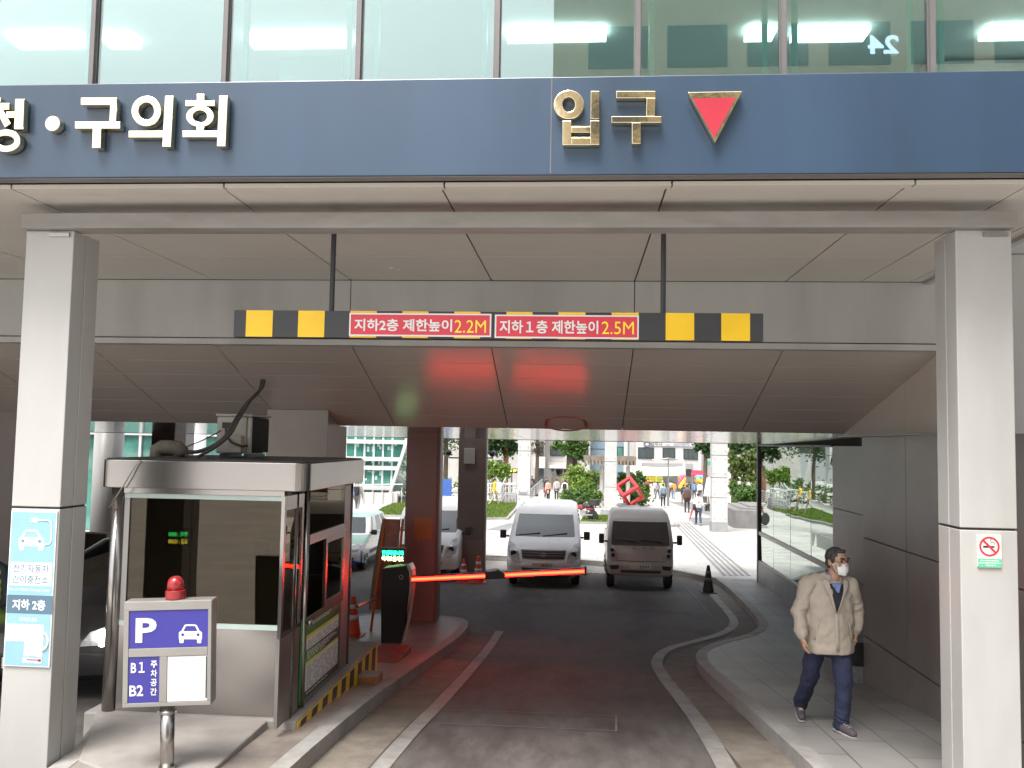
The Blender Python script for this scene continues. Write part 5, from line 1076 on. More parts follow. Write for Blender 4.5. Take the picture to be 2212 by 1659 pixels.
m = MB(); a, b, c, d = B6(1478, 513, Yw+1.5), B6(1585, 513, Yw+1.5), B6(1622, 556, Yw), B6(1472, 556, Yw); dz = Vector((0, 0, -.12)); m.hexa([d+dz, c+dz, b+dz, a+dz, d, c, b, a]); m.build('canopy', 'awning_red', AW)
for x in (1480, 1615): p = B6(x, 556, Yw); m = MB(); m.tube([(p.x, Yw+.1, S(Yw)), (p.x, Yw+.1, p.z-.1)], .05, 6); m.build('post', 'steel_dull', AW)
YQ = 82
for nm_, x, ys, lab in (('a', 1390, (568, 590, 612, 634, 655), 'column of pink, yellow and orange balloons before the shops'), ('b', 1545, (575, 592, 608), 'short stack of blue and orange balloons below the red awning')):
    p = B6(x, ys[-1], YQ); BL = thing('balloon_column', (p.x, YQ, S(YQ)), lab, 'balloons')
    m = MB(); m.tube([(p.x, YQ, S(YQ)), (p.x, YQ, B6(x, ys[0], YQ).z)], .03, 6); m.build('pole', 'steel_dull', BL)
    for k, y in enumerate(ys):
        for j in range(4):
            q = B6(x, y, YQ); cl = ((.75, .12, .25), (.85, .6, .05), (.8, .3, .05), (.1, .35, .65))[(k+j) % 3 if nm_ == 'a' else (3 if k == 0 else (j % 2)+1)]
            mn = 'balloon_%d' % int(cl[0]*100)
            if mn not in MATS: pm(mn, cl, .25, var=.0)
            m = MB(); m.ell(q+Vector((math.cos(j*1.57+k)*.19, math.sin(j*1.57+k)*.19, 0)), (.21, .21, .23), n=10); m.build('balloon', mn, BL, smooth=True)
pm('road_green', (.03, .30, .20), .4); Yr = 92; a, b = B6(1606, 432, Yr), B6(1643, 470, Yr); RS = thing('road_sign', (b.x, Yr, S(Yr)), 'small green road sign on a pole above the right of the awning', 'road sign')
m = MB(); m.box((a.x, Yr, b.z), (b.x, Yr+.06, a.z)); m.build('panel', 'road_green', RS); m = MB(); m.tube([(b.x+.1, Yr+.1, S(Yr)), (b.x+.1, Yr+.1, a.z+.2)], .08, 6); m.build('pole', 'steel_dull', RS)
HG = thing('grey_shop_house', (B6(370, 600, YC).x, YC, S(YC)), 'grey rendered shop house with a lit white sign over its doorway', 'building')
b6('wall', 'wall_grey', HG, 168, -120, 572, 760, YC, 9); window6(HG, 224, 290, 335, 386, YC); window6(HG, 430, 290, 560, 386, YC); window6(HG, 224, 100, 335, 200, YC)
b6('shop_front', 'shop_glass', HG, 236, 500, 362, 620, YC, .1, .12); b6('shop_front', 'wall_white', HG, 200, 440, 366, 498, YC, .1, .14); emis('shop_lit', (1, .95, .9), 2.2); o = b6('shop_sign', 'wall_white', HG, 220, 462, 336, 494, YC, .08, .24); scribble(o, 222, 464, 334, 492, YC, 'shop_lit', 1, 21, .26)
b6('counter', 'old_wood', HG, 236, 560, 362, 640, YC+.3, .1, .5)
HL = thing('balcony_house', (B6(90, 600, YC-3).x, YC-3, S(YC)), 'pale grey house corner with a projecting balcony and dark doorway', 'building')
b6('wall', 'wall_grey', HL, -160, -120, 166, 760, YC-2, 9); b6('balcony', 'wall_white', HL, 78, 392, 176, 492, YC-3.4, 1.3); b6('doorway', 'window_dark', HL, 98, 497, 166, 620, YC-2, .1, .05); window6(HL, 100, 255, 165, 385, YC-2, 1)
HT = thing('blue_grey_tower', (B6(640, 600, YC+2).x, YC+2, S(YC)), 'blue grey panelled tower block behind the pergola', 'building')
b6('wall', 'wall_blue', HT, 574, -200, 984, 700, YC+2, 9); b6('pier', 'wall_white', HT, 880, -200, 905, 700, YC+1.9, .3); b6('pier', 'wall_grey', HT, 930, -200, 986, 700, YC+1.8, .3); window6(HT, 814, 302, 872, 402, YC+2, 1, 'teal_glass'); window6(HT, 814, 130, 872, 230, YC+2, 1, 'teal_glass')
m = MB(); a = B6(574, 322, YC+2); b = B6(880, 322, YC+2); m.box((a.x, YC+1.97, a.z-.03), (b.x, YC+1.995, a.z+.03)); m.build('joint', 'groove', HT)
HR = thing('side_street_block', (B6(1750, 600, YC+6).x, YC+6, S(YC)), 'pale office block beyond the awning, mostly hidden by trees', 'building')
b6('wall', 'wall_white', HR, 1562, -100, 2300, 760, YC+6, 9); window6(HR, 1620, 250, 1700, 380, YC+6); window6(HR, 1900, 250, 2020, 380, YC+6, 3)
HF = thing('far_left_block', (B5(1500, 500, 104).x, 104, S(100)), 'grey block behind the conifer at the far left', 'building')
a, b = B5(1000, 60, 104), B5(1800, 760, 104); m = MB(); m.box((a.x, 104, b.z), (b.x, 112, a.z)); m.build('wall', 'wall_grey', HF)
for k in range(5): a, b = B5(1330+k*90, 420, 103.9), B5(1390+k*90, 520, 103.9); m = MB(); m.box((a.x, 103.93, b.z), (b.x, 103.97, a.z)); m.build('window', 'window_dark', HF)
emis('led_amber', (1, .8, .05), 2.5); a, b = B5(1612, 505, 80), B5(1692, 526, 80); o = thing('led_board', (b.x, 80, S(80)), 'distant amber lettered light board left of the white column', 'led board'); m = MB(); m.box((a.x-.1, 80, b.z-.1), (b.x+.1, 80.15, a.z+.1)); m.build('case', 'black_plastic', o)
m = MB()
for k in range(9): x = lerp(a.x, b.x, k/9); m.box((x, 79.98, b.z+.05*(k % 3)), (x+.13, 79.999, a.z-.06*(k % 2)))
m.build('lit_letters', 'led_amber', o); m = MB(); m.tube([((a.x+b.x)/2, 80.1, S(80)), ((a.x+b.x)/2, 80.1, b.z)], .08, 6); m.build('post', 'steel_dull', o)
# green glazed hall with leaning white frame
YT = 60; GH = thing('glass_hall', (B5(420, 700, YT).x, YT, S(YT)), 'green glazed hall with white bars and a leaning white edge frame', 'building')
q = lambda x, y, d=0: B5(x, y, YT)+Vector((0, d, 0))
m = MB(); m.prism([q(-500, -100), q(800, -100), q(695, 320), q(572, 712), q(-500, 760)], (0, 12, 0)); m.build('glazing', 'teal_glass', GH)
m = MB()
for y, x1 in ((238, 715), (388, 676), (466, 650), (640, 592), (712, 572)): a, b = q(-500, y+4), q(x1, y+4); m.box((a.x, YT-.3, a.z-.14), (b.x, YT-.05, a.z+.14))
m.build('bar', 'col_white', GH)
m = MB(); m.prism([q(790, -60, -.35), q(830, -60, -.35), q(722, 322, -.35), q(592, 722, -.35), q(566, 722, -.35), q(694, 320, -.35)], (0, .3, 0)); m.build('edge_frame', 'col_white', GH)
m = MB()
for k in range(14): x = -480+k*82; a = q(x, 700); m.box((a.x-.06, YT-.04, a.z-1), (a.x+.06, YT-.004, q(0, 0).z))
m.build('mullion', 'mint_trim', GH)
rnd = random.Random(5); m = MB()
for k in range(46):
    x, y = rnd.uniform(220, 640), rnd.choice((262, 300, 402, 420, 490, 520, 560)); a, b = q(x, y), q(x+rnd.uniform(12, 34), y+rnd.uniform(16, 50))
    if b.x < q(640-(y-320)*.32, 0).x: m.box((a.x, YT-.003, b.z), (b.x, YT-.0005, a.z))
pm('blind_pale', (.42, .56, .52), .4, var=.25, vs=.7); m.build('blinds', 'blind_pale', GH)
m = MB(); m.box((q(-500, 0).x, YT-1.2, S(YT)-.3), (q(690, 0).x, YT-.9, q(0, 690).z)); m.build('ramp_wall', 'wall_white', GH)
m = MB()
for k in range(5): a = B5(340+k*85, 700, YT-1.3); m.tube([(a.x, YT-1.3, S(YT)), (a.x, YT-1.3, q(0, 640).z)], .03, 6)
a, b = B5(300, 640, YT-1.3), B5(690, 636, YT-1.3); m.tube([a, b], .035, 6); m.build('handrail', 'rail_white', GH)
# lobby glazing at the far left
LB = thing('lobby_front', (-14, 33, S(33)), 'green glazed lobby front behind the round columns at left', 'shop front')
m = MB(); m.box((-26, 33, S(33)-.2), (-11.2, 33.1, 4)); m.build('glazing', 'teal_glass', LB); m = MB()
for k in range(9): m.box((-26+k*1.8, 32.9, S(33)), (-25.9+k*1.8, 32.995, 4))
m.box((-26, 32.88, 2.62), (-11.2, 32.99, 2.85)); m.build('mullion', 'col_white', LB)
# the block across the street behind the viewer, seen only in glass and brass
BB = thing('opposite_block', (20, -32, Rd(-30)), 'stone faced office block across the street, mirrored in the upstairs windows', 'building')
m = MB(); m.box((-1.6, -44, -.3), (48, -32, 33)); m.build('wall', 'stone_front', BB)
for r_ in range(8):
    m = MB()
    for k in range(12): m.box((.2+k*4, -31.99, 3.2+r_*3.7), (3.2+k*4, -31.95, 5.4+r_*3.7))
    m.build('window_row', 'window_dark', BB)
emis('lit_letters', (.55, .68, .9), 1.6); p = atY(1908, 96, YF+.08+(YF+.08+31.9))
text('lettering', '24', BB, (p.x, -31.9, p.z), (-1, 0, 0), (0, 0, 1), .95, 1.5, 'lit_letters', .03)
# ------------------------------------------------------------------ vehicles
pm('seat_grey', (.26, .25, .24), .8); pm('car_white', (.80, .80, .79), .28, coat=.5, var=.03, stain=.06); pm('car_dusty', (.47, .45, .415), .35, coat=.3, var=.05, stain=.08); pm('car_mint', (.36, .55, .46), .25, coat=.6, var=.03); pm('car_blue', (.05, .16, .36), .25, coat=.5); pm('car_black', (.02, .02, .022), .3, coat=.6)
pm('lamp_clear', (.50, .51, .52), .12, metal=.15, var=.25, vs=14); pm('reflection_grey_glass', (.10, .094, .086), .22, spec=.7, var=.1, vs=3); pm('lamp_dark', (.05, .05, .055), .15, spec=.8); pm('rim', (.42, .42, .43), .35, metal=.7); pm('plate_white', (.72, .70, .58), .4); pm('trim_grey', (.06, .06, .062), .5)  # truck glass: opaque grey stands in for the reflected ceiling
emis('headlamp_on', (1, .98, .95), 9)
def side_lerp(a, b, fr): return [lerp(a, b, f) for f in fr]
def vehicle(rows, paint, cat, name, loc, label, fr=(0, .12, .3, .36, .6, .66, .9, 1), NF=13, group=None, rz=0., glass_rows=None, side_rows=None, side_cols=(0, 2, 3, 5), rear=True, glass_mat='car_glass', paint2=None, paint2_rows=()):
    """body lofted upward: rows = (z, y_front, y_rear, half width, corner radius, bow of the front)"""
    v = thing(name, loc, label, cat, group, rz); NC = 4; ring = []
    for z, yf, yr, w_, rc, bow in rows:
        pts = [(lerp(-w_+rc, w_-rc, i/(NF-1)), yf+bow*((2*i/(NF-1)-1)**2)) for i in range(NF)]
        y1 = yf+bow
        pts += [(w_-rc+rc*math.sin(R(90*k/NC)), y1+rc-rc*math.cos(R(90*k/NC))) for k in range(1, NC)]
        ys = side_lerp(y1+rc, yr-.12, fr); pts += [(w_, y) for y in ys]
        pts += [(w_-.12+.12*math.cos(R(45)), yr-.12+.12*math.sin(R(45))), (w_-.12, yr), (-w_+.12, yr), (-w_+.12-.12*math.cos(R(45)), yr-.12+.12*math.sin(R(45)))]
        pts += [(-w_, y) for y in ys[::-1]]
        pts += [(-w_+rc-rc*math.sin(R(90*k/NC)), y1+rc-rc*math.cos(R(90*k/NC))) for k in range(NC-1, 0, -1)]
        ring.append([Vector((x, y, z)) for x, y in pts])
    n = len(ring[0]); nf = len(fr); sR = NF+NC-1; sL = sR+nf+4
    glassf = {}
    for r_ in (glass_rows or ()):
        for j in range(0, NF-1): glassf[(r_, j)] = 'windscreen'
    for r_ in (side_rows or ()):
        for j in side_cols: glassf[(r_, sR+j)] = 'side_window_a'; glassf[(r_, sL+nf-2-j)] = 'side_window_b'
    parts = {}
    for r_ in range(len(rows)-1):
        for j in range(n):
            k = glassf.get((r_, j)) or ('body2' if r_ in paint2_rows else 'body')
            parts.setdefault(k, []).append((r_, j))
    for k, fs in parts.items():
        m = MB(); vv = {}
        def V(r_, j):
            if (r_, j) not in vv: vv[(r_, j)] = m.b.verts.new(ring[r_][j])
            return vv[(r_, j)]
        for r_, j in fs: m.b.faces.new((V(r_, j), V(r_, (j+1) % n), V(r_+1, (j+1) % n), V(r_+1, j)))
        if k == 'body' or (k == 'body2' and 'body' not in parts):
            try: m.b.faces.new([V(len(rows)-1, j) for j in range(n)]); m.b.faces.new([V(0, j) for j in range(n)][::-1])
            except Exception: pass
        nm = {'body': 'body', 'body2': 'upper_body', 'windscreen': 'windscreen'}.get(k, 'side_window')
        o = m.build(nm, paint if k == 'body' else (paint2 or paint) if k == 'body2' else glass_mat, v, world=False, smooth=True)
        if k.startswith('body'): es_ = o.modifiers.new('e', 'EDGE_SPLIT'); es_.split_angle = R(38)
    m = MB(); a = rows[1]; b = [r for r in rows if r[0] < 1.0][-1]                     # dark cabin so the glass has something behind it
    v['half'] = rows[2][3]; v.pop('half') if False else None
    return v, ring, dict(NF=NF, NC=NC, sR=sR, n=n)
def vpart(v, nm, mt, pts, d=(0, -.012, 0), par=None, bevel=0.):
    m = MB(); m.prism(pts, d); return m.build(nm, mt, par or v, world=False, bevel=bevel)
def front_y(ring, x, z, NF):
    for a, b in zip(ring, ring[1:]):
        if a[0].z <= z <= b[0].z and b[0].z > a[0].z:
            t = (z-a[0].z)/(b[0].z-a[0].z); row = [a[i].lerp(b[i], t) for i in range(len(a))]; best = None
            idx = list(range(NF))+[NF+k for k in range(4)]; L = [row[i] for i in idx]; M_ = [row[0]]+[row[-k] for k in range(1, 5)]
            for S_ in (L, M_):
                for p, q in zip(S_, S_[1:]):
                    if min(p.x, q.x)-1e-6 <= x <= max(p.x, q.x)+1e-6: return lerp(p.y, q.y, (x-p.x)/(q.x-p.x)) if abs(q.x-p.x) > 1e-6 else p.y
            return row[0].y if abs(x) < 2 else 0
    return 0
def fpatch(v, ring, info, nm, mt, outline, lift=.012, th=.012, par=None, rot=None):
    """a thin piece moulded over the front of the body; outline in (x, z)"""
    m = MB(); f = m.b.faces.new([m.b.verts.new((x, 0, z)) for x, z in outline])
    bmesh.ops.triangulate(m.b, faces=[f])
    for _ in range(3): bmesh.ops.subdivide_edges(m.b, edges=[e for e in m.b.edges if e.calc_length() > .07], cuts=1, use_grid_fill=True)
    bmesh.ops.triangulate(m.b, faces=m.b.faces[:])
    for q in m.b.verts: q.co.y = front_y(ring, q.co.x, q.co.z, info['NF'])-lift
    o = m.build(nm, mt, par or v, world=False); sf = o.modifiers.new('s', 'SOLIDIFY'); sf.thickness = .01; sf.offset = 0; return o
def wheel(v, x, y, r, out, w_=.20):
    m = MB(); s_ = out; m.lathe([(r*.62, -w_/2), (r*.93, -w_/2), (r, -w_/2+.03), (r, w_/2-.03), (r*.93, w_/2), (r*.62, w_/2)], (0, 0, 0), 'X', 24); o = m.build('wheel', 'rubber', v, world=False); o.location = (x, y, r)
    m = MB(); m.lathe([(r*.15, s_*(w_/2-.01)), (r*.3, s_*(w_/2-.02)), (r*.6, s_*(w_/2-.0)), (r*.63, s_*(w_/2-.03))], (0, 0, 0), 'X', 20)
    for k in range(5): a = k*1.2566; m.tube([(s_*(w_/2-.005), .1*r*math.cos(a), .1*r*math.sin(a)), (s_*(w_/2-.005), .58*r*math.cos(a), .58*r*math.sin(a))], .03, 6)
    q = m.build('rim', 'rim', o, world=False); return o
def mirror_(v, x, y, z, s_, mt='black_plastic', w_=.16, h=.21, arm=.09):
    m = MB(); m.box((min(x, x+s_*arm), y-.03, z+.03), (max(x, x+s_*arm), y+.03, z+.08)); a, b = x+s_*arm, x+s_*(arm+w_); m.box((min(a, b), y-.06, z), (max(a, b), y+.06, z+h)); return m.build('wing_mirror', mt, v, world=False, bevel=.025)
# -- white van
VZ = lambda Y: Rd(Y)
vw = .93
rows = [(.24, .16, 4.9, .80, .25, .10), (.32, .05, 5.0, .90, .22, .10), (.52, .0, 5.05, .925, .22, .12), (.66, .02, 5.05, .93, .22, .12), (.70, .05, 5.05, .93, .22, .13), (.90, .11, 5.05, .93, .24, .16), (1.02, .22, 5.04, .93, .26, .20), (1.10, .50, 5.03, .925, .22, .16), (1.18, .86, 5.02, .92, .16, .10), (1.22, .95, 5.02, .915, .14, .10), (1.45, 1.28, 5.0, .88, .13, .10), (1.70, 1.62, 4.97, .835, .12, .09), (1.77, 1.75, 4.95, .815, .13, .09), (1.85, 1.98, 4.90, .76, .14, .08), (1.90, 2.35, 4.8, .62, .2, .05)]
p = gr(1180, 1250, -KERB); Yv_ = 22.6
def van(loc, label, rz=0., plate='4401', grp=None):
    v, ring, I = vehicle(rows, 'car_white', 'van', 'passenger_van', loc, label, rz=rz, glass_rows=(8, 9, 10), side_rows=(9, 10), group=grp)
    for s in (-1, 1):
        fpatch(v, ring, I, 'headlight', 'lamp_clear', [(s*.58, .66), (s*.72, .63), (s*.87, .72), (s*.905, .92), (s*.85, 1.07), (s*.74, 1.03), (s*.62, .84)])
        h = [o for o in bpy.data.objects if o.parent == v and o.name.startswith('headlight')][-1]
        y = front_y(ring, s*.75, .82, 13); m = MB(); m.lathe([(.075, -.03), (.075, .0), (.05, .005)], (s*.75, y, .82), 'Y', 16); m.build('lens', 'lamp_dark', h, world=False)
        mirror_(v, s*.91, .95, 1.12, s); wheel(v, s*.80, .92, .33, s); wheel(v, s*.80, 4.05, .33, s)
    g_ = fpatch(v, ring, I, 'grille', 'trim_grey', [(-.52, .72), (.52, .72), (.56, .92), (-.56, .92)])
    for z in (.80, .86): fpatch(v, ring, I, 'grille_bar', 'rim', [(-.52, z-.007), (.52, z-.007), (.52, z+.007), (-.52, z+.007)], .022, par=g_)
    m = MB(); y = front_y(ring, 0, .83, 13); m.ring((0, y-.035, .83), ex, ez, .085, .055, .066, .04, (0, -.012, 0), 24); m.tube([(-.035, y-.04, .79), (-.025, y-.04, .87)], .008, 6); m.tube([(.025, y-.04, .79), (.035, y-.04, .87)], .008, 6); m.tube([(-.03, y-.04, .825), (.03, y-.04, .835)], .008, 6); m.build('badge', 'rim', v, world=False)
    fpatch(v, ring, I, 'air_intake', 'trim_grey', [(-.50, .42), (.50, .42), (.55, .50), (-.55, .50)])
    fpatch(v, ring, I, 'skirt', 'trim_grey', [(-.80, .25), (.80, .25), (.82, .31), (-.82, .31)])
    y = front_y(ring, 0, .56, 13); m = MB(); m.box((-.27, y-.03, .52), (.27, y-.01, .63)); P = m.build('number_plate', 'plate_white', v, world=False)
    T = Matrix.Translation(loc) @ Matrix.Rotation(rz, 4, 'Z'); text('lettering', plate, P, T @ Vector((.08, y-.031, .575)), T.to_3x3() @ Vector(ex), ez, .07, .26, 'letter_grey', .02)
    for x0 in (-.75, -.05):
        m = MB(); m.tube([(x0, front_y(ring, x0, 1.20, 13)-.02, 1.20), (x0+.62, front_y(ring, x0+.62, 1.27, 13)-.02, 1.27)], .012, 6); m.build('wiper', 'black_plastic', v, world=False)
    m = MB(); m.box((-.75, 2.0, 1.0), (.75, 2.25, 1.45)); m.box((-.62, 1.95, 1.45), (-.35, 2.2, 1.65)); m.box((.35, 1.95, 1.45), (.62, 2.2, 1.65)); m.box((-.8, 1.1, .9), (.8, 1.5, 1.12)); m.build('seats', 'seat_grey', v, world=False)
    return v
x_ = (atY(1101, 1200, Yv_-.6).x+atY(1246, 1200, Yv_-.6).x)/2
van((x_, 22.0, Rd(22.8)), 'silver white passenger van parked facing the barrier, left of the cab truck')
xr_ = atY(990, 1200, 22.8).x; van((xr_-.93, 22.5, Rd(23.3)), 'white van half hidden between the two dark square columns', plate='7702')
# -- cab-over truck
vw = .83
rows = [(.34, .10, 1.75, .74, .16, .06), (.40, .03, 1.75, .80, .16, .07), (.58, .0, 1.75, .815, .16, .07), (.70, .01, 1.75, .82, .15, .07), (.73, .035, 1.75, .82, .15, .07), (1.0, .05, 1.75, .82, .15, .07), (1.05, .06, 1.75, .82, .15, .07), (1.09, .075, 1.75, .82, .10, .07), (1.38, .23, 1.75, .80, .09, .07), (1.66, .385, 1.75, .765, .09, .07), (1.71, .43, 1.74, .755, .10, .07), (1.84, .53, 1.72, .72, .12, .06), (1.92, .72, 1.68, .66, .14, .05), (1.94, .95, 1.60, .55, .2, .04)]
Yt_ = 22.1; xt = (atY(1318, 1200, Yt_).x+atY(1451, 1200, Yt_).x)/2
TR, ring, I = vehicle(rows, 'car_dusty', 'truck', 'cab_truck', (xt, Yt_, Rd(22.8)), 'dusty white cab-over pickup truck parked facing the barrier, right of the van', glass_rows=(7, 8), side_rows=(7, 8), side_cols=(1, 2, 3, 4), fr=(0, .08, .2, .5, .8, .85, .95, 1), glass_mat='reflection_grey_glass')
for s in (-1, 1):
    hl = fpatch(TR, ring, I, 'headlight', 'lamp_clear', [(s*.53, .76), (s*.74, .74), (s*.79, .82), (s*.79, 1.04), (s*.75, 1.12), (s*.68, 1.10), (s*.60, .96)])
    for x, z in ((.70, .98), (.68, .85)): m = MB(); y = front_y(ring, s*x, z, 13); m.lathe([(.05, -.03), (.05, 0)], (s*x, y, z), 'Y', 14); m.build('lens', 'lamp_dark', hl, world=False)
    fpatch(TR, ring, I, 'fog_lamp', 'lamp_dark', [(s*.55, .52), (s*.72, .50), (s*.76, .60), (s*.52, .62)])
    mirror_(TR, s*.80, .22, 1.12, s, w_=.13, h=.24, arm=.10); wheel(TR, s*.72, .70, .32, s, .19); wheel(TR, s*.70, 3.1, .30, s, .19)
fpatch(TR, ring, I, 'air_intake', 'trim_grey', [(-.48, .43), (.48, .43), (.50, .50), (-.50, .50)])
fpatch(TR, ring, I, 'panel_gap', 'groove', [(-.80, .714), (.80, .714), (.80, .722), (-.80, .722)], .004)
y = front_y(ring, 0, .60, 13); m = MB(); m.box((-.26, y-.025, .54), (.26, y-.008, .65)); P = m.build('number_plate', 'plate_white', TR, world=False); text('lettering', '2541', P, (xt+.08, Yt_+y-.026, Rd(22.8)+.595), ex, ez, .07, .24, 'letter_grey', .02)
m = MB()
for x in (-.20, -.13, .06, .10, .24, .30): yy = front_y(ring, x, 1.04, 13); m.box((x-.02, yy-.012, 1.01), (x+.03, yy, 1.07))
m.build('bonnet_letters', 'steel_dull', TR, world=False)
for x0 in (-.62, .0): m = MB(); m.tube([(x0, front_y(ring, x0, 1.22, 13)-.015, 1.26), (x0+.55, front_y(ring, x0+.55, 1.19, 13)-.015, 1.19)], .011, 6); m.build('wiper', 'black_plastic', TR, world=False)
for i in range(5): x = -.36+i*.18; m = MB(); m.box((x-.012, .80, 1.885), (x+.012, 1.6, 1.935)); m.build('roof_rib', 'car_dusty', TR, world=False, bevel=.008)
m = MB(); m.box((-.62, 1.1, .9), (.62, 1.3, 1.55)); m.box((-.7, .3, .8), (.7, .6, 1.15)); m.build('seats', 'seat_grey', TR, world=False)
m = MB(); m.box((-.80, 1.82, .70), (.80, 4.6, .78)); m.box((-.80, 1.82, .781), (-.76, 4.6, 1.10)); m.box((.76, 1.82, .781), (.80, 4.6, 1.10)); m.box((-.759, 4.56, .781), (.759, 4.6, 1.10)); m.build('cargo_bed', 'car_dusty', TR, world=False)
m = MB(); m.box((-.35, .4, .40), (-.25, 4.4, .69)); m.box((.25, .4, .40), (.35, 4.4, .69)); m.build('chassis', 'black_plastic', TR, world=False)
# -- mint hatchback
rows = [(.22, .16, 3.8, .74, .25, .10), (.30, .05, 3.9, .82, .24, .12), (.50, .0, 3.95, .835, .24, .14), (.62, .04, 3.95, .84, .24, .16), (.74, .16, 3.95, .84, .26, .20), (.84, .50, 3.95, .84, .2, .16), (.93, 1.0, 3.94, .83, .14, .1), (.96, 1.08, 3.93, .82, .12, .1), (1.16, 1.40, 3.84, .75, .12, .09), (1.36, 1.72, 3.70, .665, .12, .08), (1.41, 1.85, 3.62, .63, .14, .08), (1.46, 2.15, 3.40, .50, .2, .05)]
pw = gr(787, 1230, -KERB); Ym = pw.y-.75
MC, ring, I = vehicle(rows, 'car_white', 'car', 'hatchback_car', (pw.x-.80, Ym, Rd(Ym+.8)), 'mint green and white hatchback with blue lower bumper, left of the brown column', glass_rows=(7, 8), side_rows=(7, 8), paint2='car_mint', paint2_rows=(4, 5, 9, 10))
for s in (-1, 1):
    fpatch(MC, ring, I, 'headlight', 'lamp_clear', [(s*.46, .58), (s*.74, .58), (s*.80, .68), (s*.72, .76), (s*.52, .70)]); mirror_(MC, s*.80, 1.25, .92, s, w_=.17, h=.14, arm=.05); wheel(MC, s*.74, .76, .29, s, .18); wheel(MC, s*.74, 3.2, .29, s, .18)
    m = MB(); m.box((min(s*.836, s*.846), .28, .24), (max(s*.836, s*.846), .50, .60)); m.build('side_stripe', 'car_blue', MC, world=False); m = MB(); m.box((min(s*.838, s*.85), 1.2, .40), (max(s*.838, s*.85), 3.7, .50)); m.build('side_stripe', 'trim_grey', MC, world=False)
fpatch(MC, ring, I, 'front_bumper', 'car_blue', [(-.80, .24), (.80, .24), (.82, .40), (-.82, .40)]); fpatch(MC, ring, I, 'grille', 'trim_grey', [(-.30, .56), (.30, .56), (.34, .62), (-.34, .62)])
m = MB(); m.box((-.6, 1.9, .6), (.6, 2.1, 1.15)); m.box((-.7, 1.2, .6), (.7, 1.5, .92)); m.build('seats', 'seat_grey', MC, world=False)
# -- dark saloon in the exit lane, headlamp lit
rows = [(.22, .18, 4.4, .78, .25, .10), (.30, .06, 4.5, .88, .24, .13), (.52, .0, 4.55, .90, .24, .15), (.66, .04, 4.55, .905, .24, .18), (.80, .18, 4.5, .90, .26, .22), (.90, .60, 4.4, .89, .2, .16), (1.0, 1.3, 4.1, .87, .14, .1), (1.22, 1.8, 3.8, .76, .12, .1), (1.42, 2.3, 3.4, .62, .14, .08), (1.46, 2.6, 3.2, .45, .2, .05)]
zz = Rd(9.2); cpos = atY(212, 1395, 8.85)
DC, ring, I = vehicle(rows, 'car_black', 'car', 'saloon_car', (cpos.x-.70, 8.75, zz), 'black saloon with a glaring headlamp glimpsed between left pillar and booth', glass_rows=(6, 7), side_rows=(6, 7))
for s in (-1, 1):
    h = fpatch(DC, ring, I, 'headlight', 'lamp_clear', [(s*.50, .60), (s*.80, .60), (s*.84, .72), (s*.72, .78), (s*.54, .72)])
    m = MB(); y = front_y(ring, s*.68, .67, 13); m.lathe([(.085, -.05), (.09, -.02), (.05, 0)], (s*.68, y, .67), 'Y', 16); m.build('lens', 'headlamp_on', h, world=False)
    mirror_(DC, s*.86, 1.5, 1.0, s, 'car_black', w_=.18, h=.14, arm=.05); wheel(DC, s*.80, .9, .31, s); wheel(DC, s*.80, 3.6, .31, s)
fpatch(DC, ring, I, 'grille', 'trim_grey', [(-.36, .50), (.36, .50), (.40, .70), (-.40, .70)]); m = MB(); y = front_y(ring, 0, .42, 13); m.box((-.26, y-.03, .38), (.26, y-.01, .49)); m.build('number_plate', 'plate_white', DC, world=False)
# -- motorcycle behind the van
pm('moto_red', (.30, .03, .03), .3, coat=.4)
def motorcycle(loc, rz, label):
    v = thing('motorcycle', loc, label, 'motorcycle', None, rz)
    for y in (-.62, .62):
        m = MB(); m.lathe([(.24, -.05), (.29, -.05), (.31, 0), (.29, .05), (.24, .05)], (0, 0, 0), 'X', 24); o = m.build('wheel', 'rubber', v, world=False); o.location = (0, y, .31)
        m = MB(); m.lathe([(.24, -.02), (.245, 0), (.24, .02)], (0, 0, 0), 'X', 24)
        for k in range(8): a = k*.785; m.tube([(0, .03*math.cos(a), .03*math.sin(a)), (0, .24*math.cos(a), .24*math.sin(a))], .006, 4)
        m.build('rim', 'rim', o, world=False)
    m = MB(); m.tube([(0, -.62, .31), (0, -.40, .72), (0, -.34, .92)], .035, 8); m.tube([(0, -.36, .80), (0, -.1, .55), (0, .3, .45), (0, .62, .31)], .045, 8); m.build('frame', 'trim_grey', v, world=False)
    m = MB(); m.ell((0, -.12, .72), (.13, .26, .13)); m.ell((0, .45, .66), (.10, .30, .09)); m.build('fairing', 'moto_red', v, world=False, smooth=True)
    m = MB(); m.ell((0, .22, .79), (.14, .36, .07)); m.build('saddle', 'black_plastic', v, world=False, smooth=True)
    m = MB(); m.box((-.20, .50, .84), (.20, .92, 1.16)); m.build('top_box', 'black_plastic', v, world=False, bevel=.03)
    m = MB(); m.tube([(-.36, -.22, 1.0), (-.15, -.34, .97), (.15, -.34, .97), (.36, -.22, 1.0)], .018, 8)
    for s in (-1, 1): m.tube([(s*.25, -.28, .98), (s*.34, -.34, 1.16)], .01, 6); m.ell((s*.36, -.34, 1.19), (.07, .015, .05))
    m.build('handlebar', 'black_plastic', v, world=False)
    m = MB(); m.ell((0, -.42, .88), (.09, .08, .10)); m.build('headlight', 'lamp_clear', v, world=False, smooth=True)
    m = MB(); m.box((-.11, -.12, .34), (.11, .24, .56)); m.tube([(.14, .0, .32), (.15, .7, .36)], .045, 8); m.build('engine', 'rim', v, world=False, bevel=.02)
    return v
p = g6(512, 962); motorcycle((p.x, p.y, p.z), R(235), 'red and black motorcycle parked right behind the silver white van')
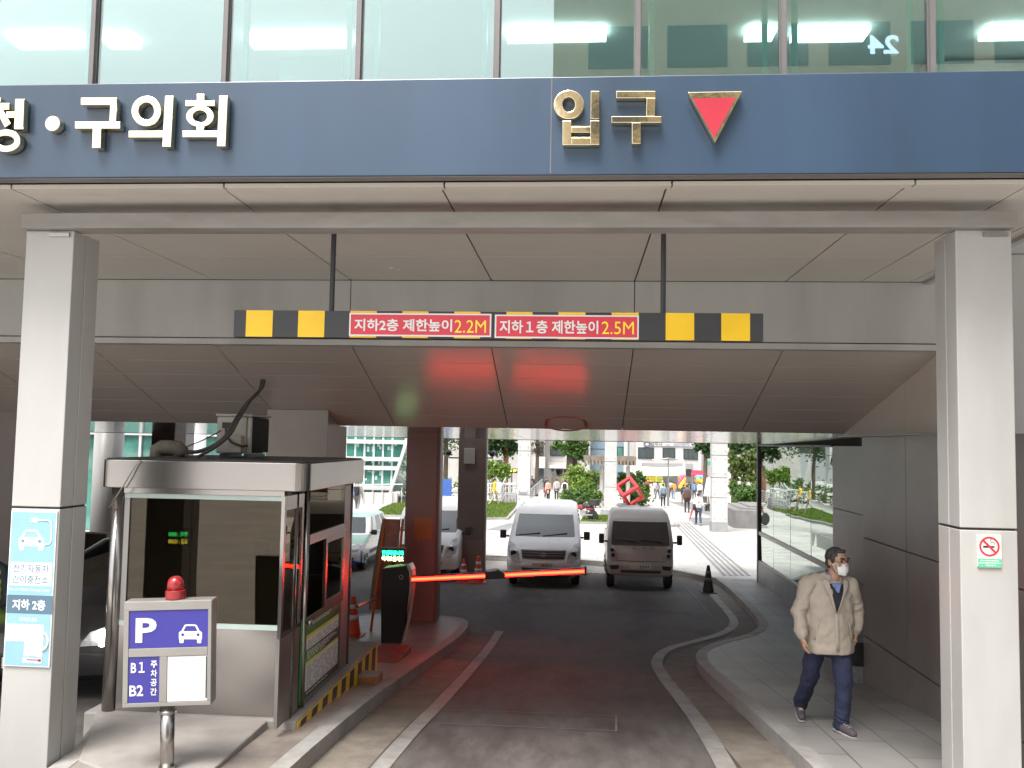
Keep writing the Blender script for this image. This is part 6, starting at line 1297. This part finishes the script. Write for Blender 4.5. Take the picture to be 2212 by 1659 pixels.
# ------------------------------------------------------------------ people: bodies and clothes are voxel unions of tapered limbs
SKIN = {}
pm('skin', (.42, .25, .17), .5, var=.08, vs=20); pm('hair_black', (.018, .015, .013), .55, var=.3, vs=40); pm('hair_grey', (.045, .042, .04), .6, var=.4, vs=50)
def cloth(col, rough=.85):
    n = 'cloth_%02d_%02d_%02d' % tuple(int(c*99) for c in col)
    if n not in MATS: pm(n, col, rough, var=.12, vs=9, bump=.12, bs=70)
    return n
def union(name, mb, mat, parent, voxel, smooth=3, world=False, folds=0., fs=.1):
    o = mb.build(name, mat, None); rm = o.modifiers.new('r', 'REMESH'); rm.mode = 'VOXEL'; rm.voxel_size = voxel
    sm = o.modifiers.new('s', 'SMOOTH'); sm.factor = .5; sm.iterations = smooth
    if folds:
        tx = bpy.data.textures.new('folds', 'CLOUDS'); tx.noise_scale = fs; tx.noise_depth = 1
        dm = o.modifiers.new('d', 'DISPLACE'); dm.texture = tx; dm.strength = folds; dm.mid_level = .5
    bpy.context.view_layer.update(); me = bpy.data.meshes.new_from_object(o.evaluated_get(bpy.context.evaluated_depsgraph_get()))
    old = o.data; o.modifiers.clear(); o.data = me; me.name = name; bpy.data.meshes.remove(old); me.polygons.foreach_set('use_smooth', [True]*len(me.polygons))
    if parent: o.parent = parent
    return o
from mathutils import Euler
def head(m, c, s, yaw=0., face=True):
    """skull, jaw, nose, ears, brow; c = centre of the head, s = head height"""
    q = Matrix.Rotation(yaw, 3, 'Z'); A = lambda x, y, z: Vector(c)+q @ Vector((x*s, y*s, z*s)); E_ = Matrix.Rotation(yaw, 3, 'Z').to_euler()
    m.ell(A(0, .04, .10), (.33*s, .40*s, .40*s), E_); m.ell(A(0, -.10, -.12), (.29*s, .29*s, .36*s), E_); m.ell(A(0, -.20, -.36), (.17*s, .16*s, .13*s), E_)
    if face:
        m.capsule(A(0, -.385, .03), .028*s, A(0, -.45, -.10), .052*s); m.ell(A(0, -.36, .12), (.24*s, .06*s, .05*s), E_)
        for d in (-1, 1): m.ell(A(d*.34, .04, -.04), (.04*s, .09*s, .13*s), E_); m.ell(A(d*.19, -.30, -.10), (.10*s, .08*s, .09*s), E_)
    return A
def simple_person(loc, h, face, label, top, legs, hair='hair_black', stride=.22, long=0., skirt=False, shoes=(.04, .04, .04), arms=(.0, .0), cap=None, group=None, sit=False, long_hair=False, vest=None):
    """face: heading of the walker in degrees, 0 = towards the viewer (-Y)"""
    k = h/1.72; rz = R(face); vx = .022
    J = dict(pel=(0, 0, .92), che=(0, .0, 1.28), nk=(0, .01, 1.44), hd=(0, -.02, 1.60))
    if sit:
        lower = .42; J = {a: (x, y, z-.48) for a, (x, y, z) in J.items()}
    S_ = lambda p: Vector(p)*k
    shz = J['che'][2]+.10; hips = J['pel'][2]
    legsj = []
    for s, d in ((-1, 1), (1, -1)):
        hip = (s*.09, 0, hips-.02)
        if sit: kn, an, toe = (s*.11, -.42, .46), (s*.11, -.40, .09), (s*.11, -.56, .04)
        else: kn, an, toe = (s*.095, d*stride*.35-.04, .50), (s*.09, d*stride*.9+(.06 if d > 0 else 0), .10+(.05 if d > 0 else 0)), (s*.095, d*stride*.9-.16, .035)
        legsj.append((hip, kn, an, toe))
    armsj = []
    for i, s in enumerate((-1, 1)):
        sw = (-stride*.7*(1 if i == 0 else -1) if not sit else -.15)+arms[i]*-.3; sh = (s*.18, 0, shz); el = (s*.235, .03+sw*.3, shz-.28+arms[i]*.05); wr = (s*.22, -.02+sw*.9-arms[i]*.1, shz-.53+arms[i]*.3)
        armsj.append((sh, el, wr))
    b = MB(); head(b, S_(J['hd']), .225*k)
    b.capsule(S_(J['nk'])-Vector((0, 0, .06)), .058*k, S_(J['hd'])-Vector((0, -.02, .06))*k, .055*k)
    b.capsule(S_(J['pel']), .11*k, S_(J['che']), .12*k)
    for hip, kn, an, toe in legsj: b.capsule(S_(hip), .07*k, S_(kn), .05*k); b.capsule(S_(kn), .05*k, S_(an), .035*k); b.capsule(S_(an), .034*k, S_(Vector(an).lerp(Vector(toe), .5)), .02*k)
    for sh, el, wr in armsj:
        b.capsule(S_(sh), .05*k, S_(el), .04*k); b.capsule(S_(el), .04*k, S_(wr), .028*k); d = (Vector(wr)-Vector(el)).normalized()
        b.capsule(S_(Vector(wr)+d*.03), .032*k, S_(Vector(wr)+d*.10), .03*k); b.capsule(S_(Vector(wr)+d*.05), .014*k, S_(Vector(wr)+d*.07+Vector((0, -.05, 0))), .012*k)
        for f in range(4): e = Vector((0, -.025+.017*f, 0)); b.capsule(S_(Vector(wr)+d*.11+e), .0125*k, S_(Vector(wr)+d*(.165+.01*(f in (1, 2)))+e), .011*k)
    o = union('person', b, 'skin', None, vx*.62, 2); o.location = loc; o.rotation_euler = (0, 0, rz); tag(o, label, 'person', group)
    m = MB(); sh = .0
    for t in range(5):
        f = t/4; z = lerp(J['pel'][2]-.02-long, shz+.02, f); m.ell(S_((0, .0, z)), ((.165+.025*f)*k, (.115)*k, .13*k))
    for s in (-1, 1): m.capsule(S_((s*.10, 0, shz+.03)), .065*k, S_((s*.18, 0, shz)), .07*k)
    for sh_, el, wr in armsj: m.capsule(S_(sh_), .072*k, S_(el), .058*k); m.capsule(S_(el), .058*k, S_(Vector(wr).lerp(Vector(el), .08)), .045*k)
    m.capsule(S_(J['nk'])-Vector((0, 0, .07)), .075*k, S_(J['nk'])-Vector((0, 0, .02)), .066*k)
    union('top', m, cloth(top), o, vx, 2, folds=.02)
    m = MB(); m.ell(S_((0, 0, hips-.02)), (.165*k, .12*k, .12*k))
    for hip, kn, an, toe in legsj:
        m.capsule(S_(hip), .095*k, S_(kn), .07*k); m.capsule(S_(kn), .07*k, S_(Vector(an)+Vector((0, 0, -.02))), .055*k)
    if skirt: m.capsule(S_((0, 0, hips)), .14*k, S_((0, 0, hips-.42)), .19*k)
    union('trousers', m, cloth(legs), o, vx, 2, folds=.015)
    for hip, kn, an, toe in legsj:
        m = MB(); m.capsule(S_(Vector(an)+Vector((0, .03, -.05))), .048*k, S_(toe), .045*k); q = union('shoe', m, cloth(shoes), o, vx*.8, 2)
    m = MB(); c = S_(J['hd']); m.ell(c+Vector((0, .018, .045))*k, (.088*k, .10*k, .085*k))
    if long_hair: m.capsule(c+Vector((0, .07, .0))*k, .07*k, c+Vector((0, .10, -.24))*k, .05*k)
    union('hair', m, cloth(cap) if cap else hair, o, vx*.7, 1)
    if cap: m = MB(); m.ell(c+Vector((0, -.11, .045))*k, (.07*k, .08*k, .012*k)); m.build('cap_brim', cloth(cap), o, world=False, smooth=True)
    if vest: m = MB(); [m.ell(S_((0, 0, lerp(.95, 1.36, t/4))), ((.185+.02*t/4)*k, .135*k, .10*k)) for t in range(5)]; union('vest', m, vest, o, vx, 2)
    o['k'] = k; del o['k']; return o
def put(u, vf, x6=None, dy=0.): p = gr(u, vf); return p
def bag(nm, owner, off, size, col, label, straps=True):
    k = owner.location; M = Matrix.Translation(k) @ Matrix.Rotation(owner.rotation_euler.z, 4, 'Z'); c = M @ Vector(off)
    t = thing(nm, c, label, nm.replace('_', ' '), rz=owner.rotation_euler.z); x, y, z = size
    m = MB(); m.box((-x/2, -y/2, -z/2), (x/2, y/2, z/2)); m.build('pouch', cloth(col), t, world=False, bevel=min(size)*.35, seg=3, smooth=True)
    if nm == 'backpack':
        m = MB(); m.box((-x*.36, y/2, -z*.4), (x*.36, y/2+.05, .0)); m.build('pocket', cloth(col), t, world=False, bevel=.02)
        for s in (-1, 1): m = MB(); m.tube([(s*x*.35, -y/2, z*.45), (s*x*.42, -y/2-.12, z*.46), (s*x*.45, -y/2-.26, z*.2), (s*x*.42, -y/2-.22, -z*.3)], .018, 6); m.build('strap', cloth(col), t, world=False)
    else: m = MB(); m.tube([(-x*.3, 0, z/2), (-x*.2, 0, z/2+.14), (x*.2, 0, z/2+.14), (x*.3, 0, z/2)], .012, 6); m.build('handle', cloth(col), t, world=False)
    return t
PP = {}
def person6(key, x, yt, yb, H, face, label, top, legs, crop=6, **kw):
    u, v = (uv6 if crop == 6 else uv5)(x, yb); p = gr(u, v)
    # keep the ground contact, take the height from the picture within human limits
    zt = atY((uv6 if crop == 6 else uv5)(x, yt)[0], (uv6 if crop == 6 else uv5)(x, yt)[1], p.y).z; h = min(1.86, max(1.55, zt-p.z))
    PP[key] = simple_person(p, h, face, label, top, legs, **kw); return PP[key]
person6('yellow', 1498, 580, 825, 1.65, 90, 'woman in a yellow top and beige trousers walking right across the lawn edge', (.72, .48, .05), (.42, .36, .27), crop=5, stride=.30, long_hair=True)
bag('shopping_bag', PP['yellow'], (-.25, -.05, .62), (.22, .10, .28), (.7, .7, .68), 'white plastic bag carried by the woman in yellow')
person6('cap', 283, 602, 888, 1.75, 176, 'man in grey with a white cap and black backpack walking away at left', (.30, .30, .26), (.24, .24, .22), crop=5, cap=(.62, .58, .55))
bag('backpack', PP['cap'], (0, .20, 1.22), (.32, .18, .48), (.02, .02, .025), 'black backpack worn by the man in the white cap')
person6('pattern', 215, 625, 890, 1.7, 180, 'person in a blue patterned shirt half hidden behind the booth roof edge', (.20, .26, .40), (.07, .11, .22), crop=5)
person6('pink', 205, 600, 776, 1.65, 0, 'woman in a long pale pink coat with white mask at the foot of the ramp', (.66, .36, .30), (.03, .03, .035), long=.22, stride=.12, long_hair=True)
bag('hand_bag', PP['pink'], (-.28, -.05, .72), (.24, .10, .24), (.35, .02, .03), 'red and black hand bag held by the woman in pink')
person6('grey', 278, 588, 778, 1.78, 180, 'tall man in a light grey jacket and black trousers near the ramp', (.42, .43, .42), (.025, .025, .03), stride=.14, long=.05)
person6('white1', 352, 598, 790, 1.7, 170, 'person in a white shirt with a black backpack beyond the low hedge', (.66, .66, .65), (.03, .03, .035))
bag('backpack', PP['white1'], (0, .20, 1.2), (.30, .16, .42), (.02, .02, .02), 'small black backpack on the person behind the low hedge')
person6('dark1', 190, 575, 760, 1.65, 10, 'dark haired person in black standing behind the woman in pink', (.04, .04, .045), (.03, .03, .03))
person6('denim', 1222, 630, 842, 1.78, 180, 'man in a pale denim jacket and black trousers walking away', (.22, .33, .42), (.02, .02, .025), stride=.16, shoes=(.5, .5, .5), long=.05)
bag('backpack', PP['denim'], (0, .21, 1.18), (.32, .18, .46), (.16, .18, .21), 'grey blue backpack on the man in the denim jacket')
person6('orange', 1316, 635, 768, 1.7, 170, 'person in an orange sweater and pale jeans before the shops', (.62, .26, .04), (.20, .28, .36))
bag('shoulder_bag', PP['orange'], (.20, .10, .95), (.26, .10, .22), (.09, .05, .03), 'brown shoulder bag on the person in orange')
person6('charcoal', 1434, 640, 886, 1.8, 180, 'man in a charcoal short sleeved shirt and dark trousers walking away', (.10, .095, .09), (.05, .045, .045), stride=.10)
bag('backpack', PP['charcoal'], (0, .20, 1.16), (.30, .18, .50), (.07, .05, .05), 'dark backpack with red sides on the man in charcoal')
for s in (-1, 1):
    bk = bpy.data.objects[[o.name for o in bpy.data.objects if o.name.startswith('backpack')][-1]]; m = MB(); m.box((s*.152-.012, -.07, -.22), (s*.152+.012, .07, .14)); m.build('side_pocket', cloth((.42, .06, .05)), bk, world=False, bevel=.01)
person6('umbrella', 1534, 715, 1000, 1.74, 180, 'man in a white shirt and dark jeans walking away with a folded red umbrella', (.62, .64, .68), (.035, .05, .085), stride=.24, shoes=(.3, .3, .32))
p = PP['umbrella'].location; UM = thing('folded_umbrella', (p.x-.30, p.y-.03, p.z+.80), 'folded red umbrella hanging from the hand of the man in white', 'umbrella')
m = MB(); m.lathe([(.008, -.68), (.02, -.5), (.04, -.25), (.05, -.05), (.02, .0)], (0, 0, 0), 'Z', 10); m.build('canopy', cloth((.50, .05, .06)), UM, world=False, smooth=True); UM.rotation_euler = (0, R(14), 0)
m = MB(); m.tube([(0, 0, -.0), (0, 0, .10), (.03, 0, .14), (.06, 0, .10)], .01, 6); m.build('handle', 'black_plastic', UM, world=False)
bag('shoulder_bag', PP['umbrella'], (.22, .05, .92), (.12, .28, .30), (.03, .03, .035), 'black shoulder bag on the man with the red umbrella')
person6('blouse', 1124, 625, 768, 1.62, 200, 'woman in a loose white blouse and pale skirt near the big shrub', (.68, .66, .62), (.60, .57, .52), skirt=True, long_hair=True)
person6('striding', 1172, 630, 766, 1.66, 200, 'woman with long dark hair in grey walking toward the shops', (.28, .27, .28), (.09, .09, .10), long_hair=True, stride=.34)
person6('black2', 1403, 640, 815, 1.78, 185, 'man in a black shirt just left of the man in charcoal', (.04, .035, .035), (.36, .20, .14), stride=.2)
person6('black3', 1452, 612, 760, 1.8, 180, 'tall man in black standing beyond the man in charcoal', (.05, .05, .06), (.04, .04, .05))
person6('blue2', 1497, 655, 770, 1.6, 180, 'person in a blue top in the crowd left of the white shirt', (.10, .20, .36), (.05, .06, .09))
person6('white2', 1548, 620, 770, 1.76, 180, 'person in a bright white shirt in front of the display board', (.72, .73, .74), (.05, .06, .08))
person6('vest', 1218, 604, 755, 1.74, 10, 'worker in a pale yellow jacket and hat in front of the yellow shop sign', (.55, .58, .20), (.06, .06, .08), cap=(.6, .55, .4))
person6('pale3', 1292, 605, 752, 1.7, 190, 'person in a pale lilac shirt behind the lamp post', (.45, .42, .50), (.05, .05, .07))
person6('far4', 1150, 612, 750, 1.66, 0, 'person in a pale green shirt below the yellow shop sign', (.40, .48, .36), (.10, .10, .12))
person6('left5', 60, 560, 745, 1.7, 0, 'person in black standing on the ramp behind the white railing', (.05, .05, .055), (.04, .04, .045))
b = bpy.data.objects['bench'].location
o = simple_person((b.x+.35, b.y+.06, S(b.y)), 1.66, -60, 'seated person in a striped top on the bench beside the right white column', (.35, .35, .37), (.03, .03, .035), sit=True)
m = MB()
for z in (.52, .60, .68, .76, .84, .92): m.lathe([(.198, z), (.20, z+.01), (.20, z+.03), (.198, z+.04)], (0, 0, 0), 'Z', 16)
for q in m.b.verts: q.co.y *= .68
m.build('stripes', cloth((.03, .03, .04)), o, world=False, smooth=True)
emis_hv = pm('hi_vis', (.45, .75, .03), .5, var=.05)
hp = atY(0, 1230, 9.4); simple_person((hp.x-.16, 9.4, Rd(9.4)), 1.60, 20, 'attendant in a dark uniform with bright yellow green vest at the far left edge', (.03, .035, .05), (.03, .03, .04), stride=.05, vest='hi_vis')

# ------------------------------------------------------------------ the man walking out along the pavement
pm('jacket', (.40, .345, .285), .7, var=.04, vs=5, bump=.04, bs=200); pm('navy_trousers', (.020, .024, .06), .85, var=.15, vs=10, bump=.15, bs=120); pm('shirt_blue', (.17, .23, .44), .8, var=.05); pm('vest_navy', (.018, .02, .03), .8); pm('mask_white', (.80, .80, .80), .7, var=.02); pm('shoe_grey', (.075, .06, .07), .7, var=.2, bump=.2, bs=150); pm('shoe_sole', (.34, .33, .33), .7); pm('spectacle', (.06, .035, .03), .3); pm('lens_dark', (.10, .085, .08), .06)
ft = gr(1805, 1588); MX, MY = ft.x, ft.y+.12; GZ = S(MY)
zg = lambda y: S(MY+y)-GZ
V3 = Vector
hipL, kneL, ankL, heeL, toeL = V3((-.10, .10, .84)), V3((-.14, .18, .46)), V3((-.17, .46, .17+zg(.46))), V3((-.168, .53, .12+zg(.5))), V3((-.185, .32, .035+zg(.35)))
hipR, kneR, ankR, heeR, toeR = V3((.09, .09, .84)), V3((.105, -.02, .46)), V3((.075, -.03, .10)), V3((.05, .02, .045)), V3((.145, -.19, .035))
che, nek, hed = V3((.0, .07, 1.22)), V3((.03, .04, 1.37)), V3((.055, -.005, 1.535))
shL, elL, wrL = V3((-.185, .07, 1.315)), V3((-.275, .05, 1.06)), V3((-.265, -.03, .845))
shR, elR, wrR = V3((.185, .06, 1.315)), V3((.265, .13, 1.075)), V3((.245, .10, .885))
b = MB(); A = head(b, hed, .246, R(32))
b.capsule(nek-V3((0, 0, .05)), .06, hed-V3((.0, -.03, .07)), .058, 14)
b.capsule(V3((0, .09, .90)), .12, che, .13); b.capsule(che, .12, nek-V3((0, 0, .05)), .07)
for a, k_, n_, h_, t_ in ((hipL, kneL, ankL, heeL, toeL), (hipR, kneR, ankR, heeR, toeR)): b.capsule(a, .085, k_, .055); b.capsule(k_, .055, n_, .036); b.capsule(n_, .034, n_.lerp(t_, .45)+V3((0, 0, -.005)), .024)
def hand(m, wr, el, side, curl):
    d = (wr-el).normalized(); fw = V3((0, -1, 0)); fw = (fw-d*fw.dot(d)).normalized(); out = d.cross(fw)*side
    P = lambda a, f, o_=0.: wr+d*a+fw*f+out*o_
    m.capsule(wr-d*.02, .027, P(.025, 0), .029)
    for f in (-.028, -.01, .01, .028): m.capsule(P(.02, f*.7), .017, P(.085, f), .0145, 8)
    for i, (f, ln) in enumerate(((.031, .068), (.011, .078), (-.010, .074), (-.030, .058))):
        c = curl*(1+.15*i); p0 = P(.088, f); d1 = (d*math.cos(c*.5)-out*math.sin(c*.5)); p1 = p0+d1*ln*.45; d2 = (d*math.cos(c*1.3)-out*math.sin(c*1.3)); p2 = p1+d2*ln*.33; d3 = (d*math.cos(c*1.9)-out*math.sin(c*1.9)); p3 = p2+d3*ln*.27
        m.capsule(p0, .0092, p1, .0086, 8); m.capsule(p1, .0086, p2, .008, 8); m.capsule(p2, .008, p3, .0068, 8)
    t0 = P(.03, .026); t1 = P(.065, .050, -.012); t2 = P(.095, .052, -.024); m.capsule(t0, .014, t1, .0105, 8); m.capsule(t1, .0105, t2, .0085, 8)
b.capsule(shL, .05, elL, .043); b.capsule(elL, .043, wrL, .027); b.capsule(shR, .05, elR, .043); b.capsule(elR, .043, wrR, .027)
hand(b, wrL, elL, 1, .5); hand(b, wrR, elR, -1, .55)
MAN = union('person', b, 'skin', None, .0055, 4); MAN.location = (MX, MY, GZ)
tag(MAN, 'older man in a beige jacket, navy trousers and white mask walking on the pavement', 'person')
# jacket: body, sleeves, open collar
m = MB()
m.b.free(); m = MB(); rows_ = []
for t in range(15):
    f = t/14; z = lerp(.70, 1.36, f); fz = max(0, min(1, (z-.735)/.565)); wx = lerp(.215, .205, fz) if fz < .85 else lerp(.205, .13, (fz-.85)/.25); wy = lerp(.150, .138, fz) if fz < .85 else lerp(.138, .10, (fz-.85)/.25); wx *= 1+.018*math.sin(f*17+1); wy *= 1+.02*math.sin(f*13)
    rows_.append([m.b.verts.new((lerp(.0, .01, f)+wx*math.cos(a_)*(1+.02*math.sin(3*a_+f*4)), .065+wy*math.sin(a_)*(1+.03*math.sin(5*a_+f*6)), z)) for a_ in [k_*math.pi/16 for k_ in range(32)]])
for p_, q_ in zip(rows_, rows_[1:]):
    for i in range(32): m.b.faces.new((p_[i], p_[(i+1) % 32], q_[(i+1) % 32], q_[i]))
m.b.faces.new(rows_[0][::-1]); m.b.faces.new(rows_[-1])
for s, sh in ((-1, shL), (1, shR)): m.capsule(V3((s*.06+.015, .06, 1.365)), .058, sh, .076, 14)
for sh, el, wr in ((shL, elL, wrL), (shR, elR, wrR)):
    m.capsule(sh, .080, el, .070, 14); e = el.lerp(wr, .82); m.capsule(el, .070, e, .058, 14); m.capsule(e, .052, el.lerp(wr, .95), .044, 14)
    for k_, t in enumerate((.25, .55, .8)): c = sh.lerp(el, t); m.ell(c+V3((.0, -.006, 0)), (.079, .078, .045), Euler((.3, .5*(1 if k_ % 2 else -1), 0)))
    for k_, t in enumerate((.15, .4, .65)): c = el.lerp(wr, t); m.ell(c, (.0685, .068, .03), Euler((-.4, .5*(1 if k_ % 2 else -1), 0)))
JK = union('jacket', m, 'jacket', MAN, .0075, 4, folds=.032, fs=.11)
m = MB()
for t in range(7): f = t/6; m.ell(V3((.0, .065, lerp(.72, .755, f))), (.219, .153, .012))
union('jacket_hem', m, 'jacket', JK, .008, 2)
# V opening with vest, shirt and collar laid over the chest
def chest_y(x, z): zz = max(0, min(1, (z-.735)/.565)); wx = lerp(.215, .205, zz); wy = lerp(.150, .138, zz); return .065-wy*math.sqrt(max(.05, 1-((x-.01)/wx)**2))
def front_piece(nm, mt, pts, lift, par=MAN, th=.010):
    q = MB(); f = q.b.faces.new([q.b.verts.new((x, 0, z)) for x, z in pts]); bmesh.ops.triangulate(q.b, faces=[f])
    for _ in range(2): bmesh.ops.subdivide_edges(q.b, edges=q.b.edges[:], cuts=1, use_grid_fill=True)
    for v in q.b.verts: v.co.y = chest_y(v.co.x, min(v.co.z, 1.30))-lift+max(0, v.co.z-1.27)*.45
    o = q.build(nm, mt, par, world=False, smooth=True); sf = o.modifiers.new('s', 'SOLIDIFY'); sf.thickness = th; return o
front_piece('vest', 'vest_navy', [(-.035, 1.335), (.095, 1.335), (.085, 1.26), (.045, 1.13), (.026, 1.085), (.005, 1.14), (-.02, 1.23)], .020)
front_piece('shirt', 'shirt_blue', [(-.008, 1.345), (.080, 1.345), (.062, 1.305), (.040, 1.262), (.018, 1.30)], .030)
front_piece('jacket_lapel', 'jacket', [(-.085, 1.39), (-.035, 1.37), (-.02, 1.26), (.006, 1.15), (.018, 1.09), (-.004, 1.13), (-.045, 1.25), (-.075, 1.32)], .030, JK, .014)
front_piece('jacket_lapel', 'jacket', [(.15, 1.375), (.105, 1.37), (.092, 1.27), (.055, 1.15), (.030, 1.09), (.058, 1.14), (.105, 1.25), (.15, 1.31)], .030, JK, .014)
front_piece('jacket_placket', 'jacket', [(.012, 1.07), (.036, 1.07), (.046, .74), (.018, .735)], .016, JK, .008)
for s in (-1, 1): front_piece('jacket_pocket', 'jacket', [(s*.13+.01, 1.0), (s*.145+.01, 1.0), (s*.175+.01, .83), (s*.16+.01, .825)], .012, JK, .008)
m = MB(); c = nek+V3((.005, .005, -.01)); rows_ = []
for z, r_ in ((-.035, .098), (.02, .090), (.055, .083)):
    rows_.append([m.b.verts.new(c+V3((math.sin(t)*r_*1.0, -math.cos(t)*r_*.88+.01, z+.015*math.cos(t)*-1))) for t in [R(28+304*i/22) for i in range(23)]])
for p_, q_ in zip(rows_, rows_[1:]):
    for i in range(22): m.b.faces.new((p_[i], p_[i+1], q_[i+1], q_[i]))
o = m.build('collar', 'jacket', JK, world=False, smooth=True); sf = o.modifiers.new('s', 'SOLIDIFY'); sf.thickness = .014
m = MB(); m.lathe([(.066, -.03), (.070, .0), (.063, .028)], nek+V3((.004, .01, .012)), 'Z', 24); m.build('shirt_collar', 'shirt_blue', MAN, world=False, smooth=True)
# trousers
m = MB(); m.ell(V3((0, .09, .84)), (.165, .125, .12)); m.capsule(V3((0, .09, .84)), .12, V3((0, .09, .76)), .12)
for a, k_, n_, s in ((hipL, kneL, ankL, -1), (hipR, kneR, ankR, 1)):
    m.capsule(a, .103, k_, .078, 16); m.capsule(k_, .078, n_+V3((0, .005, -.04)), .062, 16)
    for t in (.72, .84, .94): c = k_.lerp(n_, t); m.ell(c, (.072, .072, .018), Euler((.25, .3*s, 0)))
    for t in (.05, .18): c = k_.lerp(n_, t); m.ell(c+V3((0, .01, 0)), (.080, .078, .018), Euler((.3, .3*s, 0)))
union('trousers', m, 'navy_trousers', MAN, .0075, 4, folds=.026, fs=.09)
for h_, t_, n_ in ((heeL, toeL, ankL), (heeR, toeR, ankR)):
    d = (t_-h_); d.normalize(); m = MB(); m.capsule(h_+V3((0, 0, .012)), .040, h_.lerp(t_, .5)+V3((0, 0, .016)), .046); m.capsule(h_.lerp(t_, .5)+V3((0, 0, .012)), .046, t_-d*.02+V3((0, 0, .004)), .036); m.capsule(n_-V3((0, 0, .03)), .043, h_.lerp(t_, .35)+V3((0, 0, .03)), .042)
    SH = union('shoe', m, 'shoe_grey', MAN, .006, 3)
    m = MB(); q = lambda p, z: V3((p.x, p.y, p.z+z)); m.capsule(q(h_, -.028), .040, q(h_.lerp(t_, .6), -.022), .047); m.capsule(q(h_.lerp(t_, .6), -.022), .047, q(t_-d*.02, -.016), .037)
    for v in m.b.verts:
        base = lerp(h_.z, t_.z, max(0, min(1, (v.co-h_).dot(d)/(t_-h_).length))); v.co.z = base-.026+(v.co.z-base+.026)*.32
    union('sole', m, 'shoe_sole', SH, .006, 2)
    for k_ in range(3): c = h_.lerp(t_, .50+.12*k_)+V3((0, 0, .058-.006*k_)); pp_ = V3((-d.y, d.x, 0)); m = MB(); m.tube([c-pp_*.022, c+V3((0, 0, .006)), c+pp_*.022], .0035, 6); m.build('lace', 'shoe_sole', SH, world=False)
# hair, mask, glasses, eyes
q3 = Matrix.Rotation(R(32), 3, 'Z'); hs = .246
m = MB(); m.ell(A(0, .08, .145), (.35*hs, .40*hs, .375*hs), q3.to_euler(), 20); m.ell(A(0, .26, -.08), (.29*hs, .17*hs, .25*hs), q3.to_euler()); m.ell(A(.0, -.17, .385), (.22*hs, .16*hs, .085*hs), q3.to_euler())
for s in (-1, 1): m.ell(A(s*.315, -.03, .09), (.05*hs, .13*hs, .16*hs), q3.to_euler())
union('hair', m, 'hair_grey', MAN, .006, 3, folds=.012, fs=.03)
m = MB(); NX, NZ = 12, 8; rw = []
for j in range(NZ+1):
    tz = j/NZ; z = lerp(-.50, -.035, tz); row = []
    for i in range(NX+1):
        a = lerp(-1.05, 1.05, i/NX); wz = .30 if tz > .4 else lerp(.20, .30, tz/.4); bul = .045*math.cos(a)**2*math.sin(math.pi*min(1, tz*.85+.15)); row.append(m.b.verts.new(A(math.sin(a)*(wz+.02), -.13-math.cos(a)*(.27+bul)+(.03 if tz < .2 else 0), z+.05*abs(a)*(1 if tz < .5 else -.6)*.6)))
    rw.append(row)
for p_, q_ in zip(rw, rw[1:]):
    for i in range(NX): m.b.faces.new((p_[i], p_[i+1], q_[i+1], q_[i]))
MK = m.build('mask', 'mask_white', MAN, world=False, smooth=True); sf = MK.modifiers.new('s', 'SOLIDIFY'); sf.thickness = .005
m = MB()
for s in (-1, 1):
    for z in (-.06, -.36): m.tube([A(s*.27, -.24, z), A(s*.335, -.10, -.10), A(s*.355, .04, -.04)], .0018, 5)
m.build('ear_loop', 'mask_white', MK, world=False)
m = MB()
for s in (-1, 1):
    c = [A(s*.155+.105*math.cos(t), -.435, .035+.075*math.sin(t)) for t in [k_*.4488 for k_ in range(15)]]; m.tube(c, .0018, 6, False); m.tube([A(s*.26, -.425, .05), A(s*.345, -.25, .045), A(s*.355, .03, .02)], .0018, 6)
m.tube([A(-.05, -.44, .05), A(.05, -.44, .05)], .0028, 6); GL = m.build('glasses', 'spectacle', MAN, world=False)
m = MB()
for s in (-1, 1): m.ell(A(s*.155, -.36, .035), (.042*hs*1.2, .03*hs, .022*hs), q3.to_euler()); m.capsule(A(s*.08, -.40, .135), .008, A(s*.23, -.375, .145), .006)
m.build('eyes', 'hair_grey', MAN, world=False, smooth=True)
